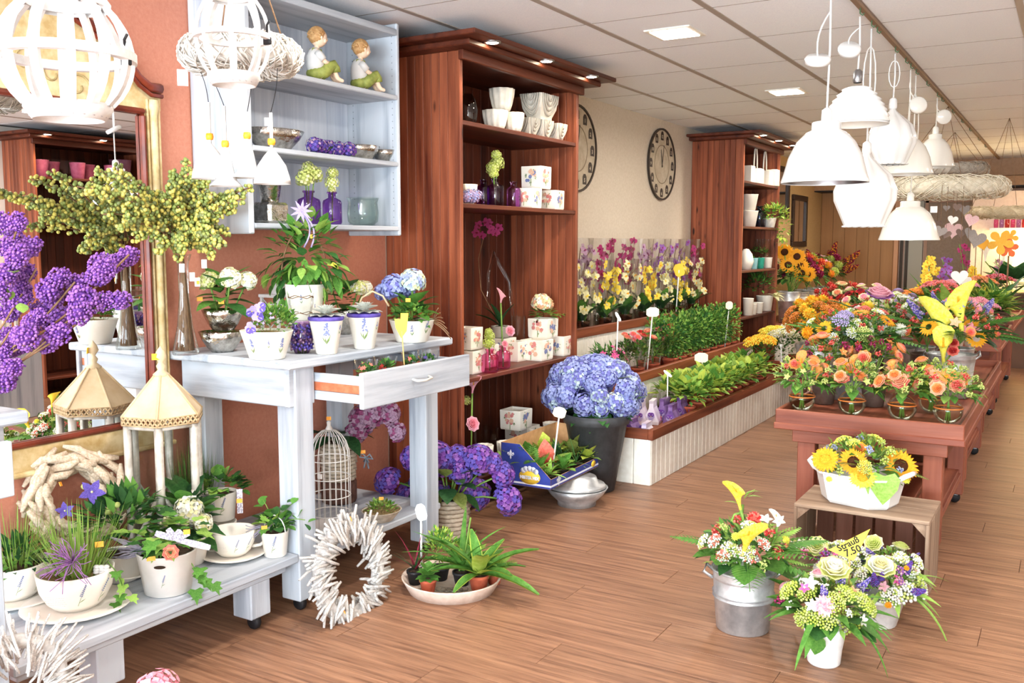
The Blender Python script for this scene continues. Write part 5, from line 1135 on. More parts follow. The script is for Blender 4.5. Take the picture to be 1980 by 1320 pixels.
# ================================================================ wall shelf contents
SKIN = mat('figurine_skin', '#e9c8ab', '#f1d6bd', rough=.45); HAIR = mat('figurine_hair', '#a87949', '#c9a06c', rough=.6, scale=60, bump=.5); SHIRT = mat('figurine_shirt', '#cfcdcb', rough=.6); PANTS = mat('figurine_trousers', '#76803a', '#9aa04f', rough=.6, scale=40)
def figurine(label, P0, s, rz):
    """painted statuette of a seated child hugging its knees, looking to its right; grown as skinned joints"""
    t = thing('seated_figurine', label, 'figurine', P0, rz)
    def skin(name, V, E, Rr, m, lv=2):
        me = bpy.data.meshes.new(name); me.from_pydata([tuple(c * s for c in v) for v in V], E, []); o = put(name, me, t)
        md = o.modifiers.new('skin', 'SKIN')
        if not me.skin_vertices: pass
        for i, q in enumerate(Rr): me.skin_vertices[0].data[i].radius = (q * s, q * s)
        me.skin_vertices[0].data[0].use_root = True; ss = o.modifiers.new('sub', 'SUBSURF'); ss.levels = ss.render_levels = lv; me.materials.append(m); return o
    # body: x forward (knees, feet), z up
    skin('body', [(0, 0, .12), (-.02, 0, .3), (-.03, 0, .48), (.0, 0, .6), (.03, 0, .68), (-.03, .13, .47), (.1, .17, .33), (.24, .06, .34), (-.03, -.13, .47), (.1, -.17, .33), (.24, -.06, .34), (.34, .08, .16), (.4, .08, .06), (.52, .08, .03), (.34, -.08, .16), (.4, -.08, .06), (.52, -.08, .03), (.3, .08, .3), (.3, -.08, .3), (.02, .09, .1), (.02, -.09, .1)],
         [(0, 1), (1, 2), (2, 3), (3, 4), (2, 5), (5, 6), (6, 7), (2, 8), (8, 9), (9, 10), (0, 19), (19, 17), (17, 11), (11, 12), (12, 13), (0, 20), (20, 18), (18, 14), (14, 15), (15, 16)],
         [.13, .13, .12, .055, .05, .055, .045, .035, .055, .045, .035, .05, .045, .035, .05, .045, .035, .06, .06, .1, .1], SKIN)
    h = MB(); h.ball((.05 * s, 0, .8 * s), .165 * s, 0, 16, 12, (1.0, .88, 1.08)); h.ball((.215 * s, 0, .775 * s), .028 * s, 0, 8, 6); h.ball((.12 * s, .075 * s, .74 * s), .06 * s, 0, 8, 6); h.ball((.12 * s, -.075 * s, .74 * s), .06 * s, 0, 8, 6); hd = h.build('head', SKIN, t)
    for y in (-1, 1): MB().ball((.19 * s, y * .055 * s, .81 * s), .014 * s, 0, 6, 5).build('eye', INK, hd); MB().ball((.04 * s, y * .15 * s, .78 * s), .032 * s, 0, 8, 6, (.8, .5, 1)).build('ear', SKIN, hd)
    MB().ball((.2 * s, 0, .715 * s), .016 * s, 0, 6, 4, (.6, 1.8, .6)).build('mouth', mat('figurine_lips', '#c98577', rough=.5), hd)
    hb_ = MB(); rr = random.Random(3)
    hb_.ball((.015 * s, 0, .835 * s), .172 * s, 0, 16, 12, (1.0, .93, 1.02))
    for k in range(70):
        d = sph(rr); d.z = abs(d.z) * .9 - .12
        if d.x > .45 and d.z < .75: continue
        hb_.ball(Vector((.015, 0, .835)) * s + Vector((d.x, d.y * .93, d.z)) * .168 * s, .028 * s, 0, 6, 4)
    hb_.build('hair', HAIR, hd)
    V3 = lambda *a: [tuple(c * s for c in q) for q in a]
    b = MB(); b.tube(V3((-.01, 0, .16), (-.025, 0, .3), (-.035, 0, .44), (-.025, 0, .53), (-.005, 0, .6)), [.17 * s, .172 * s, .16 * s, .12 * s, .065 * s], 14)
    for y in (-1, 1): b.tube(V3((-.03, .1 * y, .49), (.0, .155 * y, .44), (.06, .175 * y, .37)), [.085 * s, .078 * s, .07 * s], 10)
    b.build('shirt', SHIRT, t)
    b = MB(); b.ball((0, 0, .13 * s), .2 * s, 0, 14, 10, (1, 1.05, .72))
    for y in (-1, 1): b.tube(V3((-.02, .09 * y, .12), (.1, .1 * y, .16), (.22, .095 * y, .26), (.31, .09 * y, .31), (.345, .09 * y, .25), (.36, .09 * y, .18)), [.12 * s, .125 * s, .11 * s, .1 * s, .09 * s, .085 * s], 12)
    b.build('trousers', PANTS, t)
    for y in (-.07, .07): MB().tube([(-.14 * s, y * s, .26 * s), (-.16 * s, y * s, .4 * s), (-.1 * s, y * .9 * s, .58 * s), (.06 * s, y * s, .57 * s), (.11 * s, y * s, .42 * s)], .014 * s, 5).build('brace_strap', PANTS, t)
    return t
zf = SHW[2]
for i, (x, y) in enumerate(((613, 152), (697, 166))):
    q = onx(x, y, -2.93); q.z = zf + .002; figurine(['seated child figurine in green trousers on top shelf, left one', 'seated child figurine in green trousers on top shelf, right one beside the side panel'][i], q, .235, math.radians(68))
def on_shelf(px, X, z): return onxz(px, X, z + .001)
HS = SILVER
bowl('big oval hammered silver bowl on the middle of the wall shelf', on_shelf(530, -2.98, SHW[1]), .15, .085, foot=.5, sx=.72)
bowl('shallow hammered silver bowl at the right of the middle wall shelf', on_shelf(700, -2.98, SHW[1]), .1, .07, sx=.8, foot=.5)
bowl('smaller hammered silver bowl by the right side panel of the wall shelf', on_shelf(745, -2.96, SHW[1]), .07, .06, foot=.5)
q = on_shelf(632, -2.93, SHW[1]); t = thing('hydrangea_garland', 'violet hydrangea blossoms lying between the silver bowls', 'flowers', q)
for k in range(6): bloom(t, hydrangea(('violet', 'purple', 'mauve'), 60), (RND.uniform(-.03, .03), -.11 + .045 * k, .03), (0, 0, 1), .038, 'flower_head')
for k in range(5): addleaf(t, 'ovate', 'dark', (0, -.1 + .05 * k, .01), jit((.5, 0, .1), .5), .05)
o = MB().box(-.055, -.06, 0, .055, .06, .09, .012).build('silver_block', SILVER, None, on_shelf(524, -2.97, SHW[0])); tag(o, 'square hammered silver planter at the left of the bottom wall shelf', 'planter')
tag(put('silver_pot', potmesh(SILVER, .038, .052, .075), None, on_shelf(522, -2.97, SHW[0] + .09)), 'rounded silver pot standing on the square silver planter', 'pot')
def bottle(label, P0, r, h, m, neck=.4, name='glass_bottle', group=None):
    t = thing(name, label, 'bottle', P0, group=group)
    MB().lathe([(0, .003), (r * .9, .003), (r, .012), (r, h * .66), (r * .92, h * .74), (r * neck, h * .82), (r * neck, h * .93), (r * neck * 1.3, h * .95), (r * neck * 1.3, h)], 20).build('bottle_body', m, t)
    return t
B1 = on_shelf(598, -2.95, SHW[0]); B2 = on_shelf(643, -2.93, SHW[0])
bottle('wide purple glass bottle on the bottom wall shelf, left of the pair', B1, .052, .15, PURG); bottle('purple glass bottle on the bottom wall shelf, right of the pair', B2, .044, .15, PURG)
def dried_head(label, P0, z, heads, cols=HY_G, leaf=False):
    t = thing('hydrangea_bloom', label, 'flowers', P0 + Vector((0, 0, .01)))
    for (dx, dy, dz, r) in heads: stem(t, curve((0, 0, 0), (dx, dy, z + dz)), .003); bloom(t, hydrangea(cols, 60), (dx, dy, z + dz), (dx, dy, .1), r, 'flower_head')
    return t
dried_head('two pale green hydrangea heads in the wide purple bottle', B1, .19, [(0, -.02, 0, .043), (.01, .03, .02, .04), (0, 0, .05, .03)]); dried_head('pale green hydrangea head in the right purple bottle', B2, .18, [(0, 0, 0, .033), (0, .005, .045, .028), (0, 0, -.03, .02)])
jar('clear glass bowl vase at the right of the bottom wall shelf', on_shelf(702, -2.96, SHW[0]), [(0, .003), (.05, .003), (.072, .02), (.076, .06), (.07, .11), (.078, .135)], LGL, 24, 'glass_bowl', 'bowl')
# ================================================================ tall cabinet contents
STRIPE = mat('ridged_stoneware', '#d8cfc0', '#efe9dd', rough=.7, scale=12); GREYP = mat('stone_grey_glaze', '#bdb7ab', rough=.6)
def ridged_pot(label, P0, r, h, name='ridged_pot', group='ridged stoneware pots'):
    fn = lambda a, z: 1 + .045 * math.cos(11 * a)
    b = MB().lathe([(0, 0), (r * .62, 0), (r * .8, h * .3), (r * .95, h * .7), (r, h), (r * .9, h), (r * .85, h * .6), (0, h * .4)], 66, fn=fn); return tag(b.build(name, STRIPE, None, P0), label, 'pot', group)
def arc_pot(label, P0, w, h, d=None, group='arched relief planters'):
    """square planter narrowing to the foot, concentric arches in relief on its faces"""
    t = thing('arched_planter', label, 'planter', P0, group=group); d = d or w
    b = MB(); k = .62; L = [(0, k), (.12, k * 1.02), (.45, .86), (1, 1)]; V = []
    for z, q in L: V += [(-d / 2 * q, -w / 2 * q, z * h), (d / 2 * q, -w / 2 * q, z * h), (d / 2 * q, w / 2 * q, z * h), (-d / 2 * q, w / 2 * q, z * h)]
    V += [(x * .9, y * .9, h) for x, y, z in V[-4:]] + [(x * .7, y * .7, h * .5) for x, y, z in V[-4:]]
    b.add(V, [(i * 4 + q, i * 4 + (q + 1) % 4, i * 4 + 4 + (q + 1) % 4, i * 4 + 4 + q) for i in range(5) for q in range(4)] + [(3, 2, 1, 0), (20, 21, 22, 23)], 0, False); b.build('planter_body', STRIPE, t)
    sc_ = lambda z: k + (1 - k) * min(1, (z / h) / .75) ** .8
    for j in range(4):
        R_ = .43 - .1 * j; f1 = []; f2 = []
        for e in range(9):
            a = pi * e / 8; u = R_ * w * math.cos(a); z = h * (1 - 1.9 * R_ * math.sin(a)); z = max(z, h * .1)
            q = sc_(z); f1.append((d / 2 * q + .003, u * q / 1.0, z)); f2.append((u * d / w * q, -w / 2 * q - .003, z))
        MB().tube(f1, .006, 5).build('relief_arch', GREYP, t); MB().tube(f2, .006, 5).build('relief_arch', GREYP, t)
    return t
def rose_box(label, P0, w, rz=0, seed=0, h=None, group='rose-printed cube pots', open_=True):
    t = thing('rose_cube_pot', label, 'pot', P0, rz, group); h = h or w; b = MB(); e = .006; i = w / 2 - .008; o = w / 2
    V = [(x * o * q, y * o * q, z) for z, q in ((0, .93), (.01, .97), (h - .004, 1), (h, .985)) for x, y in ((-1, -1), (1, -1), (1, 1), (-1, 1))] + [(x * i, y * i, h) for x, y in ((-1, -1), (1, -1), (1, 1), (-1, 1))] + [(x * i, y * i, h * .3) for x, y in ((-1, -1), (1, -1), (1, 1), (-1, 1))]
    b.add(V, [(i_ * 4 + q, i_ * 4 + (q + 1) % 4, i_ * 4 + 4 + (q + 1) % 4, i_ * 4 + 4 + q) for i_ in range(5) for q in range(4)] + [(3, 2, 1, 0), (20, 21, 22, 23)], 0, False); b.build('cube_body', CERAM, t)
    decal(t, rose_print(seed), (o * .995 + .001, 0, h * .52), (1, 0, 0), w * .8, name='printed_roses'); decal(t, rose_print(seed + 1), (0, -o * .995 - .001, h * .52), (0, -1, 0), w * .8, name='printed_roses')
    return t
z = SH1[3] + .001; X1 = -2.84
R3 = .072
ridged_pot('ridged pot standing on two others on the top cabinet shelf', onxz(970, X1, z + .118), .072, .125)
ridged_pot('ridged pot at the left of the bottom row, top cabinet shelf', onxz(957, X1 + .0, z), .072, .115); ridged_pot('ridged pot in front, second of the bottom row, top cabinet shelf', onxz(993, X1 + .04, z), .06, .115)
arc_pot('large arched-relief planter crowning the group on the top cabinet shelf', onxz(1043, X1, z + .115), .22, .15, .15)
arc_pot('arched-relief planter at the shadowed left of its row, top cabinet shelf', onxz(1018, X1 - .02, z), .12, .115); arc_pot('arched-relief planter in the middle of its row, top cabinet shelf', onxz(1044, X1, z), .12, .115); arc_pot('arched-relief planter at the right end, top cabinet shelf', onxz(1073, X1 + .02, z), .11, .11)
jar('dark egg-shaped glass vase at the left end of top cabinet shelf', onxz(905, X1 - .06, z), [(0, 0), (.03, 0), (.05, .05), (.055, .1), (.04, .16), (.02, .19)], glassmat('smoky_glass', '#b5aca6', alpha=.08), 18, 'egg_vase', 'vase')
z = SH1[2] + .001
ridged_pot('ridged pot at the left end of the second cabinet shelf', onxz(903, X1, z), .055, .11)
q = onxz(908, X1 + .08, z); t = thing('hydrangea_bunch', 'mauve-blue hydrangea blossoms lying at the left end of second cabinet shelf', 'flowers', q)
for k in range(4): bloom(t, hydrangea(('lav', 'mauve', 'blue'), 60), (0, -.03 + .03 * k, .03 + .015 * (k % 2)), (0, 0, 1), .035, 'flower_head')
q1 = onxz(935, X1 - .04, z); q2 = onxz(958, X1 + .02, z); q3 = onxz(993, X1 + .02, z)
bottle('dark purple bottle at the back of the second cabinet shelf', q1, .04, .15, PURG); bottle('purple bottle holding a green hydrangea on the second cabinet shelf', q2, .048, .155, PURG); bottle('pink-purple bottle right of the others on second cabinet shelf', q3, .042, .15, glassmat('mauve_glass', '#dfb4e2', alpha=.04))
dried_head('lime green hydrangea in purple bottle on the second cabinet shelf', q2, .2, [(0, -.03, 0, .038), (0, .02, .03, .042), (0, .01, .075, .03), (.01, -.035, -.03, .028)], ('lgreen', 'lime', 'lgreen'))
rose_box('rose cube pot on top of two others, second cabinet shelf', onxz(1037, X1 + .0, z + .122), .135, 0, 1); rose_box('rose cube pot left in the pair, second cabinet shelf', onxz(1022, X1 + .06, z), .115, 0, 2); rose_box('rose cube pot right in the pair, second cabinet shelf', onxz(1066, X1 + .02, z), .12, 0, 4)
z = SH1[1] + .001; X2 = -2.86
rose_box('rose cube pot at the left end of third cabinet shelf, upper', onxz(905, X2, z + .13), .12, 0, 5); rose_box('rose cube pot at the left end of third cabinet shelf, lower', onxz(908, X2 + .02, z), .125, 0, 7); rose_box('rose cube pot hidden behind the pink bottles', onxz(935, X2 - .05, z), .13, 0, 9)
rose_box('plain-looking cube pot under the orchid on third cabinet shelf', onxz(968, X2 - .12, z), .14, 0, 11, .14); rose_box('rose cube pot left of the stacked trio, third cabinet shelf', onxz(995, X2 - .04, z), .12, 0, 12)
rose_box('rose cube pot below left in the stacked trio, third cabinet shelf', onxz(1038, X2 + .05, z), .15, 0, 14, .125); rose_box('rose cube pot below right in the stacked trio, third cabinet shelf', onxz(1083, X2 + .06, z), .12, 0, 15, .125)
q = onxz(1050, X2 + .03, z + .127); rose_box('rose cube pot crowning the stacked trio, holding a cream hydrangea', q, .14, 0, 16, .12)
t = thing('cream_hydrangea', 'cream hydrangea with trailing leaves in the top cube pot', 'plant', q + Vector((0, 0, .075))); bloom(t, hydrangea(('cream', 'white', 'peach')), (0, -.02, .14), (0, 0, 1), .06, 'flower_head'); bloom(t, hydrangea(('cream', 'peach')), (.0, .04, .13), (0, .3, 1), .045, 'flower_head')
for i, d in enumerate(dirs(22, -.1, .6)): addleaf(t, 'ivy' if i % 2 else 'round', ('mid', 'light')[i % 2], d * .05 + Vector((0, 0, .06)), d, .05)
for k in range(7): addleaf(t, 'round', 'light', (.04, .06 + .022 * k, .06), jit((.3, .6, -.1), .4), .03)
# orchid pot with ribbon-tied stake
q = onxz(968, X2 - .12, z + .141); t = thing('ribbon_orchid', 'potted orchid with dark leaves and clear ribbon loop, third cabinet shelf', 'plant', q); pot(t, GREYP, .05, .06, .07); dq = dep(q)
for x, y in ((888, 560), (905, 575), (935, 555), (960, 580), (985, 560)): T = atd(x, y, dq - .05) - q; addleaf(t, 'broadstrap', 'deep', (0, 0, .06), T - Vector((0, 0, .02)), .17)
st = [(0, 0, .06)] + [atd(x, y, dq - .02) - q for x, y in ((930, 560), (925, 500), (935, 460), (950, 440))]; stem(t, st, .003, TWIG)
for x, y in ((925, 435), (940, 430), (950, 445), (958, 450), (932, 455), (946, 432), (965, 440), (920, 450)): bloom(t, orchid('magenta', 'wine'), atd(x, y, dq - .04) - q, jit(tocam(q), .4), .03, 'orchid_bloom')
MB().tube([atd(x, y, dq - .03) - q for x, y in ((945, 590), (945, 530), (955, 485), (965, 510), (985, 545), (992, 620))], .012, 5).build('clear_ribbon', FILM, t)
# pink bottles with callas
for i, (x, X_, r, c) in enumerate(((947, X2 + .11, .05, 'pink'), (973, X2 + .09, .042, 'pink'))):
    q = onxz(x, X_, z); bottle(['wide pink glass bottle with tag at the front of third cabinet shelf', 'narrow pink glass bottle holding a calla, third cabinet shelf'][i], q, r, .13, PGL); dq = dep(q)
    if i == 0: dried_head('lime hydrangea head in the wide pink bottle', q, .15, [(0, -.01, 0, .035), (0, .0, .04, .03), (.0, -.01, .065, .022)], ('lgreen', 'lime'))
    else:
        t = thing('pink_calla', 'pink calla with silk ribbon in the narrow pink bottle', 'flowers', q + Vector((0, 0, .01))); T = atd(968, 580, dq - .01) - Vector(t.location); stem(t, curve((0, 0, 0), T, (0, 0, 0)), .005); bloom(t, calla('pink'), T - Vector((0, 0, .02)), (.3, -.2, 1), .07, 'calla_bloom')
        bloom(t, rose(('rose', 'pink')), atd(985, 640, dq - .03) - Vector(t.location), (1, -.5, .3), .03, 'silk_flower'); bloom(t, rose(('rose', 'pink')), atd(975, 665, dq - .03) - Vector(t.location), (1, -.5, .3), .02, 'silk_flower')
jar('clear cylinder glass at the back of third cabinet shelf', onxz(1002, X2 - .1, z), [(0, 0), (.04, 0), (.045, .12), (.046, .26)], GLASS, 18, 'glass_cylinder', 'vase')
z = SH1[0] + .001
rose_box('rose cube pot on top in the bottom of the cabinet', onxz(998, X2 - .02, z + .145), .145, 0, 18, .12); rose_box('cube pot below in the bottom of the cabinet', onxz(1010, X2 - .05, z), .16, 0, 20, .14)
ridged_pot('ridged pot on the bottom cabinet shelf beside the pink bottle', onxz(935, X2 + .08, z), .055, .15); ridged_pot('ridged pot on the bottom cabinet shelf before the cube pots', onxz(980, X2 + .1, z), .06, .13); ridged_pot('ridged pot at the right end of the bottom cabinet shelf', onxz(1036, X2 + .04, z), .055, .13); ridged_pot('ridged pot half hidden behind the blue hydrangea', onxz(1066, X2 + .04, z), .055, .13)
jar('clear glass bowl behind ridged pots in the bottom of the cabinet', onxz(940, X2 - .04, z), [(0, 0), (.05, 0), (.055, .03), (.07, .12), (.072, .2)], GLASS, 20, 'glass_bowl', 'bowl')
q = onxz(910, X2 + .12, z); bottle('dark pink bottle at the left of the bottom cabinet shelf', q, .042, .14, PGL); dq = dep(q); t = thing('pink_calla', 'pink calla with rose ribbon in the lower pink bottle', 'flowers', q + Vector((0, 0, .01))); T = atd(913, 760, dq) - Vector(t.location); stem(t, [(0, 0, 0), T], .005); bloom(t, calla('pink'), T, (.3, -.2, 1), .075, 'calla_bloom'); bloom(t, rose(('rose', 'pink')), atd(912, 820, dq - .04) - Vector(t.location), (1, -.4, .4), .04, 'silk_flower')
bloom(t, hydrangea(HY_G, 60), atd(900, 775, dq + .03) - Vector(t.location), (0, 0, 1), .03, 'flower_head')
# ================================================================ round clocks on the beige wall
def clock(label, C0, R_):
    t = thing('wall_clock', label, 'clock', C0); r = MB(); n = 40
    def ring(b, r0, r1, x0, x1, mi=0):
        b.M = Matrix.Rotation(pi / 2, 4, 'Y'); b.lathe([(r0, x0), (r1, x0), (r1, x1), (r0, x1), (r0, x0)], n, mi, smooth=False); b.M = None
    f = MB(); f.M = Matrix.Rotation(pi / 2, 4, 'Y'); f.lathe([(0, .004), (R_ * .97, .004), (R_ * .97, .012), (0, .012)], n, smooth=False); f.M = None
    f.build('clock_face', mat('clock_face_stone', '#b3a48c', '#c9bca6', rough=.8, scale=14), t); e = MB(); ring(e, R_ * .95, R_, .004, .022); e.build('clock_rim', mat('dark_iron', '#352a22', rough=.5), t); e = MB(); ring(e, R_ * .52, R_ * .54, .012, .014); e.build('inner_ring', mat('faded_brown', '#8f7d66', rough=.7), t)
    hm = MB().poly([(-.5, -.6), (.5, -.6), (.5, .3), (.25, .62), (-.25, .62), (-.5, .3)], .008).mesh('numeral_plate', mat('dark_iron'))
    for k in range(12):
        a = pi / 2 - (k + 1) * pi / 6; p = Vector((.0125, R_ * .79 * math.cos(a), R_ * .79 * math.sin(a))); o = decal(t, hm, p, (1, 0, 0), R_ * .2, name='numeral_plate'); me = text_mesh(str(k + 1), .62, mat('pale_numeral', '#cfc3ad', rough=.7), .02); put('numeral', me, o, (0, -.12, .009))
    for a, L, w in ((pi / 2 + .25, .42, .02), (pi / 2 - .2, .55, .016)): b = MB().poly([(-w, -.08), (w, -.08), (w * .6, L), (-w * .6, L)], .004); decal(t, b.mesh('clock_hand', mat('dark_iron')), (.017, 0, 0), (1, 0, 0), R_, roll=a - pi / 2, name='clock_hand')
    return t
clock('round clock with numeral plates on the beige wall, fully visible', Vector((WX, 7.87, 2.16)), .315)
clock('round clock half hidden behind the tall dark cabinet', Vector((WX, 6.22, 2.16)), .32)
# ================================================================ floor in front of the tall cabinet
def zonedep(q): return dep(q)
PH = base(868, 1045, 0, 36); t = thing('purple_hydrangea_basket', 'purple hydrangea with dark leaves in wicker basket on the floor by the table leg', 'plant', PH); basket(t, .085, .105, .2, rows=9); dq = dep(PH)
for x, y, r in ((846, 882, .075), (800, 885, .065), (924, 888, .078), (885, 885, .065), (752, 930, .07), (846, 960, .075), (916, 955, .085), (969, 920, .07), (980, 968, .075), (890, 915, .06), (815, 930, .06), (790, 955, .06), (860, 905, .06), (950, 895, .055)): p = atd(x, y, dq + RND.uniform(-.08, .06)) - PH; stem(t, curve((p.x * .2, p.y * .2, .18), p, (0, 0, .02), 4), .005); bloom(t, hydrangea(HY_V), p, Vector((p.x, p.y, .12)), r, 'flower_head')
for i, d in enumerate(dirs(24, -.5, .7)): addleaf(t, 'ovate', ('dark', 'deep', 'olive')[i % 3], Vector((d.x * .09, d.y * .09, .22 + .1 * (i / 24))), d, .13 * RND.uniform(.8, 1.2))
# plant dish
DT = base(874, 1170, 0, 88); t0 = thing('plant_dish', 'wide pale terracotta dish on the floor crowded with small potted plants', 'dish', DT); rD = 96 * mpp(DT)
MB().lathe([(0, 0), (rD * .86, 0), (rD, .055), (rD * 1.01, .06), (rD * .98, .06), (rD * .85, .014), (0, .012)], 40).build('dish_body', mat('pale_clay', '#d8bfae', '#e6d3c5', rough=.7), t0); dq = dep(DT)
def small_pot(label, x, y, m, r=.035, h=.06, z=.014, cat='plant', name='small_potted_plant', group='small plants in the floor dish'):
    q = onz(x, y, z); t = thing(name, label, cat, q, group=group); pot(t, m, r * .75, r, h, rim=.2); return t
t = small_pot('spiky dark red dracaena in the floor dish', 803, 1128, BLACK)
for i, d in enumerate(dirs(22, .5, 1.4)): addleaf(t, 'grass', ('deep', 'wine')[i % 2], (0, 0, .06), d, .17 * RND.uniform(.7, 1.2), w=1.3)
t = small_pot('round-leaved green succulent at the front of the floor dish', 828, 1145, TERRA)
for ring, (n, e) in enumerate(((8, .1), (7, .5), (5, .95))):
    for k in range(n): a = 2 * pi * k / n + ring * .4; addleaf(t, 'spoon', 'mid', (0, 0, .06 + ring * .012), (math.cos(a) * math.cos(e), math.sin(a) * math.cos(e), math.sin(e)), .055, w=1.2)
t = small_pot('feathery lime foliage plant in the middle of the floor dish', 852, 1120, BLACK, .038); foliage(t, ['lime', 'light', 'mid'], .07, .07, .11, 420, .022, .4, c=(0, 0, .12), seed=51)
t = small_pot('strap-leaved plant with tall centre rod in the floor dish', 893, 1130, BLACK, .038)
for i, d in enumerate(dirs(16, .75, 1.35)): addleaf(t, 'strap', 'mid', (0, 0, .06), d, .28 * RND.uniform(.7, 1.1))
stem(t, [(0, 0, .05), atd(910, 1000, dq) - Vector(t.location)], .004)
t = small_pot('yellow-edged variegated dracaena in clay pot, right in the floor dish', 926, 1140, TERRA, .042, .068); VAR = mat('variegated_stripe', '#e3dc8f', rough=.5)
for i, d in enumerate(dirs(15, .15, 1.2)):
    o = addleaf(t, 'broadstrap', 'mid', (0, 0, .065), d, .25 * RND.uniform(.75, 1.15), w=.75); addleaf(o, 'broadstrap', 'lime', (0, -.01, -.004), (0, 1, 0), 1.0, name='leaf_margin', w=1.25).parent = o
t = small_pot('small fern in clay pot at the right rim of the dish', 956, 1128, TERRA, .034)
for i, d in enumerate(dirs(14, .2, 1.2)): addleaf(t, 'fern', 'light', (0, 0, .055), d, .11)
t = small_pot('low green plant at the back of the floor dish', 905, 1112, BLACK, .034); foliage(t, ['light', 'mid'], .06, .06, .08, 200, .03, .4, c=(0, 0, .09), seed=52)
for k in range(5): MB().ball((0, 0, 0), .02, 0, 8, 6, (1.4, 1, .5)).build('crumpled_film', FILM, t0, (rD * .45 * math.cos(camang(DT) - .5 + .25 * k), rD * .45 * math.sin(camang(DT) - .5 + .25 * k), .03))
q = onz(815, 1118, .02); price_stick('white price sign on stick in the floor dish near the table leg', q, atd(814, 990, dep(q) + .03), .045, .075, GOLDW, roll=.25)
# big zinc bowls carrying a blue display carton
ZB = base(1115, 988, 0, 52); rZ = 60 * mpp(ZB)
bowl('wide upturned zinc bowl on the floor under the blue carton', ZB, rZ, .1, ZINC, foot=.62)
o = MB().lathe([(0, .1), (rZ * .8, .1), (rZ * .93, .102), (rZ * .9, .118), (rZ * .7, .125), (rZ * .62, .16), (0, .165)], 34).build('zinc_basin', ZINC, None, ZB); tag(o, 'zinc basin turned over onto the wide zinc bowl', 'basin')
bz = .172
c1 = onz(1065, 958, bz - .03); c2 = onz(1163, 908, bz - .03); c0 = onz(968, 944, bz - .03); LX = (c0 - c1); LY = (c2 - c1)
bx_ = thing('display_carton', 'blue printed display carton with slanting sides full of mini plants', 'carton', c1 + Vector((0, 0, .03)), math.atan2(LY.y, LY.x)); W_, D_ = LY.length, min(.36, LX.length)
BLUE = mat('carton_blue', '#2b3a86', '#33439a', rough=.5); KRAFT = mat('kraft_board', '#b98a5c', '#c99b6d', rough=.8); hB, hF = .225, .055
def panel(pts, n, name):
    b = MB(); k = len(pts); off = Vector(n) * .004; b.add([Vector(p) for p in pts] + [Vector(p) - off for p in pts], [tuple(range(k))], 0, False); b.add([Vector(p) - off for p in pts], [tuple(range(k))[::-1]], 1, False)
    b.add([Vector(p) for p in pts] + [Vector(p) - off for p in pts], [(i, (i + 1) % k, k + (i + 1) % k, k + i) for i in range(k)], 1, False); return b.build(name, [BLUE, KRAFT], bx_)
fp = panel([(0, 0, 0), (W_, 0, 0), (W_, 0, hF), (0, 0, hF)], (0, -1, 0), 'front_panel'); panel([(W_, D_, 0), (0, D_, 0), (0, D_, hB), (W_, D_, hB)], (0, 1, 0), 'back_panel')
sp_ = panel([(0, D_, 0), (0, 0, 0), (0, 0, hF), (0, D_ * .62, hB), (0, D_, hB)], (-1, 0, 0), 'side_panel'); panel([(W_, 0, 0), (W_, D_, 0), (W_, D_, hB), (W_, D_ * .62, hB), (W_, 0, hF)], (1, 0, 0), 'side_panel')
MB().box(0, 0, 0, W_, D_, .004).build('carton_bottom', KRAFT, bx_)
PALE = mat('carton_print_white', '#dfe1ec', rough=.5); YEL = mat('carton_print_yellow', '#e9c13f', rough=.5)
MB().box(.0, -.0012, .012, W_, -.0002, .022).build('printed_stripe', PALE, fp); MB().box(-.0012, 0, .012, -.0002, D_, .022).build('printed_stripe', PALE, sp_)
def lily():
    b = MB(); b.poly([(0, .5), (.12, .25), (.07, 0), (-.07, 0), (-.12, .25)], .003)
    for s in (-1, 1): b.poly([(s * .07, .02), (s * .2, .25), (s * .33, .22), (s * .36, .05), (s * .27, 0), (s * .25, .12), (s * .15, .02)][::s], .003)
    b.poly([(-.25, -.06), (.25, -.06), (.25, 0), (-.25, 0)], .004); b.poly([(0, -.4), (.08, -.25), (.06, -.06), (-.06, -.06), (-.08, -.25)], .003); return b.mesh('printed_lily', PALE)
LIL = lily(); decal(sp_, LIL, (-.001, D_ * .8, hB * .72), (-1, 0, 0), .06, name='printed_lily'); decal(fp, LIL, (.09, -.0018, .03), (0, -1, 0), .07, name='printed_lily')
ba = MB().lathe([(0, .002), (.5, .002), (.5, 0)], 20); ba.v = [(x, y * .62, z) for x, y, z in ba.v]; ba = ba.mesh('printed_badge', YEL)
o = decal(sp_, ba, (-.001, D_ * .42, .055), (-1, 0, 0), .13, name='printed_badge'); put('lettering', text_mesh('MISTER MIX', .17, PALE, .012), o, (0, -.04, .012)); b = MB()
for k in range(5): a = .4 + k * .58; b.lathe([(0, .006), (.12, .006), (.12, 0)], 10, c=(.32 * math.cos(a), .18 + .16 * math.sin(a), 0))
b.build('badge_scroll', PALE, o, kind='stuff'); o2 = decal(fp, ba, (W_ * .82, -.0015, .032), (0, -1, 0), .06, name='printed_badge')
rr = random.Random(33); kinds = [('lance', 'light'), ('spoon', 'mid'), ('grass', 'dark'), ('ovate', 'lime'), ('fern', 'mid'), ('ovate', 'coral'), ('lance', 'deep'), ('spoon', 'olive'), ('fern', 'light'), ('ovate', 'mid'), ('spoon', 'lime'), ('lance', 'light')]
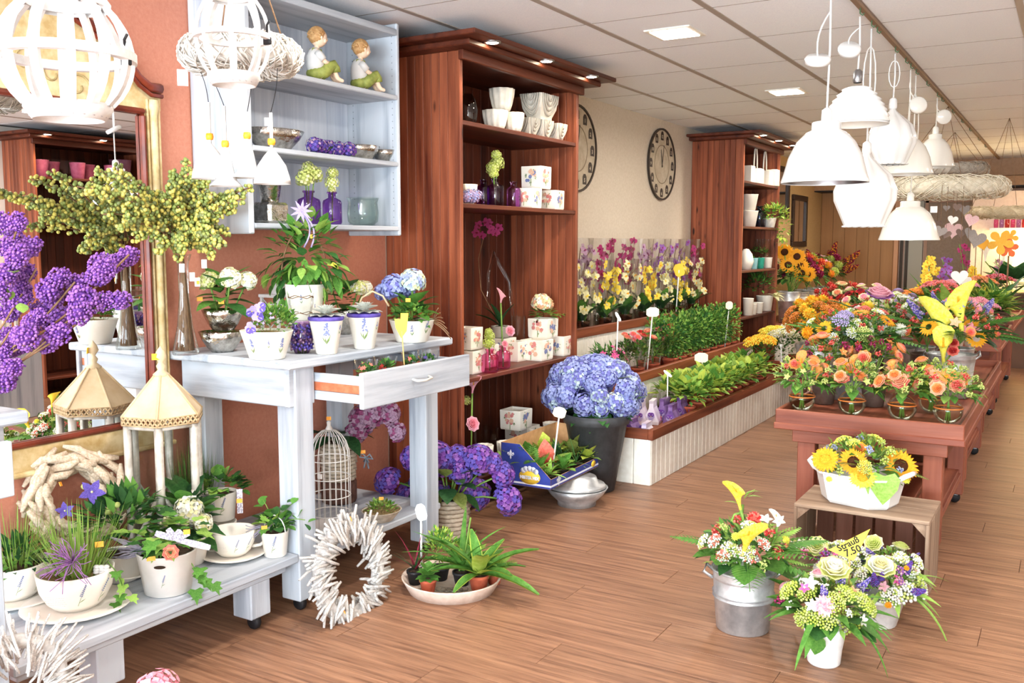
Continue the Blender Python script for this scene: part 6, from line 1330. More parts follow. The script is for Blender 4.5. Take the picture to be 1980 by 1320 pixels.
for i in range(12):
    u = (i % 4 + .5) / 4 * W_; v_ = (i // 4 + .5) / 3 * D_; p = bx_.matrix_basis @ Vector((u, v_, 0)) if 0 else Vector(bx_.location) + Matrix.Rotation(bx_.rotation_euler.z, 3, 'Z') @ Vector((u, v_, .006))
    k, g = kinds[i]; col = {'light': 'light green', 'mid': 'green', 'dark': 'dark green', 'lime': 'lime', 'coral': 'reddish', 'deep': 'deep green', 'olive': 'olive'}[g]; row = ('front', 'middle', 'back')[i // 4]; pos = ('first', 'second', 'third', 'fourth')[i % 4]
    t = thing('mini_plant', '%s %s-leaved mini plant, %s in the %s row of the blue carton' % (col, {'lance': 'narrow', 'spoon': 'spoon', 'grass': 'spiky', 'ovate': 'broad', 'fern': 'feathery'}[k], pos, row), 'plant', p, group='mini plants in the blue carton'); pot(t, BLACK, .03, .038, .05)
    L = .13 if v_ < D_ * .5 else .2
    for j, d in enumerate(dirs(16, .15, 1.35, rr)): addleaf(t, k, g if j % 4 else 'light', (0, 0, .05), d, L * rr.uniform(.6, 1.1) * (1.3 if k == 'grass' else .8))
q = Vector(bx_.location) + Matrix.Rotation(bx_.rotation_euler.z, 3, 'Z') @ Vector((W_ * .35, D_ * .35, .05)); price_stick('white price sign on stick standing in the blue carton', q, atd(1082, 797, dep(q)), .07, .06, TAGW, roll=-.3)
# big dark pot of blue hydrangea
BP = base(1152, 954, 0, 34); t = thing('blue_hydrangea_tub', 'huge blue hydrangea in tall dark grey tub beside the plant bench', 'plant', BP); s = mpp(BP); hP = 150 * s
o = pot(t, mat('anthracite_plastic', '#3a3b3d', '#46474a', rough=.55), 36 * s, 60 * s, hP, rim=.12); dq = dep(BP); cz = hP + 52 * s; rr = random.Random(8)
cA_ = atd(1146, 757, dq) - BP
for i in range(76):
    d = sph(rr)
    if d.z < -.6: d.z = -d.z
    p = cA_ + Vector((d.x * 82 * s, d.y * 70 * s, d.z * 52 * s)); bloom(t, hydrangea(HY_B if i % 3 else HY_P[:1] + ('blue', 'blueviolet'), 100), p, d, rr.uniform(17, 24) * s, 'flower_head')
for i, d in enumerate(dirs(14, -.6, .1)): addleaf(t, 'ovate', 'dark', Vector((d.x * .08, d.y * .08, hP + .02)), d, .16)
for x, y, g in ((1195, 735, 'olive'), (1215, 765, 'mid'), (1170, 735, 'olive'), (1205, 790, 'olive'), (1228, 775, 'mid')): p = atd(x, y, dq - .14) - BP; addleaf(t, 'ovate', g, p, jit((.4, -.3, .3), .4), .1)
sticker(t, atd(1203, 763, dq - .17) - BP, WMATT, .03, .045)
# ================================================================ plants on the stepped bench
def tier(px, row, off): return onxz(px, TXF[row] - off, TZ[row] - .028)
@cached
def sleeve(r0, r1, h, k): return filmsleeve(r0, r1, h, k)
# lowest step: printed bags
BAG = mat('mauve_printed_bag', '#cdbcd6', '#efe9ef', rough=.3, scale=9); BAG2 = mat('violet_printed_bag', '#51306f', '#8f6fa8', rough=.3, scale=14)
def flower_bag(label, q, w, d, h, m, rz=0):
    t = thing('bagged_plant', label, 'package', q, rz, 'printed flower bags on the bench'); b = MB(); V = []
    for z, k in ((0, .95), (.02, 1), (h * .7, 1), (h * .88, .94), (h, 1.02)):
        dd = d * (1 if z < h * .7 else .3); V += [(-dd / 2 * k, -w / 2 * k, z), (dd / 2 * k, -w / 2 * k, z), (dd / 2 * k, w / 2 * k, z), (-dd / 2 * k, w / 2 * k, z)]
    b.add(V, [(i * 4 + e, i * 4 + (e + 1) % 4, i * 4 + 4 + (e + 1) % 4, i * 4 + 4 + e) for i in range(4) for e in range(4)] + [(3, 2, 1, 0), (16, 17, 18, 19)], 0, False); b.build('bag', m, t)
    decal(t, pansy('violet', 'hot'), (d / 2 + .003, 0, h * .3), (1, 0, 0), w * .25, name='printed_flower'); decal(t, pansy('purple', 'lav'), (0, -w / 2 - .003, h * .35), (0, -1, 0), d * .28, name='printed_flower'); return t
for i, (x, off, h, m, l) in enumerate(((1222, .2, .1, BAG2, 'violet printed flower bag nearest the tub'), (1250, .07, .1, BAG, 'white and violet printed flower bag at the bench front corner'), (1240, .28, .16, BAG, 'tall pale printed flower bag behind the front ones'), (1285, .2, .15, BAG2, 'violet printed flower bag with red motif in the bag row'), (1300, .09, .14, BAG2, 'violet printed flower bag nearest the rail'), (1262, .22, .16, BAG, 'tall pale printed flower bag in the middle of the bags'), (1318, .12, .15, BAG2, 'last violet printed flower bag before the green plants'))): flower_bag(l, tier(x, 0, off), .12, .1, h, m, .1 * (i % 3))
q = tier(1290, 0, .2); price_stick('white price sign on stick above the printed flower bags', q, atd(1291, 722, dep(q)), .02, .07, GOLDW, roll=.9)
ords = ['first', 'second', 'third', 'fourth', 'fifth', 'sixth', 'seventh', 'eighth', 'ninth', 'tenth', 'eleventh', 'twelfth']
def rowplant(label, q, fill, r=.05, h=.085, m=TERRA, group=None, name='potted_plant', rim=.2):
    t = thing(name, label, 'plant', q, group=group); pot(t, m, r * .75, r, h, rim=rim); fill(t, h); return t
def lime_fill(seed):
    def f(t, h):
        rr = random.Random(seed); foliage(t, ['light', 'lime', 'light', 'mid'], .11, .11, .1, 110, .055, .6, c=(0, 0, h + .06), seed=seed, kind=1)
        for i in range(34): d = sph(rr); d.z = abs(d.z); addleaf(t, 'heart', rr.choice(('light', 'lime', 'lime', 'mid')), Vector((d.x * .1, d.y * .1, h + .04 + d.z * .13)), d + Vector((0, 0, .1)) + sph(rr) * .5, rr.uniform(.05, .078))
    return f
k = 0
for j, off in enumerate((.09, .24)):
    for i in range(9):
        q = Vector((TXF[0] - off, 6.02 + i * .205 + .05 * j, TZ[0] - .028)); rowplant('lime-leaved plant in clay pot, %s from the bags in the %s row' % (ords[i], ('front', 'back')[j]), q, lime_fill(100 + k), group='lime-leaved plants on the lowest step'); k += 1
q = Vector((TXF[0] - .2, 6.75, TZ[0])); price_stick('cream price sign on stick among the lime-leaved plants', q, atd(1356, 691, dep(q)), .1, .075)
# yellow and cream kalanchoes at the far end
def umbels_fill(cols, n, r, s, seed, hh=.12, leaf=('dark', 'mid')):
    def f(t, h):
        rr = random.Random(seed); foliage(t, list(leaf), r, r, hh * .8, 130, .04, .6, c=(0, 0, h + hh * .3), seed=seed, kind=1)
        for i in range(n): a = i * 2.4; q = r * math.sqrt((i + .5) / n); p = Vector((q * math.cos(a), q * math.sin(a), h + hh + .05 * (1 - (q / r) ** 2))); bloom(t, umbel(cols, 60), p, (p.x * 2, p.y * 2, 1), s * rr.uniform(.9, 1.15), 'flower_umbel')
    return f
for i, (x, y, off, c, l) in enumerate(((1470, 0, .1, ('yellow', 'amber'), 'yellow kalanchoe left of its group at the far bench end'), (1495, 0, .25, ('yellow', 'lemon'), 'yellow kalanchoe behind at the far bench end'), (1515, 0, .1, ('cream', 'white'), 'cream kalanchoe at the far bench end, front'), (1535, 0, .22, ('cream', 'white'), 'cream kalanchoe at the far bench end, behind'), (1548, 0, .06, ('rose', 'pink'), 'pink kalanchoe by the table with round vases'))):
    q = tier(x, 0, off); rowplant(l, q, umbels_fill(c, 8, .12, .06, 60 + i, .26), .055, .09, group='kalanchoes at the bench end')
q = tier(1512, 0, .02); price_stick('white price stick before the cream kalanchoes', q, atd(1510, 668, dep(q)), .02, .03, GOLDW)
# middle step
t = rowplant('hot pink busy lizzie at the near end of the middle step', tier(1170, 1, .14), lambda t, h: (foliage(t, ['dark', 'mid'], .15, .15, .12, 240, .05, .5, c=(0, 0, h + .05), seed=70, kind=1)), .06, .1)
for i in range(20): d = sph(); d.z = abs(d.z); d.x = abs(d.x); bloom(t, starflower('hot'), Vector((d.x * .15, d.y * .16, .15 + d.z * .12)), d + Vector((.3, -.2, .3)), .028, 'busy_lizzie_bloom')
def rose_fill(seed, cols, film=True):
    def f(t, h):
        rr = random.Random(seed); foliage(t, ['dark', 'mid', 'olive'], .07, .07, .13, 170, .032, .6, c=(0, 0, h + .08), seed=seed)
        for i in range(3): p = Vector((rr.uniform(-.05, .05), rr.uniform(-.06, .06), h + .2 + rr.uniform(-.04, .05))); stem(t, [(0, 0, h), p], .0025); bloom(t, rose(cols), p, jit((.3, -.2, 1), .4, rr), .03, 'rose')
        if film: put('film_sleeve', sleeve(.055, .085, .26, seed), t, (0, 0, .02))
    return f
for i, (x, off, c) in enumerate(((1212, .16, ('coral', 'peach')), (1232, .09, ('coral', 'rose')), (1246, .2, ('red', 'coral')), (1262, .09, ('peach', 'coral')), (1280, .2, ('coral', 'rose')), (1293, .1, ('red', 'coral')))): rowplant('sleeved mini rose, %s from the busy lizzie on the middle step' % ords[i], tier(x, 1, off), rose_fill(80 + i, c), .048, .085, group='sleeved mini roses')
def hedge_fill(seed):
    def f(t, h): foliage(t, ['mid', 'dark', 'light'], .09, .09, .19, 440, .03, .7, c=(0, 0, h + .15), seed=seed, shell=.4, full=True); stem(t, [(0, 0, h), (0, 0, h + .1)], .004)
    return f
k = 0
for j, off in enumerate((.09, .23)):
    for i in range(9): q = Vector((TXF[1] - off, 6.72 + i * .18 + .04 * j, TZ[1] - .028)); rowplant('dense small-leaved green plant in clay pot, %s from the roses, %s row' % (ords[i], ('front', 'back')[j]), q, hedge_fill(200 + k), .055, .09, group='green hedge plants on the middle step'); k += 1
for x, yt, px, w, l in ((1195, 612, 1190, .02, 'bent white price stick above the pink busy lizzie'), (1262, 603, 1250, .09, 'cream price sign on stick among the mini roses'), (1410, 590, 1400, .06, 'cream price sign on stick above the green hedge plants')): q = tier(px, 1, .06); price_stick(l, q, atd(x, yt, dep(q)), w, .07, TAGW if w > .03 else GOLDW, roll=.5 if w < .03 else 0)
# top step: orchids in film
def orchid_pot(label, q, c1, c2, seed, hh=.5):
    t = thing('sleeved_orchid', label, 'plant', q, group='orchids in film on the top step'); pot(t, glassmat('cloudy_pot', '#cfc9bb', alpha=.25), .05, .06, .11, soil=MOSS); rr = random.Random(seed)
    for i, d in enumerate(dirs(6, .5, 1.2, rr)): addleaf(t, 'broadstrap', ('deep', 'mid')[i % 2], (0, 0, .1), d * Vector((.5, 1, 1)) if 0 else Vector((d.x * .45, d.y, d.z)), .2 * rr.uniform(.8, 1.1), w=1.4)
    for sgn in (-1, 1):
        pts = [(0, 0, .1), (.01, .02 * sgn, .1 + hh * .5), (.02, .05 * sgn, .1 + hh * .85), (.05, .09 * sgn, .1 + hh)]; stem(t, pts, .003, TWIG)
        for k in range(9): p = Vector(pts[2]).lerp(Vector(pts[3]), k / 7) + sph(rr) * .04 - Vector((0, 0, .075 * (k % 4))); bloom(t, orchid(c1, c2), p, jit((1, -.35, .1), .4, rr), .036, 'orchid_bloom')
    put('film_sleeve', filmsleeve(.065, .1, hh + .16, seed), t, (0, 0, .01)); return t
oc = [('magenta', 'wine', 'dark red'), ('yellow', 'amber', 'yellow'), ('mauve', 'plum', 'mauve'), ('cream', 'yellow', 'cream'), ('lilac', 'magenta', 'pink'), ('yellow', 'cream', 'pale yellow'), ('magenta', 'plum', 'magenta'), ('cream', 'amber', 'ivory')]
k = 0
for j, off in enumerate((.09, .185)):
    for i in range(8):
        c1, c2, nm = oc[(i * 3 + j * 2 + (i // 3)) % 8] if j else oc[(i * 2 + 1) % 8]
        if j: c1, c2, nm = oc[(0, 2, 0, 6, 2, 4, 4, 6)[i]]
        orchid_pot('%s orchid wrapped in clear film, %s from the tall cabinet, %s row' % (nm, ords[i], ('front', 'back')[j]), Vector((TXF[2] - off, 5.5 + i * .37 + .15 * j, TZ[2] - .028)), c1, c2, 300 + k, .36 if not j else .52); k += 1
q = tier(1306, 2, .02); price_stick('yellow price card on stick in front of the film-wrapped orchids', q, atd(1313, 522, dep(q)), .085, .11, mat('amber_price_card', '#f2c02c', rough=.5), roll=.35)
# ================================================================ far cabinet contents
def at2(px, z, X=-2.82):
    q = onxz(px, X, z)
    while q.y > C2B - .09 and X < C2X - .05: X += .01; q = onxz(px, X, z)
    return q
z = SH2[4] + .001
def handled_pot(label, q, w, h, hh):
    t = thing('handled_planter', label, 'planter', q, group='cream planters on the far cabinet'); b = MB(); b.box(-w / 2, -w / 2, 0, w / 2, w / 2, h, .006); b.build('planter_body', CERAM, t)
    if hh: MB().tube([(0, w * .4 * math.cos(a), h + hh * math.sin(a)) for a in [pi * e / 10 for e in range(11)]], .008, 6).build('loop_handle', CERAM, t)
handled_pot('cream square planter at the left of far cabinet top shelf', at2(1444, z), .13, .17, 0); handled_pot('cream planter with tall loop handle on far cabinet top shelf', at2(1460, z, -2.78), .14, .15, .22); handled_pot('cream planter with round loop handle on far cabinet top shelf', at2(1478, z, -2.78), .14, .15, .2); handled_pot('cream square planter at the right of far cabinet top shelf', at2(1493, z, -2.78), .12, .17, 0)
z = SH2[3] + .001; tag(put('square_pot', potmesh(CERAM, .07, .1, .16, n=4), None, at2(1447, z)), 'cream tapered pot at the bottom of the far cabinet stack', 'pot'); tag(put('square_pot', potmesh(CERAM, .07, .1, .16, n=4), None, at2(1447, z + .162)), 'cream tapered pot on top of the far cabinet stack', 'pot')
bottle('blue glass bottle on the far cabinet', at2(1468, z), .06, .22, BLG)
t = thing('trailing_ivy', 'yellow-green trailing ivy at the right of the far cabinet', 'plant', at2(1488, z)); pot(t, CERAM, .05, .07, .1); foliage(t, ['light', 'lime', 'mid'], .13, .16, .12, 200, .05, .7, c=(.03, 0, .12), seed=91, kind=1); foliage(t, ['lime', 'light'], .06, .1, .2, 90, .05, .7, c=(.12, .1, .0), seed=92, kind=1, name='trailing_leaves', full=True)
z = SH2[2] + .001
for i, (x, X) in enumerate(((1463, -3.0), (1473, -2.98), (1484, -3.0), (1494, -2.98))): jar(['leftmost', 'second', 'third', 'rightmost'][i] + ' of the tall clear glasses on the far cabinet', at2(x, z, X), [(0, 0), (.024, 0), (.028, .3)], GLASS, 14, 'tall_glass', 'vase', 'tall glasses on the far cabinet')
TEAL = mat('teal_glaze', '#2f9a83', '#3fae95', rough=.3); AQUA = mat('aqua_glaze', '#8fd0d6', '#a8dde0', rough=.3)
for x, m, l in ((1455, AQUA, 'small aqua cup on the far cabinet'), (1468, TEAL, 'small teal cup on the far cabinet'), (1483, CERAM, 'small cream mug on the far cabinet')): tag(put('small_cup', potmesh(m, .045, .055, .11), None, at2(x, z, -2.76)), l, 'cup')
jar('cream egg-shaped vase at the left of the far cabinet', at2(1442, z, -2.76), [(0, 0), (.05, 0), (.075, .08), (.06, .15), (.025, .2), (0, .205)], CERAM, 16, 'egg_vase', 'vase')
t = thing('small_plant', 'small trailing plant behind the cups on the far cabinet', 'plant', at2(1467, z, -2.86)); pot(t, CERAM, .05, .06, .1); foliage(t, ['mid', 'olive'], .1, .1, .08, 90, .04, .6, c=(0, 0, .13), seed=93, kind=1)
z = SH2[1] + .001
t = thing('bow_plant', 'leafy plant with cream bow in white pot, lower far cabinet', 'plant', at2(1478, z, -2.8)); pot(t, CERAM, .07, .09, .16); foliage(t, ['dark', 'mid'], .17, .17, .16, 230, .06, .5, c=(-.05, -.08, .25), seed=94, kind=1); 
for i, d in enumerate(dirs(9, -.4, .6)): addleaf(t, 'lance', 'cream', (.09, 0, .17), d + Vector((.8, 0, 0)), .14, name='bow_loop', w=1.5)
for x, l in ((1446, 'tall white cup at the left of lower far cabinet'), (1453, 'white cup left of the pair on the lower far cabinet'), (1465, 'white cup right of the pair on the lower far cabinet')): tag(put('white_cup', potmesh(CERAM, .045, .055, .11 if x > 1447 else .17), None, at2(x, z, -2.74)), l, 'cup')
# narrow framed mirrors on the far wall
for i, (ya, yb, za, zb) in enumerate(((11.55, 12.15, 1.78, 2.42), (12.35, 13.1, 1.42, 2.1))):
    t = thing('narrow_wall_mirror', ['narrow dark-framed mirror half hidden by the far cabinet', 'narrow dark-framed mirror on the ochre wall, right of the other'][i], 'mirror', (WX, ya, za)); w, h = yb - ya, zb - za
    MB().box(.004, .06, .06, .012, w - .06, h - .06).build('mirror_glass', mat('mirror_silver'), t)
    for a in ((0, 0, w, .07), (0, h - .07, w, h), (0, .07, .07, h - .07), (w - .07, .07, w, h - .07)): MB().box(.004, a[0], a[1], .035, a[2], a[3], .006).build('frame_side', mat('dark_frame', '#33231c', rough=.4), t)
# ================================================================ bouquets
BMESH = {'rose': lambda c: rose(c), 'hyd': lambda c: hydrangea(c, 80), 'mum': lambda c: mum(c), 'umbel': lambda c: umbel(c), 'berry': lambda c: berries(c), 'star': lambda c: starflower(c[0]), 'daisy': lambda c: daisy(c[0]), 'calla': lambda c: calla(c[0]), 'spike': lambda c: panicle(c, 90), 'orchid': lambda c: orchid(c[0], c[1]), 'gerbera': lambda c: sunpetals(c[0], 18)}
BNAME = {'rose': 'rose', 'hyd': 'flower_head', 'mum': 'chrysanthemum', 'umbel': 'flower_umbel', 'berry': 'berry_cluster', 'star': 'star_bloom', 'daisy': 'daisy_bloom', 'calla': 'calla_bloom', 'spike': 'flower_spike', 'orchid': 'orchid_bloom', 'gerbera': 'gerbera_bloom'}
def bouquet(label, P0, R_, hh, blooms, leaves=(('ovate', 'mid', 10, .1),), filler=None, seed=1, name='bouquet', group=None, px=(), stems=0, up=.25, dens=1., flat=.75):
    """dome of blooms over a binding point P0; hh = height of the dome's centre; px = blooms pinned to photo pixels"""
    t = thing(name, label, 'bouquet', P0, group=group); rr = random.Random(seed); C_ = Vector((0, 0, hh)); dq = dep(Vector(P0) + C_)
    tot = sum(b[2] for b in blooms) or 1; i = 0
    order = [b for b in blooms for _ in range(b[2])]; rr.shuffle(order)
    for (k, c, n, s) in order:
        z = 1 - 1.05 * (i + .5) / tot; a = i * 2.39996 + seed; q = math.sqrt(max(0, 1 - z * z)); d = Vector((q * math.cos(a), q * math.sin(a), z)); p = C_ + Vector((d.x * R_, d.y * R_, d.z * R_ * flat)) * rr.uniform(.88, 1.05); i += 1
        bloom(t, BMESH[k](c), p, d + Vector((0, 0, up)), s * rr.uniform(.85, 1.15), BNAME[k])
    for (k, c, x, y, s, dz) in px:
        p = atd(x, y, dq + dz) - Vector(P0); n = Vector(tocam(P0)) * .7 + Vector((0, 0, .6)); 
        if k == 'sun': sunflower(t, p, Vector(tocam(P0)) + Vector((0, 0, .35)) + sph(rr) * .2, s, *c)
        elif k == 'calla': stem(t, curve((p.x * .2, p.y * .2, hh * .5), p, Vector(_r) * .02), .006); bloom(t, calla(c[0]), p, Vector((rr.uniform(-.3, .3), rr.uniform(-.3, .3), 1)), s, 'calla_bloom')
        else: bloom(t, BMESH[k](c), p, n + sph(rr) * .25, s, BNAME[k])
    for (k, g, n, L) in leaves:
        for d in dirs(n, *((.05, .7) if k == 'fern' else (-.35, .55)), rr): addleaf(t, k, g, C_ + Vector((d.x, d.y, d.z * .4 - .15)) * R_ * .6, d, L * rr.uniform(.75, 1.2))
    f = filler or ('mid', 'light', 'dark'); foliage(t, list(f), R_ * .93, R_ * .93, R_ * flat * .9, int(230 * dens), R_ * .24, .45, c=tuple(C_), seed=seed, kind=1 if dens <= 1 else 0)
    b = MB()
    for e in range(7): a = e * .9; b.tube([(.012 * math.cos(a + 2.5), .012 * math.sin(a + 2.5), -stems), (0, 0, hh * .3), (R_ * .3 * math.cos(a), R_ * .3 * math.sin(a), hh)], .0035, 4)
    b.build('stems', STEM, t, kind='stuff'); return t
# ---------------------------------------------------------------- crate, tub and buckets in front
cy_ = onz(1790, 1168).y; cx1 = onz(1790, 1168).x; cx0 = ony(1530, 1120, cy_).x; ctz = .343; cd = .37
t = thing('wooden_crate', 'weathered wooden fruit crate lying on its side before the tray table', 'crate', (cx0, cy_, 0)); cw_ = cx1 - cx0
for k in range(2): MB().box(0, k * cd / 2 + .002, ctz - .016, cw_, (k + 1) * cd / 2 - .002, ctz, .003).build('top_plank', CRATE[0], t); MB().box(0, k * cd / 2 + .002, 0, cw_, (k + 1) * cd / 2 - .002, .014, .003).build('bottom_plank', CRATE[0], t)
for x in (0, cw_ - .014):
    for k in range(2): MB().box(x, k * cd / 2 + .002, .014, x + .014, (k + 1) * cd / 2 - .002, ctz - .016, .003).build('side_plank', CRATE[2], t)
w = (cw_ - .03) / 6
for k in range(6): MB().box(.015 + k * w + .006, cd - .012, .004, .015 + (k + 1) * w - .006, cd, ctz - .004, .002).build('back_slat', wood('crate_red_slat', '#6e4434', '#956553', 2, rough=.8, sc=16, rnd=.1), t)
for x, s in ((.014, 1), (cw_ - .014, -1)):
    for z, u in ((ctz - .016, -1), (.014, 1)): b = MB(); b.add([(x, .01, z), (x + s * .055, .01, z), (x, .01, z + u * .055), (x, cd - .02, z), (x + s * .055, cd - .02, z), (x, cd - .02, z + u * .055)], [(0, 1, 2), (3, 5, 4), (1, 4, 5, 2), (0, 2, 5, 3), (0, 3, 4, 1)], 0, False); b.build('corner_block', CRATE[1], t)
tz = ctz + .001; TBc = Vector((cx0 + cw_ * .44, cy_ + .17, tz)); t = thing('white_tub', 'white enamel roasting tub with handles standing on the crate', 'tub', TBc, -.25); sM = mpp(TBc)
def octa(a, b, c, z): return [(-a + c, -b, z), (a - c, -b, z), (a, -b + c, z), (a, b - c, z), (a - c, b, z), (-a + c, b, z), (-a, b - c, z), (-a, -b + c, z)]
b = MB(); L_ = [octa(.14, .1, .055, 0), octa(.15, .108, .058, .012), octa(.172, .128, .064, .125), octa(.184, .14, .066, .13), octa(.184, .14, .066, .138), octa(.17, .126, .062, .136), octa(.15, .105, .055, .03)]; V = sum(L_, [])
b.add(V, [(i * 8 + e, i * 8 + (e + 1) % 8, i * 8 + 8 + (e + 1) % 8, i * 8 + 8 + e) for i in range(6) for e in range(8)] + [tuple(range(8))[::-1], tuple(range(48, 56))], 0, False); b.build('tub_body', WPAINT, t)
for s_ in (-1, 1): MB().tube([(s_ * .18, -.06, .13), (s_ * .212, -.05, .155), (s_ * .222, 0, .16), (s_ * .212, .05, .155), (s_ * .18, .06, .13)], .011, 8).build('tub_handle', WPAINT, t)
bouquet('sunflower arrangement filling the white tub on the crate', TBc + Vector((0, 0, .04)), .18, .13, [('umbel', ('lemon', 'lgreen'), 9, .035), ('berry', ('lgreen', 'lime'), 8, .022), ('berry', ('blue', 'grey'), 6, .018)], (('ovate', 'mid', 12, .1), ('round', 'blue', 14, .045), ('lance', 'light', 8, .12), ('fern', 'olive', 4, .14)), ('mid', 'light', 'olive'), 71, px=[('sun', ('amber', 'amber'), 1596, 888, .058, -.12), ('sun', ('amber', 'brown'), 1650, 893, .06, -.13), ('sun', ('yellow', 'amber'), 1668, 922, .055, -.16), ('sun', ('amber', 'brown'), 1742, 900, .07, -.1), ('mum', ('lemon',), 1603, 927, .016, -.17), ('mum', ('lemon',), 1752, 930, .018, -.15), ('rose', ('orange', 'amber'), 1662, 868, .03, -.05)], name='sunflower_arrangement', flat=.62)
t = bpy.data.objects['sunflower_arrangement']; addleaf(t, 'heart', 'light', atd(1710, 920, dep(TBc) - .19) - Vector(t.location), (.05, -.25, -1), .12, (.3, -1, .1), w=1.1)
# zinc bucket with tall bouquet
ZK = base(1435, 1231, 0, 46); s = mpp(ZK)
def zinc_bucket(label, P0, r0, r1, h, rings=(.55, .62), ears=True, m=ZINC, group=None):
    t = thing('zinc_bucket', label, 'bucket', P0, group=group); put('bucket_body', potmesh(m, r0, r1, h, .003, 0, 30, rings, name='bucket_body'), t); MB().tube([(r1 * math.cos(a), r1 * math.sin(a), h) for a in [2 * pi * k / 30 for k in range(30)]], .0045, 6, closed=True).build('rolled_rim', m, t)
    if ears:
        ax_ = Vector(_r)
        for s_ in (-1, 1): MB().tube([ax_ * s_ * r1 + Vector((0, 0, h - .035)), ax_ * s_ * (r1 + .035) + Vector((0, 0, h - .01)), ax_ * s_ * (r1 + .03) + Vector((0, .02, h + .012)), ax_ * s_ * r1 + Vector((0, .03, h - .02))], .007, 6).build('ear_handle', m, t)
    return t
zinc_bucket('shiny zinc bucket with ear handle on the floor left of the crate', ZK, 50 * s, 60 * s, 118 * s)
bouquet('tall bouquet with yellow callas and white bells in the zinc bucket', ZK + Vector((0, 0, .1)), .16, .2, [('umbel', ('white', 'lgreen'), 5, .035), ('berry', ('coral', 'red'), 9, .022), ('umbel', ('white', 'coral'), 4, .03), ('berry', ('lgreen',), 4, .02), ('mum', ('lemon',), 2, .02)], (('round', 'mid', 12, .11), ('ovate', 'dark', 10, .1), ('fern', 'mid', 7, .22), ('fern', 'light', 4, .18), ('palm', 'mid', 3, .13)), ('mid', 'dark', 'light'), 72, px=[('calla', ('yellow',), 1432, 985, .085, -.03), ('calla', ('yellow',), 1437, 1070, .11, -.14), ('mum', ('coral', 'red'), 1458, 1003, .032, -.02), ('star', ('white',), 1480, 1005, .03, -.03), ('calla', ('white',), 1503, 1018, .05, -.03), ('star', ('white',), 1507, 1008, .028, -.03), ('star', ('cream',), 1460, 1040, .025, -.05), ('berry', ('coral', 'red'), 1505, 1062, .02, -.03), ('umbel', ('white', 'lgreen'), 1412, 1062, .035, -.1), ('umbel', ('white', 'coral'), 1450, 1075, .035, -.12)], name='calla_bouquet')
t = bpy.data.objects['calla_bouquet']; dq = dep(ZK)
stem(t, [atd(x, y, dq - .02) - Vector(t.location) for x, y in ((1437, 1060), (1440, 1035), (1425, 1015), (1415, 1005), (1420, 995), (1435, 990), (1436, 975))], .006, None, 'curled_stem')
for x, y, dx, dz in ((1425, 960, -.2, 1), (1440, 955, .8, .4), (1430, 975, -.6, .3), (1438, 965, .5, .8), (1445, 960, .9, .2)): addleaf(t, 'lance', 'light', atd(x, y, dq - .03) - Vector(t.location), Vector(_r) * dx + Vector((0, 0, dz)), .06)
# white pot bouquet
WP = base(1592, 1293, 0, 30); s = mpp(WP); t = thing('white_flared_pot', 'white flared ceramic pot at the front holding a mixed bouquet', 'pot', WP)
MB().lathe([(0, 0), (28 * s, 0), (31 * s, 4 * s), (33 * s, 30 * s), (38 * s, 60 * s), (44 * s, 80 * s), (42 * s, 80 * s), (34 * s, 50 * s), (0, 30 * s)], 30).build('pot_body', WMATT, t)
bouquet('mixed bouquet with white cabbage rose and pink carnation in the white flared pot', WP + Vector((0, 0, .08)), .15, .12, [('umbel', ('lime', 'lgreen'), 12, .04), ('rose', ('pink', 'white'), 2, .03), ('berry', ('magenta', 'wine'), 2, .02), ('star', ('white',), 4, .025), ('spike', ('violet', 'lav'), 2, .06), ('star', ('hot',), 2, .022), ('berry', ('white',), 6, .016)], (('lance', 'mid', 12, .17), ('round', 'dark', 8, .1), ('ovate', 'mid', 8, .13), ('strap', 'mid', 4, .24)), ('mid', 'light', 'olive'), 73, px=[('rose', ('white', 'cream', 'lgreen'), 1612, 1104, .054, -.06), ('mum', ('pink', 'white'), 1594, 1172, .042, -.13), ('star', ('white',), 1567, 1128, .032, -.08), ('star', ('hot',), 1556, 1138, .022, -.09), ('spike', ('violet', 'lav'), 1595, 1150, .055, -.1), ('berry', ('wine', 'magenta'), 1618, 1155, .022, -.11), ('umbel', ('lime', 'lgreen'), 1570, 1190, .04, -.1), ('umbel', ('lime', 'lgreen'), 1640, 1200, .045, -.09), ('star', ('peach',), 1650, 1145, .025, -.06), ('star', ('white',), 1668, 1155, .022, -.05)], name='mixed_bouquet')
t = bpy.data.objects['mixed_bouquet']; dq = dep(WP); addleaf(t, 'strap', 'light', atd(1622, 1190, dq - .12) - Vector(t.location), Vector(_r) * .5 + Vector((0, 0, -.5)), .22, tocam(WP)); addleaf(t, 'ovate', 'mid', atd(1585, 1225, dq - .1) - Vector(t.location), Vector(_r) * -.2 + Vector((0, 0, -1)), .085, tocam(WP), w=1.1)
addleaf(t, 'palm', 'mid', atd(1665, 1205, dq) - Vector(t.location), Vector(_r) + Vector((0, 0, .0)), .13)
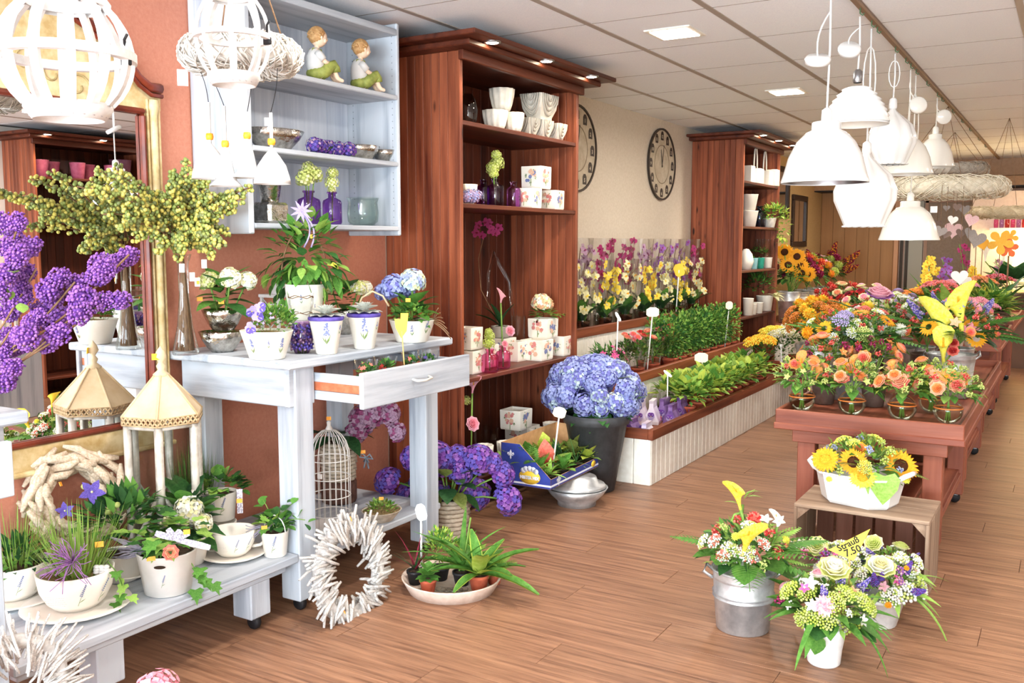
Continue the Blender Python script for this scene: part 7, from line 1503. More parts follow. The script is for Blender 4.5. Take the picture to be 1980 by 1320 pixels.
# white bowl with two bouquets
WB = base(1690, 1216, 0, 36); s = mpp(WB); t = thing('white_bucket_pot', 'white bucket pot half hidden behind the front bouquet', 'pot', WB); put('pot_body', potmesh(WMATT, 40 * s, 54 * s, 62 * s, rim=.12, name='pot_body'), t)
GY = ('white', 'white', 'lgreen')
bouquet('right bouquet with cream cabbage rose and gypsophila before the crate', WB + Vector((.05, -.0, .08)), .125, .075, [('umbel', GY, 8, .04), ('spike', ('violet', 'purple'), 3, .06), ('star', ('pink',), 4, .022), ('berry', ('lgreen', 'lime'), 3, .02), ('berry', ('lilac', 'pink'), 4, .02)], (('lance', 'light', 8, .14), ('round', 'blue', 8, .05), ('strap', 'light', 4, .2)), ('olive', 'mid', 'light'), 74, px=[('rose', ('cream', 'white', 'lgreen'), 1702, 1100, .054, -.1), ('spike', ('violet', 'purple'), 1692, 1128, .06, -.11), ('spike', ('violet', 'purple'), 1703, 1118, .05, -.11), ('berry', ('pink', 'hot'), 1737, 1122, .022, -.09), ('berry', ('lilac', 'pink'), 1742, 1103, .022, -.08), ('umbel', GY, 1748, 1145, .05, -.1), ('umbel', GY, 1722, 1155, .04, -.11), ('mum', ('amber',), 1718, 1170, .015, -.13), ('mum', ('amber',), 1753, 1098, .012, -.08)], name='gypsophila_bouquet')
bouquet('left bouquet with pale cabbage rose, pink pinks and gypsophila behind the price flag', WB + Vector((-.13, .03, .09)), .12, .09, [('umbel', GY, 8, .04), ('star', ('hot',), 4, .02), ('berry', ('lilac', 'magenta'), 4, .02), ('berry', ('lgreen',), 3, .02)], (('lance', 'mid', 8, .12), ('round', 'blue', 8, .045)), ('mid', 'light', 'blue'), 75, px=[('rose', ('lgreen', 'cream', 'lgreen'), 1580, 1058, .042, .0), ('berry', ('hot', 'pink'), 1552, 1068, .024, -.02), ('berry', ('lilac', 'magenta'), 1595, 1070, .022, -.05), ('umbel', GY, 1545, 1052, .035, .02), ('umbel', GY, 1622, 1085, .04, -.04)], name='gypsophila_bouquet')
bouquet('back bouquet with green cabbage rose inside the crate opening', WB + Vector((.04, .1, .09)), .1, .11, [('umbel', GY, 6, .035), ('spike', ('violet', 'lav'), 4, .05), ('rose', ('lgreen', 'lgreen', 'cream'), 1, .034)], (('lance', 'light', 8, .14),), ('olive', 'light', 'mid'), 76, px=[('rose', ('lgreen', 'lgreen', 'cream'), 1690, 1052, .036, .0)], name='gypsophila_bouquet')
# yellow price flag with handwriting
fc = atd(1644, 1052, dep(WP) - .14); t = thing('price_flag', 'yellow triangular price flag handwritten Strauß 7.50 among the bouquets', 'sign', fc); sF = mpp(fc); n = tocam(fc); R4 = Matrix((Vector(_r), Vector(n).cross(Vector(_r)).normalized(), Vector(n))).transposed().to_4x4()
b = MB(); b.poly([(-42 * sF, -5 * sF), (0, -32 * sF), (42 * sF, 24 * sF)], .002); o = put('flag_card', b.mesh('flag_card', TAGY), t, M=R4)
put('handwriting', text_mesh('Strauß', 17 * sF, INK, .0009), o, M=Matrix.Translation((-4 * sF, 1 * sF, .0026)) @ Matrix.Rotation(.32, 4, 'Z')); put('handwriting', text_mesh('7.50', 19 * sF, INK, .0009), o, M=Matrix.Translation((2 * sF, -13 * sF, .0026)) @ Matrix.Rotation(.25, 4, 'Z'))
stem(t, [(0, 0, 0), Vector(n) * -.08 + Vector((0, 0, -.14))], .003, mat('bamboo_stick', '#c9a868', rough=.6), 'stick')
# ---------------------------------------------------------------- first tray table
tz = TZ1 - .011
ORW = mat('orange_ring', '#d8702a', '#e58a45', rough=.4)
def ball_vase(label, x, y, r):
    q = base(x, y, tz, r * .5); s = mpp(q); R_ = r * s; t = thing('ball_vase', label, 'vase', q, group='round glass vases'); pr = [(R_ * math.sin(a), R_ * (1 - math.cos(a)) * .97 + .001) for a in [pi * k / 14 for k in range(1, 13)]]
    MB().lathe([(0, .001)] + pr + [(R_ * .5, R_ * 2.02)], 24).build('glass_ball', GLASS, t); k = 1.12
    MB().lathe([(0, .006)] + [(R_ * .95 * math.sin(a), R_ * (1 - .95 * math.cos(a)) * .97) for a in [pi * e / 14 for e in range(2, 9)]] + [(0, R_ * k + .01)], 20).build('water', WATER, t)
    MB().tube([(R_ * .955 * math.cos(a), R_ * .955 * math.sin(a), R_ * 1.2) for a in [2 * pi * e / 24 for e in range(24)]], .0035, 5, closed=True).build('orange_ring', ORW, t); return q, R_
VB = [(1550, 797, 25), (1646, 806, 26), (1743, 816, 27), (1800, 800, 24), (1832, 822, 27)]
vl = ['leftmost', 'second from left', 'third from left', 'half hidden fourth', 'rightmost']
vp = [[('rose', ('coral', 'orange'), 1537, 705, .03, -.04), ('calla', ('orange',), 1550, 715, .07, -.05), ('calla', ('orange',), 1568, 720, .06, -.06), ('calla', ('orange',), 1578, 735, .06, -.06)], [('rose', ('orange', 'peach', 'coral'), 1628, 735, .036, -.06), ('rose', ('orange', 'peach'), 1663, 730, .034, -.05), ('calla', ('orange',), 1650, 712, .05, -.03), ('rose', ('peach', 'amber'), 1642, 712, .03, .0)], [('rose', ('peach', 'peach', 'coral'), 1742, 738, .042, -.08), ('rose', ('orange', 'coral'), 1720, 735, .03, -.03), ('calla', ('orange',), 1727, 722, .05, -.02)], [('rose', ('orange', 'peach'), 1800, 722, .03, 0)], [('rose', ('coral', 'peach'), 1812, 748, .036, -.07), ('rose', ('coral', 'peach'), 1852, 748, .036, -.06), ('daisy', ('orange',), 1830, 728, .05, -.03), ('daisy', ('peach',), 1808, 722, .04, .0)]]
for i, (x, y, r) in enumerate(VB):
    q, R_ = ball_vase('round glass vase with orange ring, %s on the front tray table' % vl[i], x, y, r)
    bouquet('orange and peach rose posy in the %s round vase' % vl[i], q + Vector((0, 0, R_ * 1.4)), .15, .075, [('rose', ('orange', 'peach'), 4, .032), ('berry', ('red', 'coral'), 4, .018), ('berry', ('lgreen',), 6, .02), ('star', ('lgreen',), 4, .02)], (('ovate', 'mid', 14, .085), ('ovate', 'light', 10, .07), ('palm', 'mid', 4, .11)), ('light', 'mid', 'lime'), 80 + i, 'rose_posy', 'rose posies in round vases', vp[i], stems=R_ * 1.15)
for x, y, l in ((1592, 783, 'left'), (1688, 788, 'right')):
    q = base(x, y, tz, 20); s = mpp(q); tag(put('brown_pot', potmesh(BROWNP, 19 * s, 24 * s, 46 * s, n=24), None, q), 'brown metal pot behind the round vases, %s of two' % l, 'pot')
    bouquet('coral rose and berry bouquet in the %s brown pot' % l, q + Vector((0, 0, 40 * s)), .13, .15, [('rose', ('coral', 'peach', 'orange'), 6, .036), ('berry', ('wine', 'magenta'), 5, .022), ('berry', ('red', 'coral'), 4, .02), ('star', ('orange',), 2, .03)], (('ovate', 'mid', 10, .08), ('round', 'blue', 5, .05), ('lance', 'light', 6, .11)), ('mid', 'light', 'olive'), 90 + x, 'coral_bouquet')
q = onxz(1775, -.86, tz); s = mpp(q); zinc_bucket('low zinc bucket in the middle of the front tray table', q, .085, .1, .17); bouquet('green bouquet with large leaves and yellow blooms in the low zinc bucket', q + Vector((0, 0, .15)), .17, .14, [('berry', ('red', 'coral'), 8, .018), ('gerbera', ('amber',), 2, .05), ('umbel', ('white', 'lgreen'), 5, .035), ('mum', ('yellow', 'lemon'), 2, .04)], (('fern', 'dark', 8, .2), ('round', 'blue', 12, .06), ('ovate', 'mid', 10, .1)), ('dark', 'mid', 'olive'), 95, 'green_bouquet')
q = onxz(1872, -.56, tz); q.y = min(q.y, 5.68); s = mpp(q); zinc_bucket('tall zinc bucket at the right edge of the front tray table', q, .1, .125, .24, (.3,)); dq = dep(q)
bouquet('large bouquet with yellow callas and pink lilies in the tall zinc bucket', q + Vector((0, 0, .2)), .24, .17, [('berry', ('red', 'coral'), 10, .022), ('rose', ('coral', 'orange'), 5, .03), ('spike', ('lav', 'violet'), 5, .07), ('star', ('peach',), 3, .04), ('berry', ('lav', 'blue'), 4, .018), ('gerbera', ('amber',), 2, .05)], (('fern', 'dark', 10, .26), ('round', 'dark', 8, .12), ('ovate', 'mid', 10, .1), ('fern', 'mid', 6, .28)), ('dark', 'mid', 'olive'), 96, 'calla_lily_bouquet', None, [('calla', ('lemon',), 1820, 668, .2, -.16), ('calla', ('lemon',), 1860, 640, .2, -.12), ('calla', ('lemon',), 1824, 700, .14, -.22), ('star', ('rose',), 1875, 640, .06, -.1), ('calla', ('rose',), 1886, 615, .07, -.05), ('gerbera', ('amber',), 1888, 655, .055, -.12), ('gerbera', ('amber',), 1875, 628, .055, -.05), ('rose', ('red', 'coral'), 1843, 665, .03, -.18), ('rose', ('red', 'coral'), 1843, 680, .03, -.18)])
fc = atd(1815, 712, dep(onxz(1815, -.62, .75))); t = thing('price_flag', 'blank yellow triangular price card at the tall zinc bucket', 'sign', fc); sF = mpp(fc); n = tocam(fc); R4 = Matrix((Vector(_r), Vector(n).cross(Vector(_r)).normalized(), Vector(n))).transposed().to_4x4(); b = MB(); b.poly([(-32 * sF, 12 * sF), (18 * sF, -12 * sF), (32 * sF, 4 * sF)], .002); put('flag_card', b.mesh('flag_card', TAGY), t, M=R4); stem(t, [(0, 0, 0), (0, .02, -.13)], .003, mat('bamboo_stick', '#c9a868', rough=.6), 'stick')
for i, (x, X, c, l) in enumerate(((1600, -1.1, ('amber', 'lav'), 'bouquet with orange gerbera and lavender disc behind the left vases'), (1665, -.98, ('white', 'lgreen'), 'bouquet with big green cabbage leaves behind the middle vases'), (1725, -1.05, ('yellow', 'coral'), 'bouquet with yellow bloom and silvery leaves at the back of the tray table'))):
    q = onxz(x, X, tz); q.y = min(5.72, max(q.y, 5.3)); zinc_bucket('grey bucket standing behind the posies, %s' % ('left', 'middle', 'right')[i], q, .08, .095, .17, (), False); g = [('gerbera', ('amber',), 2, .055), ('berry', ('red', 'coral'), 8, .018), ('umbel', ('white', 'lgreen'), 5, .035), ('mum', (c[0],), 2, .045), ('umbel', (c[1],), 3, .04)]
    bouquet(l, q + Vector((0, 0, .15)), .18, .2, g, (('fern', 'mid', 8, .22), ('round', 'blue', 12, .055), ('ovate', 'dark', 8, .12), ('round', 'mid', 5 + 4 * (i == 1), .14)), ('mid', 'olive', 'dark'), 110 + i, 'tray_bouquet')
# ---------------------------------------------------------------- second table: bouquets and novelties
z2 = TZ1 - .011; rr = random.Random(44)
for i, (x, X, cs, l) in enumerate(((1695, -1.1, ('pink', 'white'), 'pale pink lotus arrangement on the second tray table'), (1735, -.95, ('white', 'pink'), 'arrangement with white orchid tuft on the second tray table'), (1790, -.75, ('coral', 'orange'), 'coral and orange bouquet on the second tray table'), (1850, -.62, ('rose', 'peach'), 'rose and peach bouquet at the right of the second tray table'), (1770, -1.05, ('lav', 'mauve'), 'mauve bouquet at the back of the second tray table'))):
    q = onxz(x, X, z2); q.y = min(7.08, max(6.2, q.y)); tag(put('bucket', potmesh(ZINC if i % 2 else BROWNP, .08, .1, .18), None, q), 'bucket under the %s' % l.split(' on ')[0].split(' at ')[0], 'bucket')
    bouquet(l, q + Vector((0, 0, .16)), .19, .2, [('rose', cs, 6, .04), ('star', (cs[0],), 4, .04), ('umbel', ('white', 'lgreen'), 5, .04), ('berry', ('red', 'coral'), 5, .02)], (('ovate', 'mid', 10, .13), ('lance', 'light', 8, .18), ('fern', 'dark', 5, .22)), ('mid', 'dark', 'olive'), 130 + i, 'table_bouquet')
def lotus(label, x, y, X):
    p = onx(x, y, X); t = thing('lotus_stem', label, 'flowers', Vector((p.x, p.y, z2 + .02))); stem(t, [(0, 0, 0), (0, 0, p.z - z2 - .03)], .006); bloom(t, rose(('pink', 'pink', 'lilac')), (0, 0, p.z - z2 - .06), (.2, -.3, 1), .085, 'lotus_bloom'); addleaf(t, 'lance', 'light', (0, 0, p.z - z2 - .1), (-.6, -.2, 1), .16)
    foliage(t, ['light', 'lgreen'], .06, .06, .16, 90, .04, .5, c=(.03, 0, p.z - z2 - .25), seed=x, full=True)
lotus('upper pink lotus bloom above the second tray table', 1700, 562, -1.05); lotus('lower pink lotus bloom above the second tray table', 1688, 610, -1.15)
# ---------------------------------------------------------------- third and fourth tables: baskets, orchids, callas
z3 = TZ2 - .011
def spray_orchid(label, x, y0, X, z, col, n=26, top=150, seed=1, cc='amber'):
    q = onxz(x, X, z); s = mpp(q); t = thing('spray_orchid', label, 'plant', q); pot(t, CERAM, .06, .075, .11); rr = random.Random(seed)
    for i, d in enumerate(dirs(8, .5, 1.2, rr)): addleaf(t, 'broadstrap', 'mid', (0, 0, .1), d, .28)
    T = atd(x, y0, dep(q)) - q; stem(t, curve((0, 0, .1), T, Vector(_r) * .04), .004)
    for k in range(n): u = k / n; p = Vector((0, 0, .1)).lerp(T, .45 + .55 * u) + Vector(_r) * .04 + sph(rr) * (.09 * (1.2 - u)); bloom(t, orchid(col, cc), p, jit(tocam(q), .5, rr), .034, 'orchid_bloom')
    return t
spray_orchid('yellow spray orchid left of the hanging hearts', 1792, 495, -1.12, z3, 'yellow', 30, seed=1); spray_orchid('yellow spray orchid right of the hanging hearts', 1872, 518, -.85, z3, 'yellow', 28, seed=2); spray_orchid('yellow spray orchid low beside the brown door', 1765, 560, -1.2, z3, 'yellow', 14, seed=3)
spray_orchid('purple orchid below the hanging hearts', 1822, 500, -1.0, z3, 'lilac', 14, seed=4, cc='magenta'); spray_orchid('dark purple orchid beside the wooden flower shapes', 1855, 472, -.95, z3, 'magenta', 12, seed=5, cc='wine'); spray_orchid('mauve orchid at the right back', 1925, 500, -.75, z3, 'mauve', 14, seed=6, cc='plum')
q = onxz(1905, -.62, z3); t = thing('lime_plant_basket', 'wicker basket of lime-edged leaves on the third table', 'plant', q); basket(t, .12, .17, .14, mat('dark_wicker', '#5a4232', '#7d6049', rough=.8), rows=6); foliage(t, ['light', 'lime', 'mid'], .22, .22, .16, 260, .09, .5, c=(0, 0, .18), seed=140, kind=1)
for i, d in enumerate(dirs(30, -.1, .9)): addleaf(t, 'ovate', ('light', 'lime')[i % 2], d * .15 + Vector((0, 0, .17)), d, .1)
q = onxz(1955, -.58, z3); t = thing('calla_pot', 'dark-leaved potted calla with white spathes at the right back', 'plant', q); pot(t, BROWNP, .1, .13, .18)
for i, d in enumerate(dirs(18, .2, 1.2)): addleaf(t, 'heart', 'deep', Vector((0, 0, .2)) + d * .2, d, .2)
for x, y in ((1940, 505), (1905, 505), (1965, 560)): p = atd(x, y, dep(q)) - q; stem(t, [(0, 0, .18), p], .006); bloom(t, calla('white'), p, (0, 0, 1), .16, 'calla_bloom')
for i, (x, X, c, l) in enumerate(((1820, -.95, ('coral', 'red'), 'red kalanchoe among the orchids on the third table'), (1880, -.6, ('rose', 'pink'), 'pink kalanchoe right of the lime basket'), (1770, -1.15, ('orange', 'amber'), 'orange kalanchoe at the left of the third table'), (1845, -.7, ('coral', 'peach'), 'coral kalanchoe in front on the third table'))): rowplant(l, onxz(x, X, z3), umbels_fill(c, 9, .13, .05, 150 + i, .16), .07, .12, CERAM)
for i, (x, X, g) in enumerate(((1800, -1.0, 'mid'), (1835, -.8, 'light'), (1930, -.55, 'dark'), (1895, -.9, 'mid'))):
    q = onxz(x, X, z3); t = thing('foliage_plant', ('upright', 'pale upright', 'dark arching', 'tall')[i] + ' lance-leaved pot plant, %s from the left on the third table' % ords[i], 'plant', q); pot(t, BROWNP, .07, .09, .14)
    for d in dirs(18, .3, 1.3): addleaf(t, 'lance', g, (0, 0, .14), d, .38 * RND.uniform(.7, 1.1))
for i, (x, c, l) in enumerate(((1812, ('coral', 'rose'), 'coral flowers on the farthest table, left'), (1850, ('pink', 'rose'), 'pink flowers on the farthest table, middle'), (1890, ('orange', 'peach'), 'peach flowers on the farthest table, right'), (1925, ('rose', 'red'), 'red flowers at the end of the farthest table'))): rowplant(l, onxz(x, -.95 + .1 * i, z3), umbels_fill(c, 14, .14, .035, 160 + i, .22), .09, .15, CERAM)
# ---------------------------------------------------------------- flower buckets at the far left
def far_bouquet(label, q, pr, R_, hh, bl, seed, bh=.3, r=.12, fill=('dark', 'mid', 'olive'), blabel=None):
    tag(put('zinc_bucket', potmesh(ZINC, r * .8, r, bh, .004, 0, 22, (.7,)), None, q), blabel or 'zinc bucket under the ' + label.split(' in ')[0].split(' at ')[0].split(' behind ')[0], 'bucket'); bouquet(label, q + Vector((0, 0, bh * .85)), R_, hh, bl, (('ovate', 'dark', 12, .14), ('lance', 'mid', 8, .18)), fill, seed, 'cut_flowers', stems=bh * .7)
q = onxz(1524, -2.78, .562); far_bouquet('tall sunflowers in zinc bucket right of the far cabinet', q, 0, .2, .22, [], 170, .36, .13); t = bpy.data.objects['cut_flowers']; dq = dep(q)
for x, y in ((1517, 487), (1541, 496), (1524, 512), (1547, 514), (1550, 528), (1561, 530)): p = atd(x, y, dq - .1) - Vector(t.location); stem(t, [(0, 0, 0), p], .006); sunflower(t, p, Vector(tocam(q)) + sph() * .3, .1, 'amber', 'brown')
for i, (y_, X, bl, l) in enumerate(((11.15, -2.8, [('mum', ('wine', 'magenta'), 10, .07)], 'dark red chrysanthemums behind the sunflowers'), (11.65, -2.8, [('mum', ('red', 'orange'), 6, .07), ('mum', ('amber', 'orange'), 6, .06)], 'orange-red gerbera mix at the far wall'), (12.15, -2.8, [('mum', ('lgreen', 'lime'), 9, .08), ('star', ('pink',), 6, .06)], 'green and pink mix at the far wall'), (12.7, -2.8, [('mum', ('wine', 'magenta'), 7, .07), ('spike', ('wine', 'rust'), 5, .2)], 'wine-red flowers at the end of the far bench'))): far_bouquet(l, Vector((X, y_, .562)), 0, .27, .25, bl, 180 + i, .34, .15)
def stand(label, x, y, z, r=.22): 
    t = thing('flower_stand', label, 'stand', (x, y, 0)); MB().box(-r, -r, z - .03, r, r, z, .004).build('stand_top', TRAY[0], t)
    for a in (-r + .03, r - .07):
        for b_ in (-r + .03, r - .07): MB().box(a, b_, 0, a + .04, b_ + .04, z - .03, .003).build('leg', TRAY[2], t)
for i, (x, X, zz, R_, bl, l) in enumerate(((1582, -1.85, .3, .3, [('mum', ('yellow', 'amber'), 12, .07), ('umbel', ('rust', 'orange'), 26, .055)], 'yellow and rust chrysanthemums in zinc tub beyond the bench'), (1625, -2.15, .36, .3, [('mum', ('red', 'coral'), 26, .05), ('rose', ('peach', 'cream'), 10, .05)], 'red and cream rose mix behind the yellow chrysanthemums'), (1672, -1.72, .36, .3, [('rose', ('pink', 'cream'), 18, .05), ('rose', ('wine', 'red'), 12, .05)], 'pale pink rose mix near the ochre panel'))):
    q = onxz(x, X, zz); stand('low brown stand under the %s' % l.split(' in ')[0].split(' behind ')[0].split(' near ')[0], q.x, q.y, zz - .001, .2); far_bouquet(l, q, 0, R_, .2, bl, 190 + i, .3, .2, ('dark', 'mid', 'rust') if i == 0 else ('dark', 'mid', 'deep'))
# ================================================================ hanging lamps along the ceiling rail
rl = thing('ceiling_rail', 'brown rail with hooks along the ceiling carrying lamps and rings', 'rail', (-.9, 0, H)); MB().box(-.014, 3.0, -.022, .014, Y1 - .6, -.004, .003).build('rail_bar', mat('rail_brown', '#8d7159', rough=.5), rl)
hk = MB().tube([(0, 0, -.015), (0, 0, -.045), (.012, 0, -.055), (.018, 0, -.045)], .0035, 5).mesh('hook', mat('green_wire', '#4c6647', rough=.6))
lampsd = [('dome', 1594, 352, 80, 112, 4), ('ribbed', 1655, 240, 59, 78, 0), ('garlic', 1722, 318, 44, 105, 0), ('dome', 1752, 336, 48, 75, 0), ('dome', 1806, 322, 36, 60, 0), ('garlic', 1670, 438, 57, 138, 0), ('dome', 1757, 463, 54, 72, 0)]
lamp_l = ['largest white dome pendant lamp, nearest to the camera', 'ribbed white pendant lamp with silver fitting, above the largest dome', 'fluted garlic-shaped white pendant lamp in the upper middle', 'cream dome pendant lamp behind the fluted upper one', 'greyish dome pendant lamp hanging farthest right', 'fluted garlic-shaped white pendant lamp hanging low', 'cream dome pendant lamp hanging lowest before the door']
CREAML = mat('cream_enamel', '#f0ece2', rough=.15, coat=.4)
for i, (kind, x, y, r, h, _) in enumerate(lampsd):
    p = onx(x, y, -.9); s = mpp(p); R_, h_ = r * s, h * s; t = thing('pendant_lamp', lamp_l[i], 'lamp', p, group='pendant lamps on the rail'); m = WPAINT if i < 3 or i == 5 else CREAML
    if kind == 'garlic':
        fn = lambda a, z: 1 + .07 * abs(math.cos(5 * a)) ** 1.5 - .03
        MB().lathe([(R_ * .62, 0), (R_ * .74, h_ * .12), (R_ * .98, h_ * .36), (R_, h_ * .5), (R_ * .82, h_ * .7), (R_ * .42, h_ * .86), (R_ * .16, h_ * .96), (R_ * .1, h_ * 1.02)], 60, fn=fn).build('shade', m, t)
        sc_ = MB()
        for k in range(14): a = 2 * pi * k / 14; sc_.lathe([(0, -.004), (R_ * .13, -.002), (R_ * .13, .004), (0, .006)], 8, c=(R_ * .6 * math.cos(a), R_ * .6 * math.sin(a), 0))
        sc_.build('scalloped_edge', m, t, kind='stuff'); top = h_ * 1.0
    else:
        rb = (lambda a, z: 1) ; pr = [(R_ * 1.02, -.004), (R_ * 1.02, .004), (R_ * .97, h_ * .12), (R_ * .86, h_ * .42), (R_ * .68, h_ * .68), (R_ * .46, h_ * .84), (R_ * .34, h_ * .88), (R_ * .34, h_ * 1.0), (R_ * .3, h_ * 1.02), (R_ * .1, h_ * 1.03)]
        if kind == 'ribbed': pr = [(R_ * 1.02, -.004), (R_ * 1.02, .004)] + sum([[(R_ * (1 - .55 * (k / 6) ** 1.8), h_ * .8 * k / 6), (R_ * (1 - .55 * (k / 6) ** 1.8) + .005, h_ * .8 * (k + .35) / 6)] for k in range(7)], []) + [(R_ * .3, h_ * .9), (R_ * .12, h_ * .92)]
        MB().lathe(pr, 40).build('shade', m, t); MB().lathe([(R_ * .98, -.002), (R_ * .9, h_ * .3), (R_ * .6, h_ * .68), (R_ * .3, h_ * .84)], 30).build('shade_lining', STEEL if i == 0 else CREAML, t); top = h_
    MB().lathe([(.018, top), (.022, top + .01), (.02, top + .05), (.01, top + .06), (0, top + .062)], 14).build('lamp_fitting', STEEL if i == 1 else m, t); MB().ball((0, 0, h_ * .35), .022, 0, 10, 8).build('bulb', mat('bulb_glass', '#f7f3e6', rough=.2), t)
    top += .055; Hz = H - .06 - p.z; dx = -.9 - p.x
    MB().tube([(0, 0, top), (.004, .0, top + (Hz - top) * .5), (dx, 0, Hz)], .0045, 6).build('cord', m, t)
    cz_ = top + (Hz - top) * (.35 if i else .38); o = MB(); o.M = Matrix.Rotation(.5 + .3 * i, 4, Vector((1, .4, 0))); o.lathe([(0, 0), (.05, 0), (.052, .018), (.045, .026), (0, .028)], 20); o.M = None
    if i in (0, 1, 3, 4): o.build('ceiling_rose', m, t, Vector(_r) * (-.045 if i < 2 else .05) + Vector((0, 0, cz_))); MB().tube(curve((dx * .5, 0, top + (Hz - top) * .8), Vector(_r) * (-.045 if i < 2 else .05) + Vector((0, 0, cz_ + .02)), Vector(_r) * -.02), .0035, 5).build('spare_cord', m, t)
    else: MB().tube([Vector(_r) * .03 * math.cos(a) + Vector((0, 0, top + (Hz - top) * .55 + (Hz - top) * .3 * math.sin(a))) for a in [2 * pi * k / 12 for k in range(12)]], .0035, 5, closed=True).build('cord_loop', m, t)
    put('hook', hk, rl, (0, p.y, 0))
    if i == 6: sticker(t, Vector(_r) * R_ * .85 + Vector((0, 0, h_ * .8)), WMATT, .04, .04)
for y_ in (3.6, 5.0, 5.9, 6.8, 7.6, 8.3, 9.0, 9.7, 10.6, 11.4): put('hook', hk, rl, (0, y_, 0))
# rattan rings, hearts
p = onx(1828, 366, -.9); p = Vector((-.9 + .0, 7.2, 0)); c = atd(1826, 364, 7.5); wicker_ring('big pale rattan ring hanging above the hearts', c, 96 * 7.5 / F, 20 * 7.5 / F, 170, mat('pale_rattan', '#d9cdb4', '#efe6d2', rough=.7), H - c.z, 11)
c = atd(1843, 329, 9.2); wicker_ring('grey rattan ring hanging behind the dome lamps', c, 50 * 9.2 / F, 14 * 9.2 / F, 110, mat('grey_rattan', '#a89f92', '#c3bbb0', rough=.7), H - c.z, 12); c = atd(1942, 411, 8.2); wicker_ring('straw-coloured rattan ring at the right edge below the big one', c, 60 * 8.2 / F, 12 * 8.2 / F, 110, mat('straw_rattan', '#c3ac86', '#dccaa8', rough=.7), H - c.z, 13)
@cached
def heartmesh(): return MB().poly([(.5 * math.sin(a) ** 3, .42 * math.cos(a) - .16 * math.cos(2 * a) - .06 * math.cos(3 * a) - .03 * math.cos(4 * a)) for a in [2 * pi * k / 26 for k in range(26)]], .09)
HM = {}
def heart(label, x, y, d, s, m):
    if m.name not in HM: HM[m.name] = heartmesh().mesh('heart', m)
    p = atd(x, y, d); t = thing('hanging_heart', label, 'ornament', p, group='hearts hanging under the rattan ring'); n = tocam(p); R4 = Matrix((Vector(_r), Vector((0, 0, 1)), Vector(n))).transposed().to_4x4(); put('heart_body', HM[m.name], t, M=R4 @ Matrix.Rotation(RND.uniform(-.2, .2), 4, 'Z') @ Matrix.Scale(s, 4)); MB().tube([(0, 0, s * .3), (0, 0, atd(1826, 364, 7.5).z - p.z)], .002, 4).build('string', TWIG, t)
HG = mat('heart_grey_wood', '#8b817c', '#a79d97', rough=.8); HR = mat('heart_floral', '#e6cfc3', '#d99aa5', rough=.6, scale=30); HB = mat('heart_brown', '#6f5a50', '#8b7468', rough=.8); HW = mat('heart_white', '#e8e2da', '#f2ede6', rough=.6)
for i, (x, y, s, m, l) in enumerate(((1843, 444, .15, HR, 'large rose-printed heart in the middle of the hanging hearts'), (1878, 425, .11, HR, 'rose-printed heart at the right of the hanging hearts'), (1865, 405, .1, HG, 'grey heart high in the middle'), (1818, 447, .1, HG, 'slim grey heart at the left end'), (1812, 432, .08, HB, 'small brown heart at the far left'), (1829, 452, .08, HB, 'small brown heart beside the large rose-printed one'), (1858, 450, .09, HB, 'brown heart right of the large rose-printed one'), (1842, 425, .08, HW, 'white heart above the large rose-printed one'), (1875, 450, .1, HG, 'grey heart low at the right'), (1850, 400, .07, HB, 'brown heart just under the ring'), (1830, 402, .06, HG, 'tiny grey heart just under the ring'), (1855, 535, .13, HW, 'white heart low between the orchids'), (1868, 545, .1, HW, 'white heart lowest between the orchids'))): heart(l, x, y, 7.5 + (-1) ** i * math.sqrt(max(.0, .4 ** 2 - ((x - 1826) * 7.5 / F) ** 2)), s * .95, m)
# display at the back: board with wooden flower shapes, shelf with small glasses, lit table lamp
bd = thing('back_display', 'pale display board with shelves at the back of the shop', 'display', (0, 0, 0)); MB().box(-1.12, 12.9, 0, .6, 12.95, 2.1, .004).build('board', mat('rosy_board', '#dcc3b2', '#e3cdbd', rough=.7), bd); MB().box(-.9, 12.6, 1.62, -.3, 12.9, 1.65, .003).build('shelf', WMATT, bd); MB().box(-1.1, 12.3, .85, .6, 12.9, .9, .004).build('counter_top', mat('counter_wood', '#8c6a50', rough=.5), bd); MB().box(-1.1, 12.4, 0, .6, 12.9, .85).build('counter_body', mat('counter_body_wood', '#6b4c3a', rough=.6), bd)
gcol = [('pink_glass', PGL), ('violet_glass', VGL), ('red_glass', glassmat('red_glass', '#e88a86', alpha=.06))]
for i in range(9): jar('%s small coloured glass on the back display shelf, counted from the left' % ords[i], Vector((-.84 + i * .06, 12.72, 1.651)), [(0, 0), (.022, 0), (.026, .05), (.024, .1)], gcol[i % 3][1], 12, 'small_glass', 'glass', 'small glasses on the back shelf')
@cached
def flowershape(): return MB().poly([((.3 + .7 * abs(math.cos(2.5 * a)) ** .6) * .5 * math.cos(a), (.3 + .7 * abs(math.cos(2.5 * a)) ** .6) * .5 * math.sin(a)) for a in [2 * pi * k / 40 for k in range(40)]], .06)
FY = mat('flower_shape_yellow', '#efab2c', '#f3b944', rough=.6); FO = mat('flower_shape_orange', '#e8662f', '#ee7a45', rough=.6)
for x, y, s, m, l in ((1934, 468, .24, FY, 'large yellow wooden flower shape at the back'), (1953, 458, .15, FY, 'small yellow wooden flower shape at the back'), (1950, 480, .18, FO, 'orange-red wooden flower shape at the back')): p = atd(x, y, 8.9); t = thing('wooden_flower', l, 'ornament', p); n = tocam(p); R4 = Matrix((Vector(_r), Vector((0, 0, 1)), Vector(n))).transposed().to_4x4(); put('flower_shape', flowershape().mesh('flower_shape', m), t, M=R4 @ Matrix.Scale(s, 4)); MB().tube([(0, 0, -s * .4), (0, 0, z3 - p.z + .02)], .004, 5).build('stake', TWIG, t)
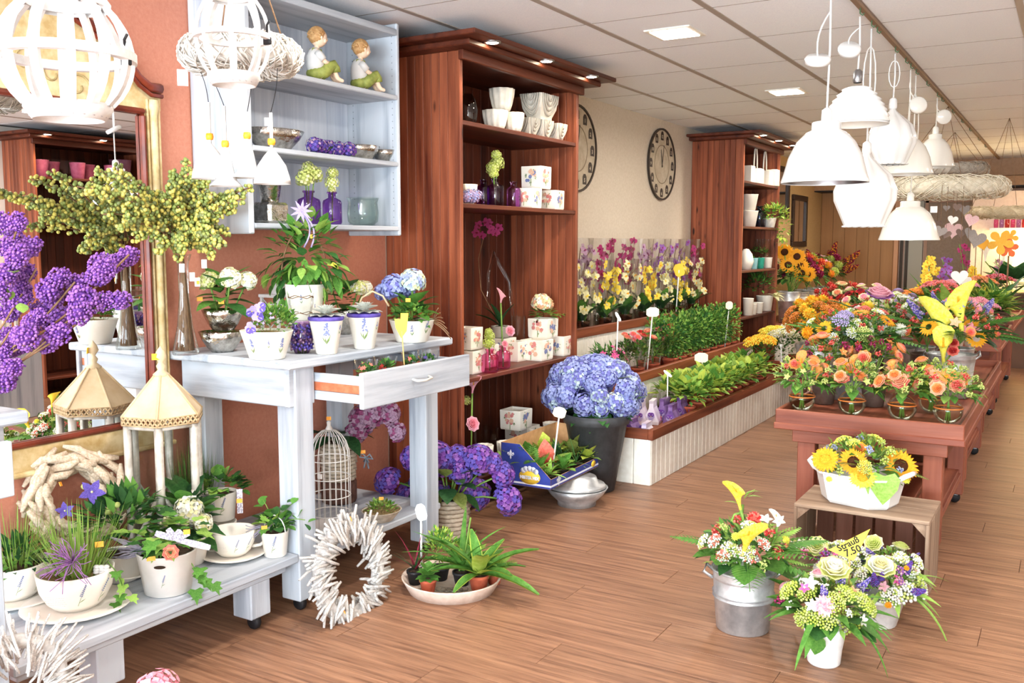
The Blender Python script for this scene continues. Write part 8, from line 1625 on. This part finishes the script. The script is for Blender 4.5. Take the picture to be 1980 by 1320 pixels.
for x, y, s, m, l in ((1888, 462, .17, HG, 'grey wooden heart on stake at the back'), (1900, 472, .12, FY, 'ochre disc heart on stake at the back')): p = atd(x, y, 8.9 if m is HG else 9.2); t = thing('staked_heart', l, 'ornament', p); n = tocam(p); R4 = Matrix((Vector(_r), Vector((0, 0, 1)), Vector(n))).transposed().to_4x4(); put('heart_body', heartmesh().mesh('heart', m), t, M=R4 @ Matrix.Scale(s, 4)); MB().tube([(0, 0, -s * .4), (0, 0, z3 - p.z + .02)], .004, 5).build('stake', TWIG, t)
q = Vector((-.42, 12.6, .901)); t = thing('table_lamp', 'glowing table lamp on the counter at the right picture edge', 'lamp', q); MB().lathe([(0, 0), (.09, 0), (.05, .03), (.03, .12), (.05, .22), (.015, .3), (.012, .36), (0, .36)], 18).build('lamp_base', CERAM, t); MB().lathe([(.22, .3), (.16, .62)], 24).build('lamp_shade', mat('glowing_shade', '#ffe9a8', emit=7), t)
l = bpy.data.lights.new('table_lamp_light', 'POINT'); l.energy = 12; l.color = (1, .78, .45); l.shadow_soft_size = .1; o = bpy.data.objects.new('table_lamp_light', l); COL.objects.link(o); o.parent = t; o.location = (0, 0, .7)
# ================================================================ things seen only in the mirror
PINKP = mat('pink_glaze', '#b85a78', '#c96f8b', rough=.3); DPINK = mat('plum_glaze', '#6d4356', '#7d5064', rough=.35)
for sh, n, z in ((2.088, 6, 0), (1.668, 5, 1)):
    for i in range(n):
        m = DPINK if (i == n - 1 or (z and i == 2)) else PINKP; r = .075 if m is PINKP else .11
        tag(put('pink_pot', potmesh(m, r * .75, r, r * 2.1), None, (2.06 + .12 * (i % 2), 5.34 + i * .19, sh + .001)), '%s pot, %s on the %s reflected shelf' % ('plum' if m is DPINK else 'pink', ords[i], 'upper' if not z else 'lower'), 'pot', 'pink pots in the reflected cabinet')
t = thing('white_lantern', 'white wooden lantern seen reflected in the wall mirror', 'lantern', (1.35, 4.45, .62))
for x in (-.09, .09):
    for y in (-.09, .09): MB().box(x - .012, y - .012, 0, x + .012, y + .012, .4).build('post', WW, t)
MB().box(-.11, -.11, -.02, .11, .11, 0, .004).build('base_plate', WW, t); r_ = MB(); r_.lathe([(.19, .4), (.06, .52), (.06, .58), (.0, .62)], 4, smooth=False); r_.build('roof', WW, t)
o = MB().box(-.22, -.22, 0, .22, .22, .59, .006).build('white_pedestal', WHITE[2], None, (1.35, 4.45, 0)); tag(o, 'white wooden pedestal seen reflected in the wall mirror', 'pedestal')
o = MB().box(-.2, -.2, 0, .2, .2, .75, .006).build('white_pedestal', WHITE[2], None, (.75, 3.4, 0)); tag(o, 'white block under the watering can, reflected in the mirror', 'pedestal')
t = thing('watering_can', 'small zinc watering can seen reflected in the wall mirror', 'can', (.75, 3.4, .751)); MB().lathe([(0, 0), (.09, 0), (.085, .17), (.08, .17), (0, .15)], 20).build('can_body', ZINC, t); MB().tube([(0, .08, .05), (0, .2, .16), (0, .26, .2)], [.02, .014, .012], 8).build('spout', ZINC, t); MB().lathe([(.012, 0), (.04, .03), (0, .035)], 12).build('rose_head', ZINC, t, (0, .26, .2)); MB().tube([(0, -.08, .04), (0, -.16, .1), (0, -.1, .17)], .008, 6).build('handle', ZINC, t)
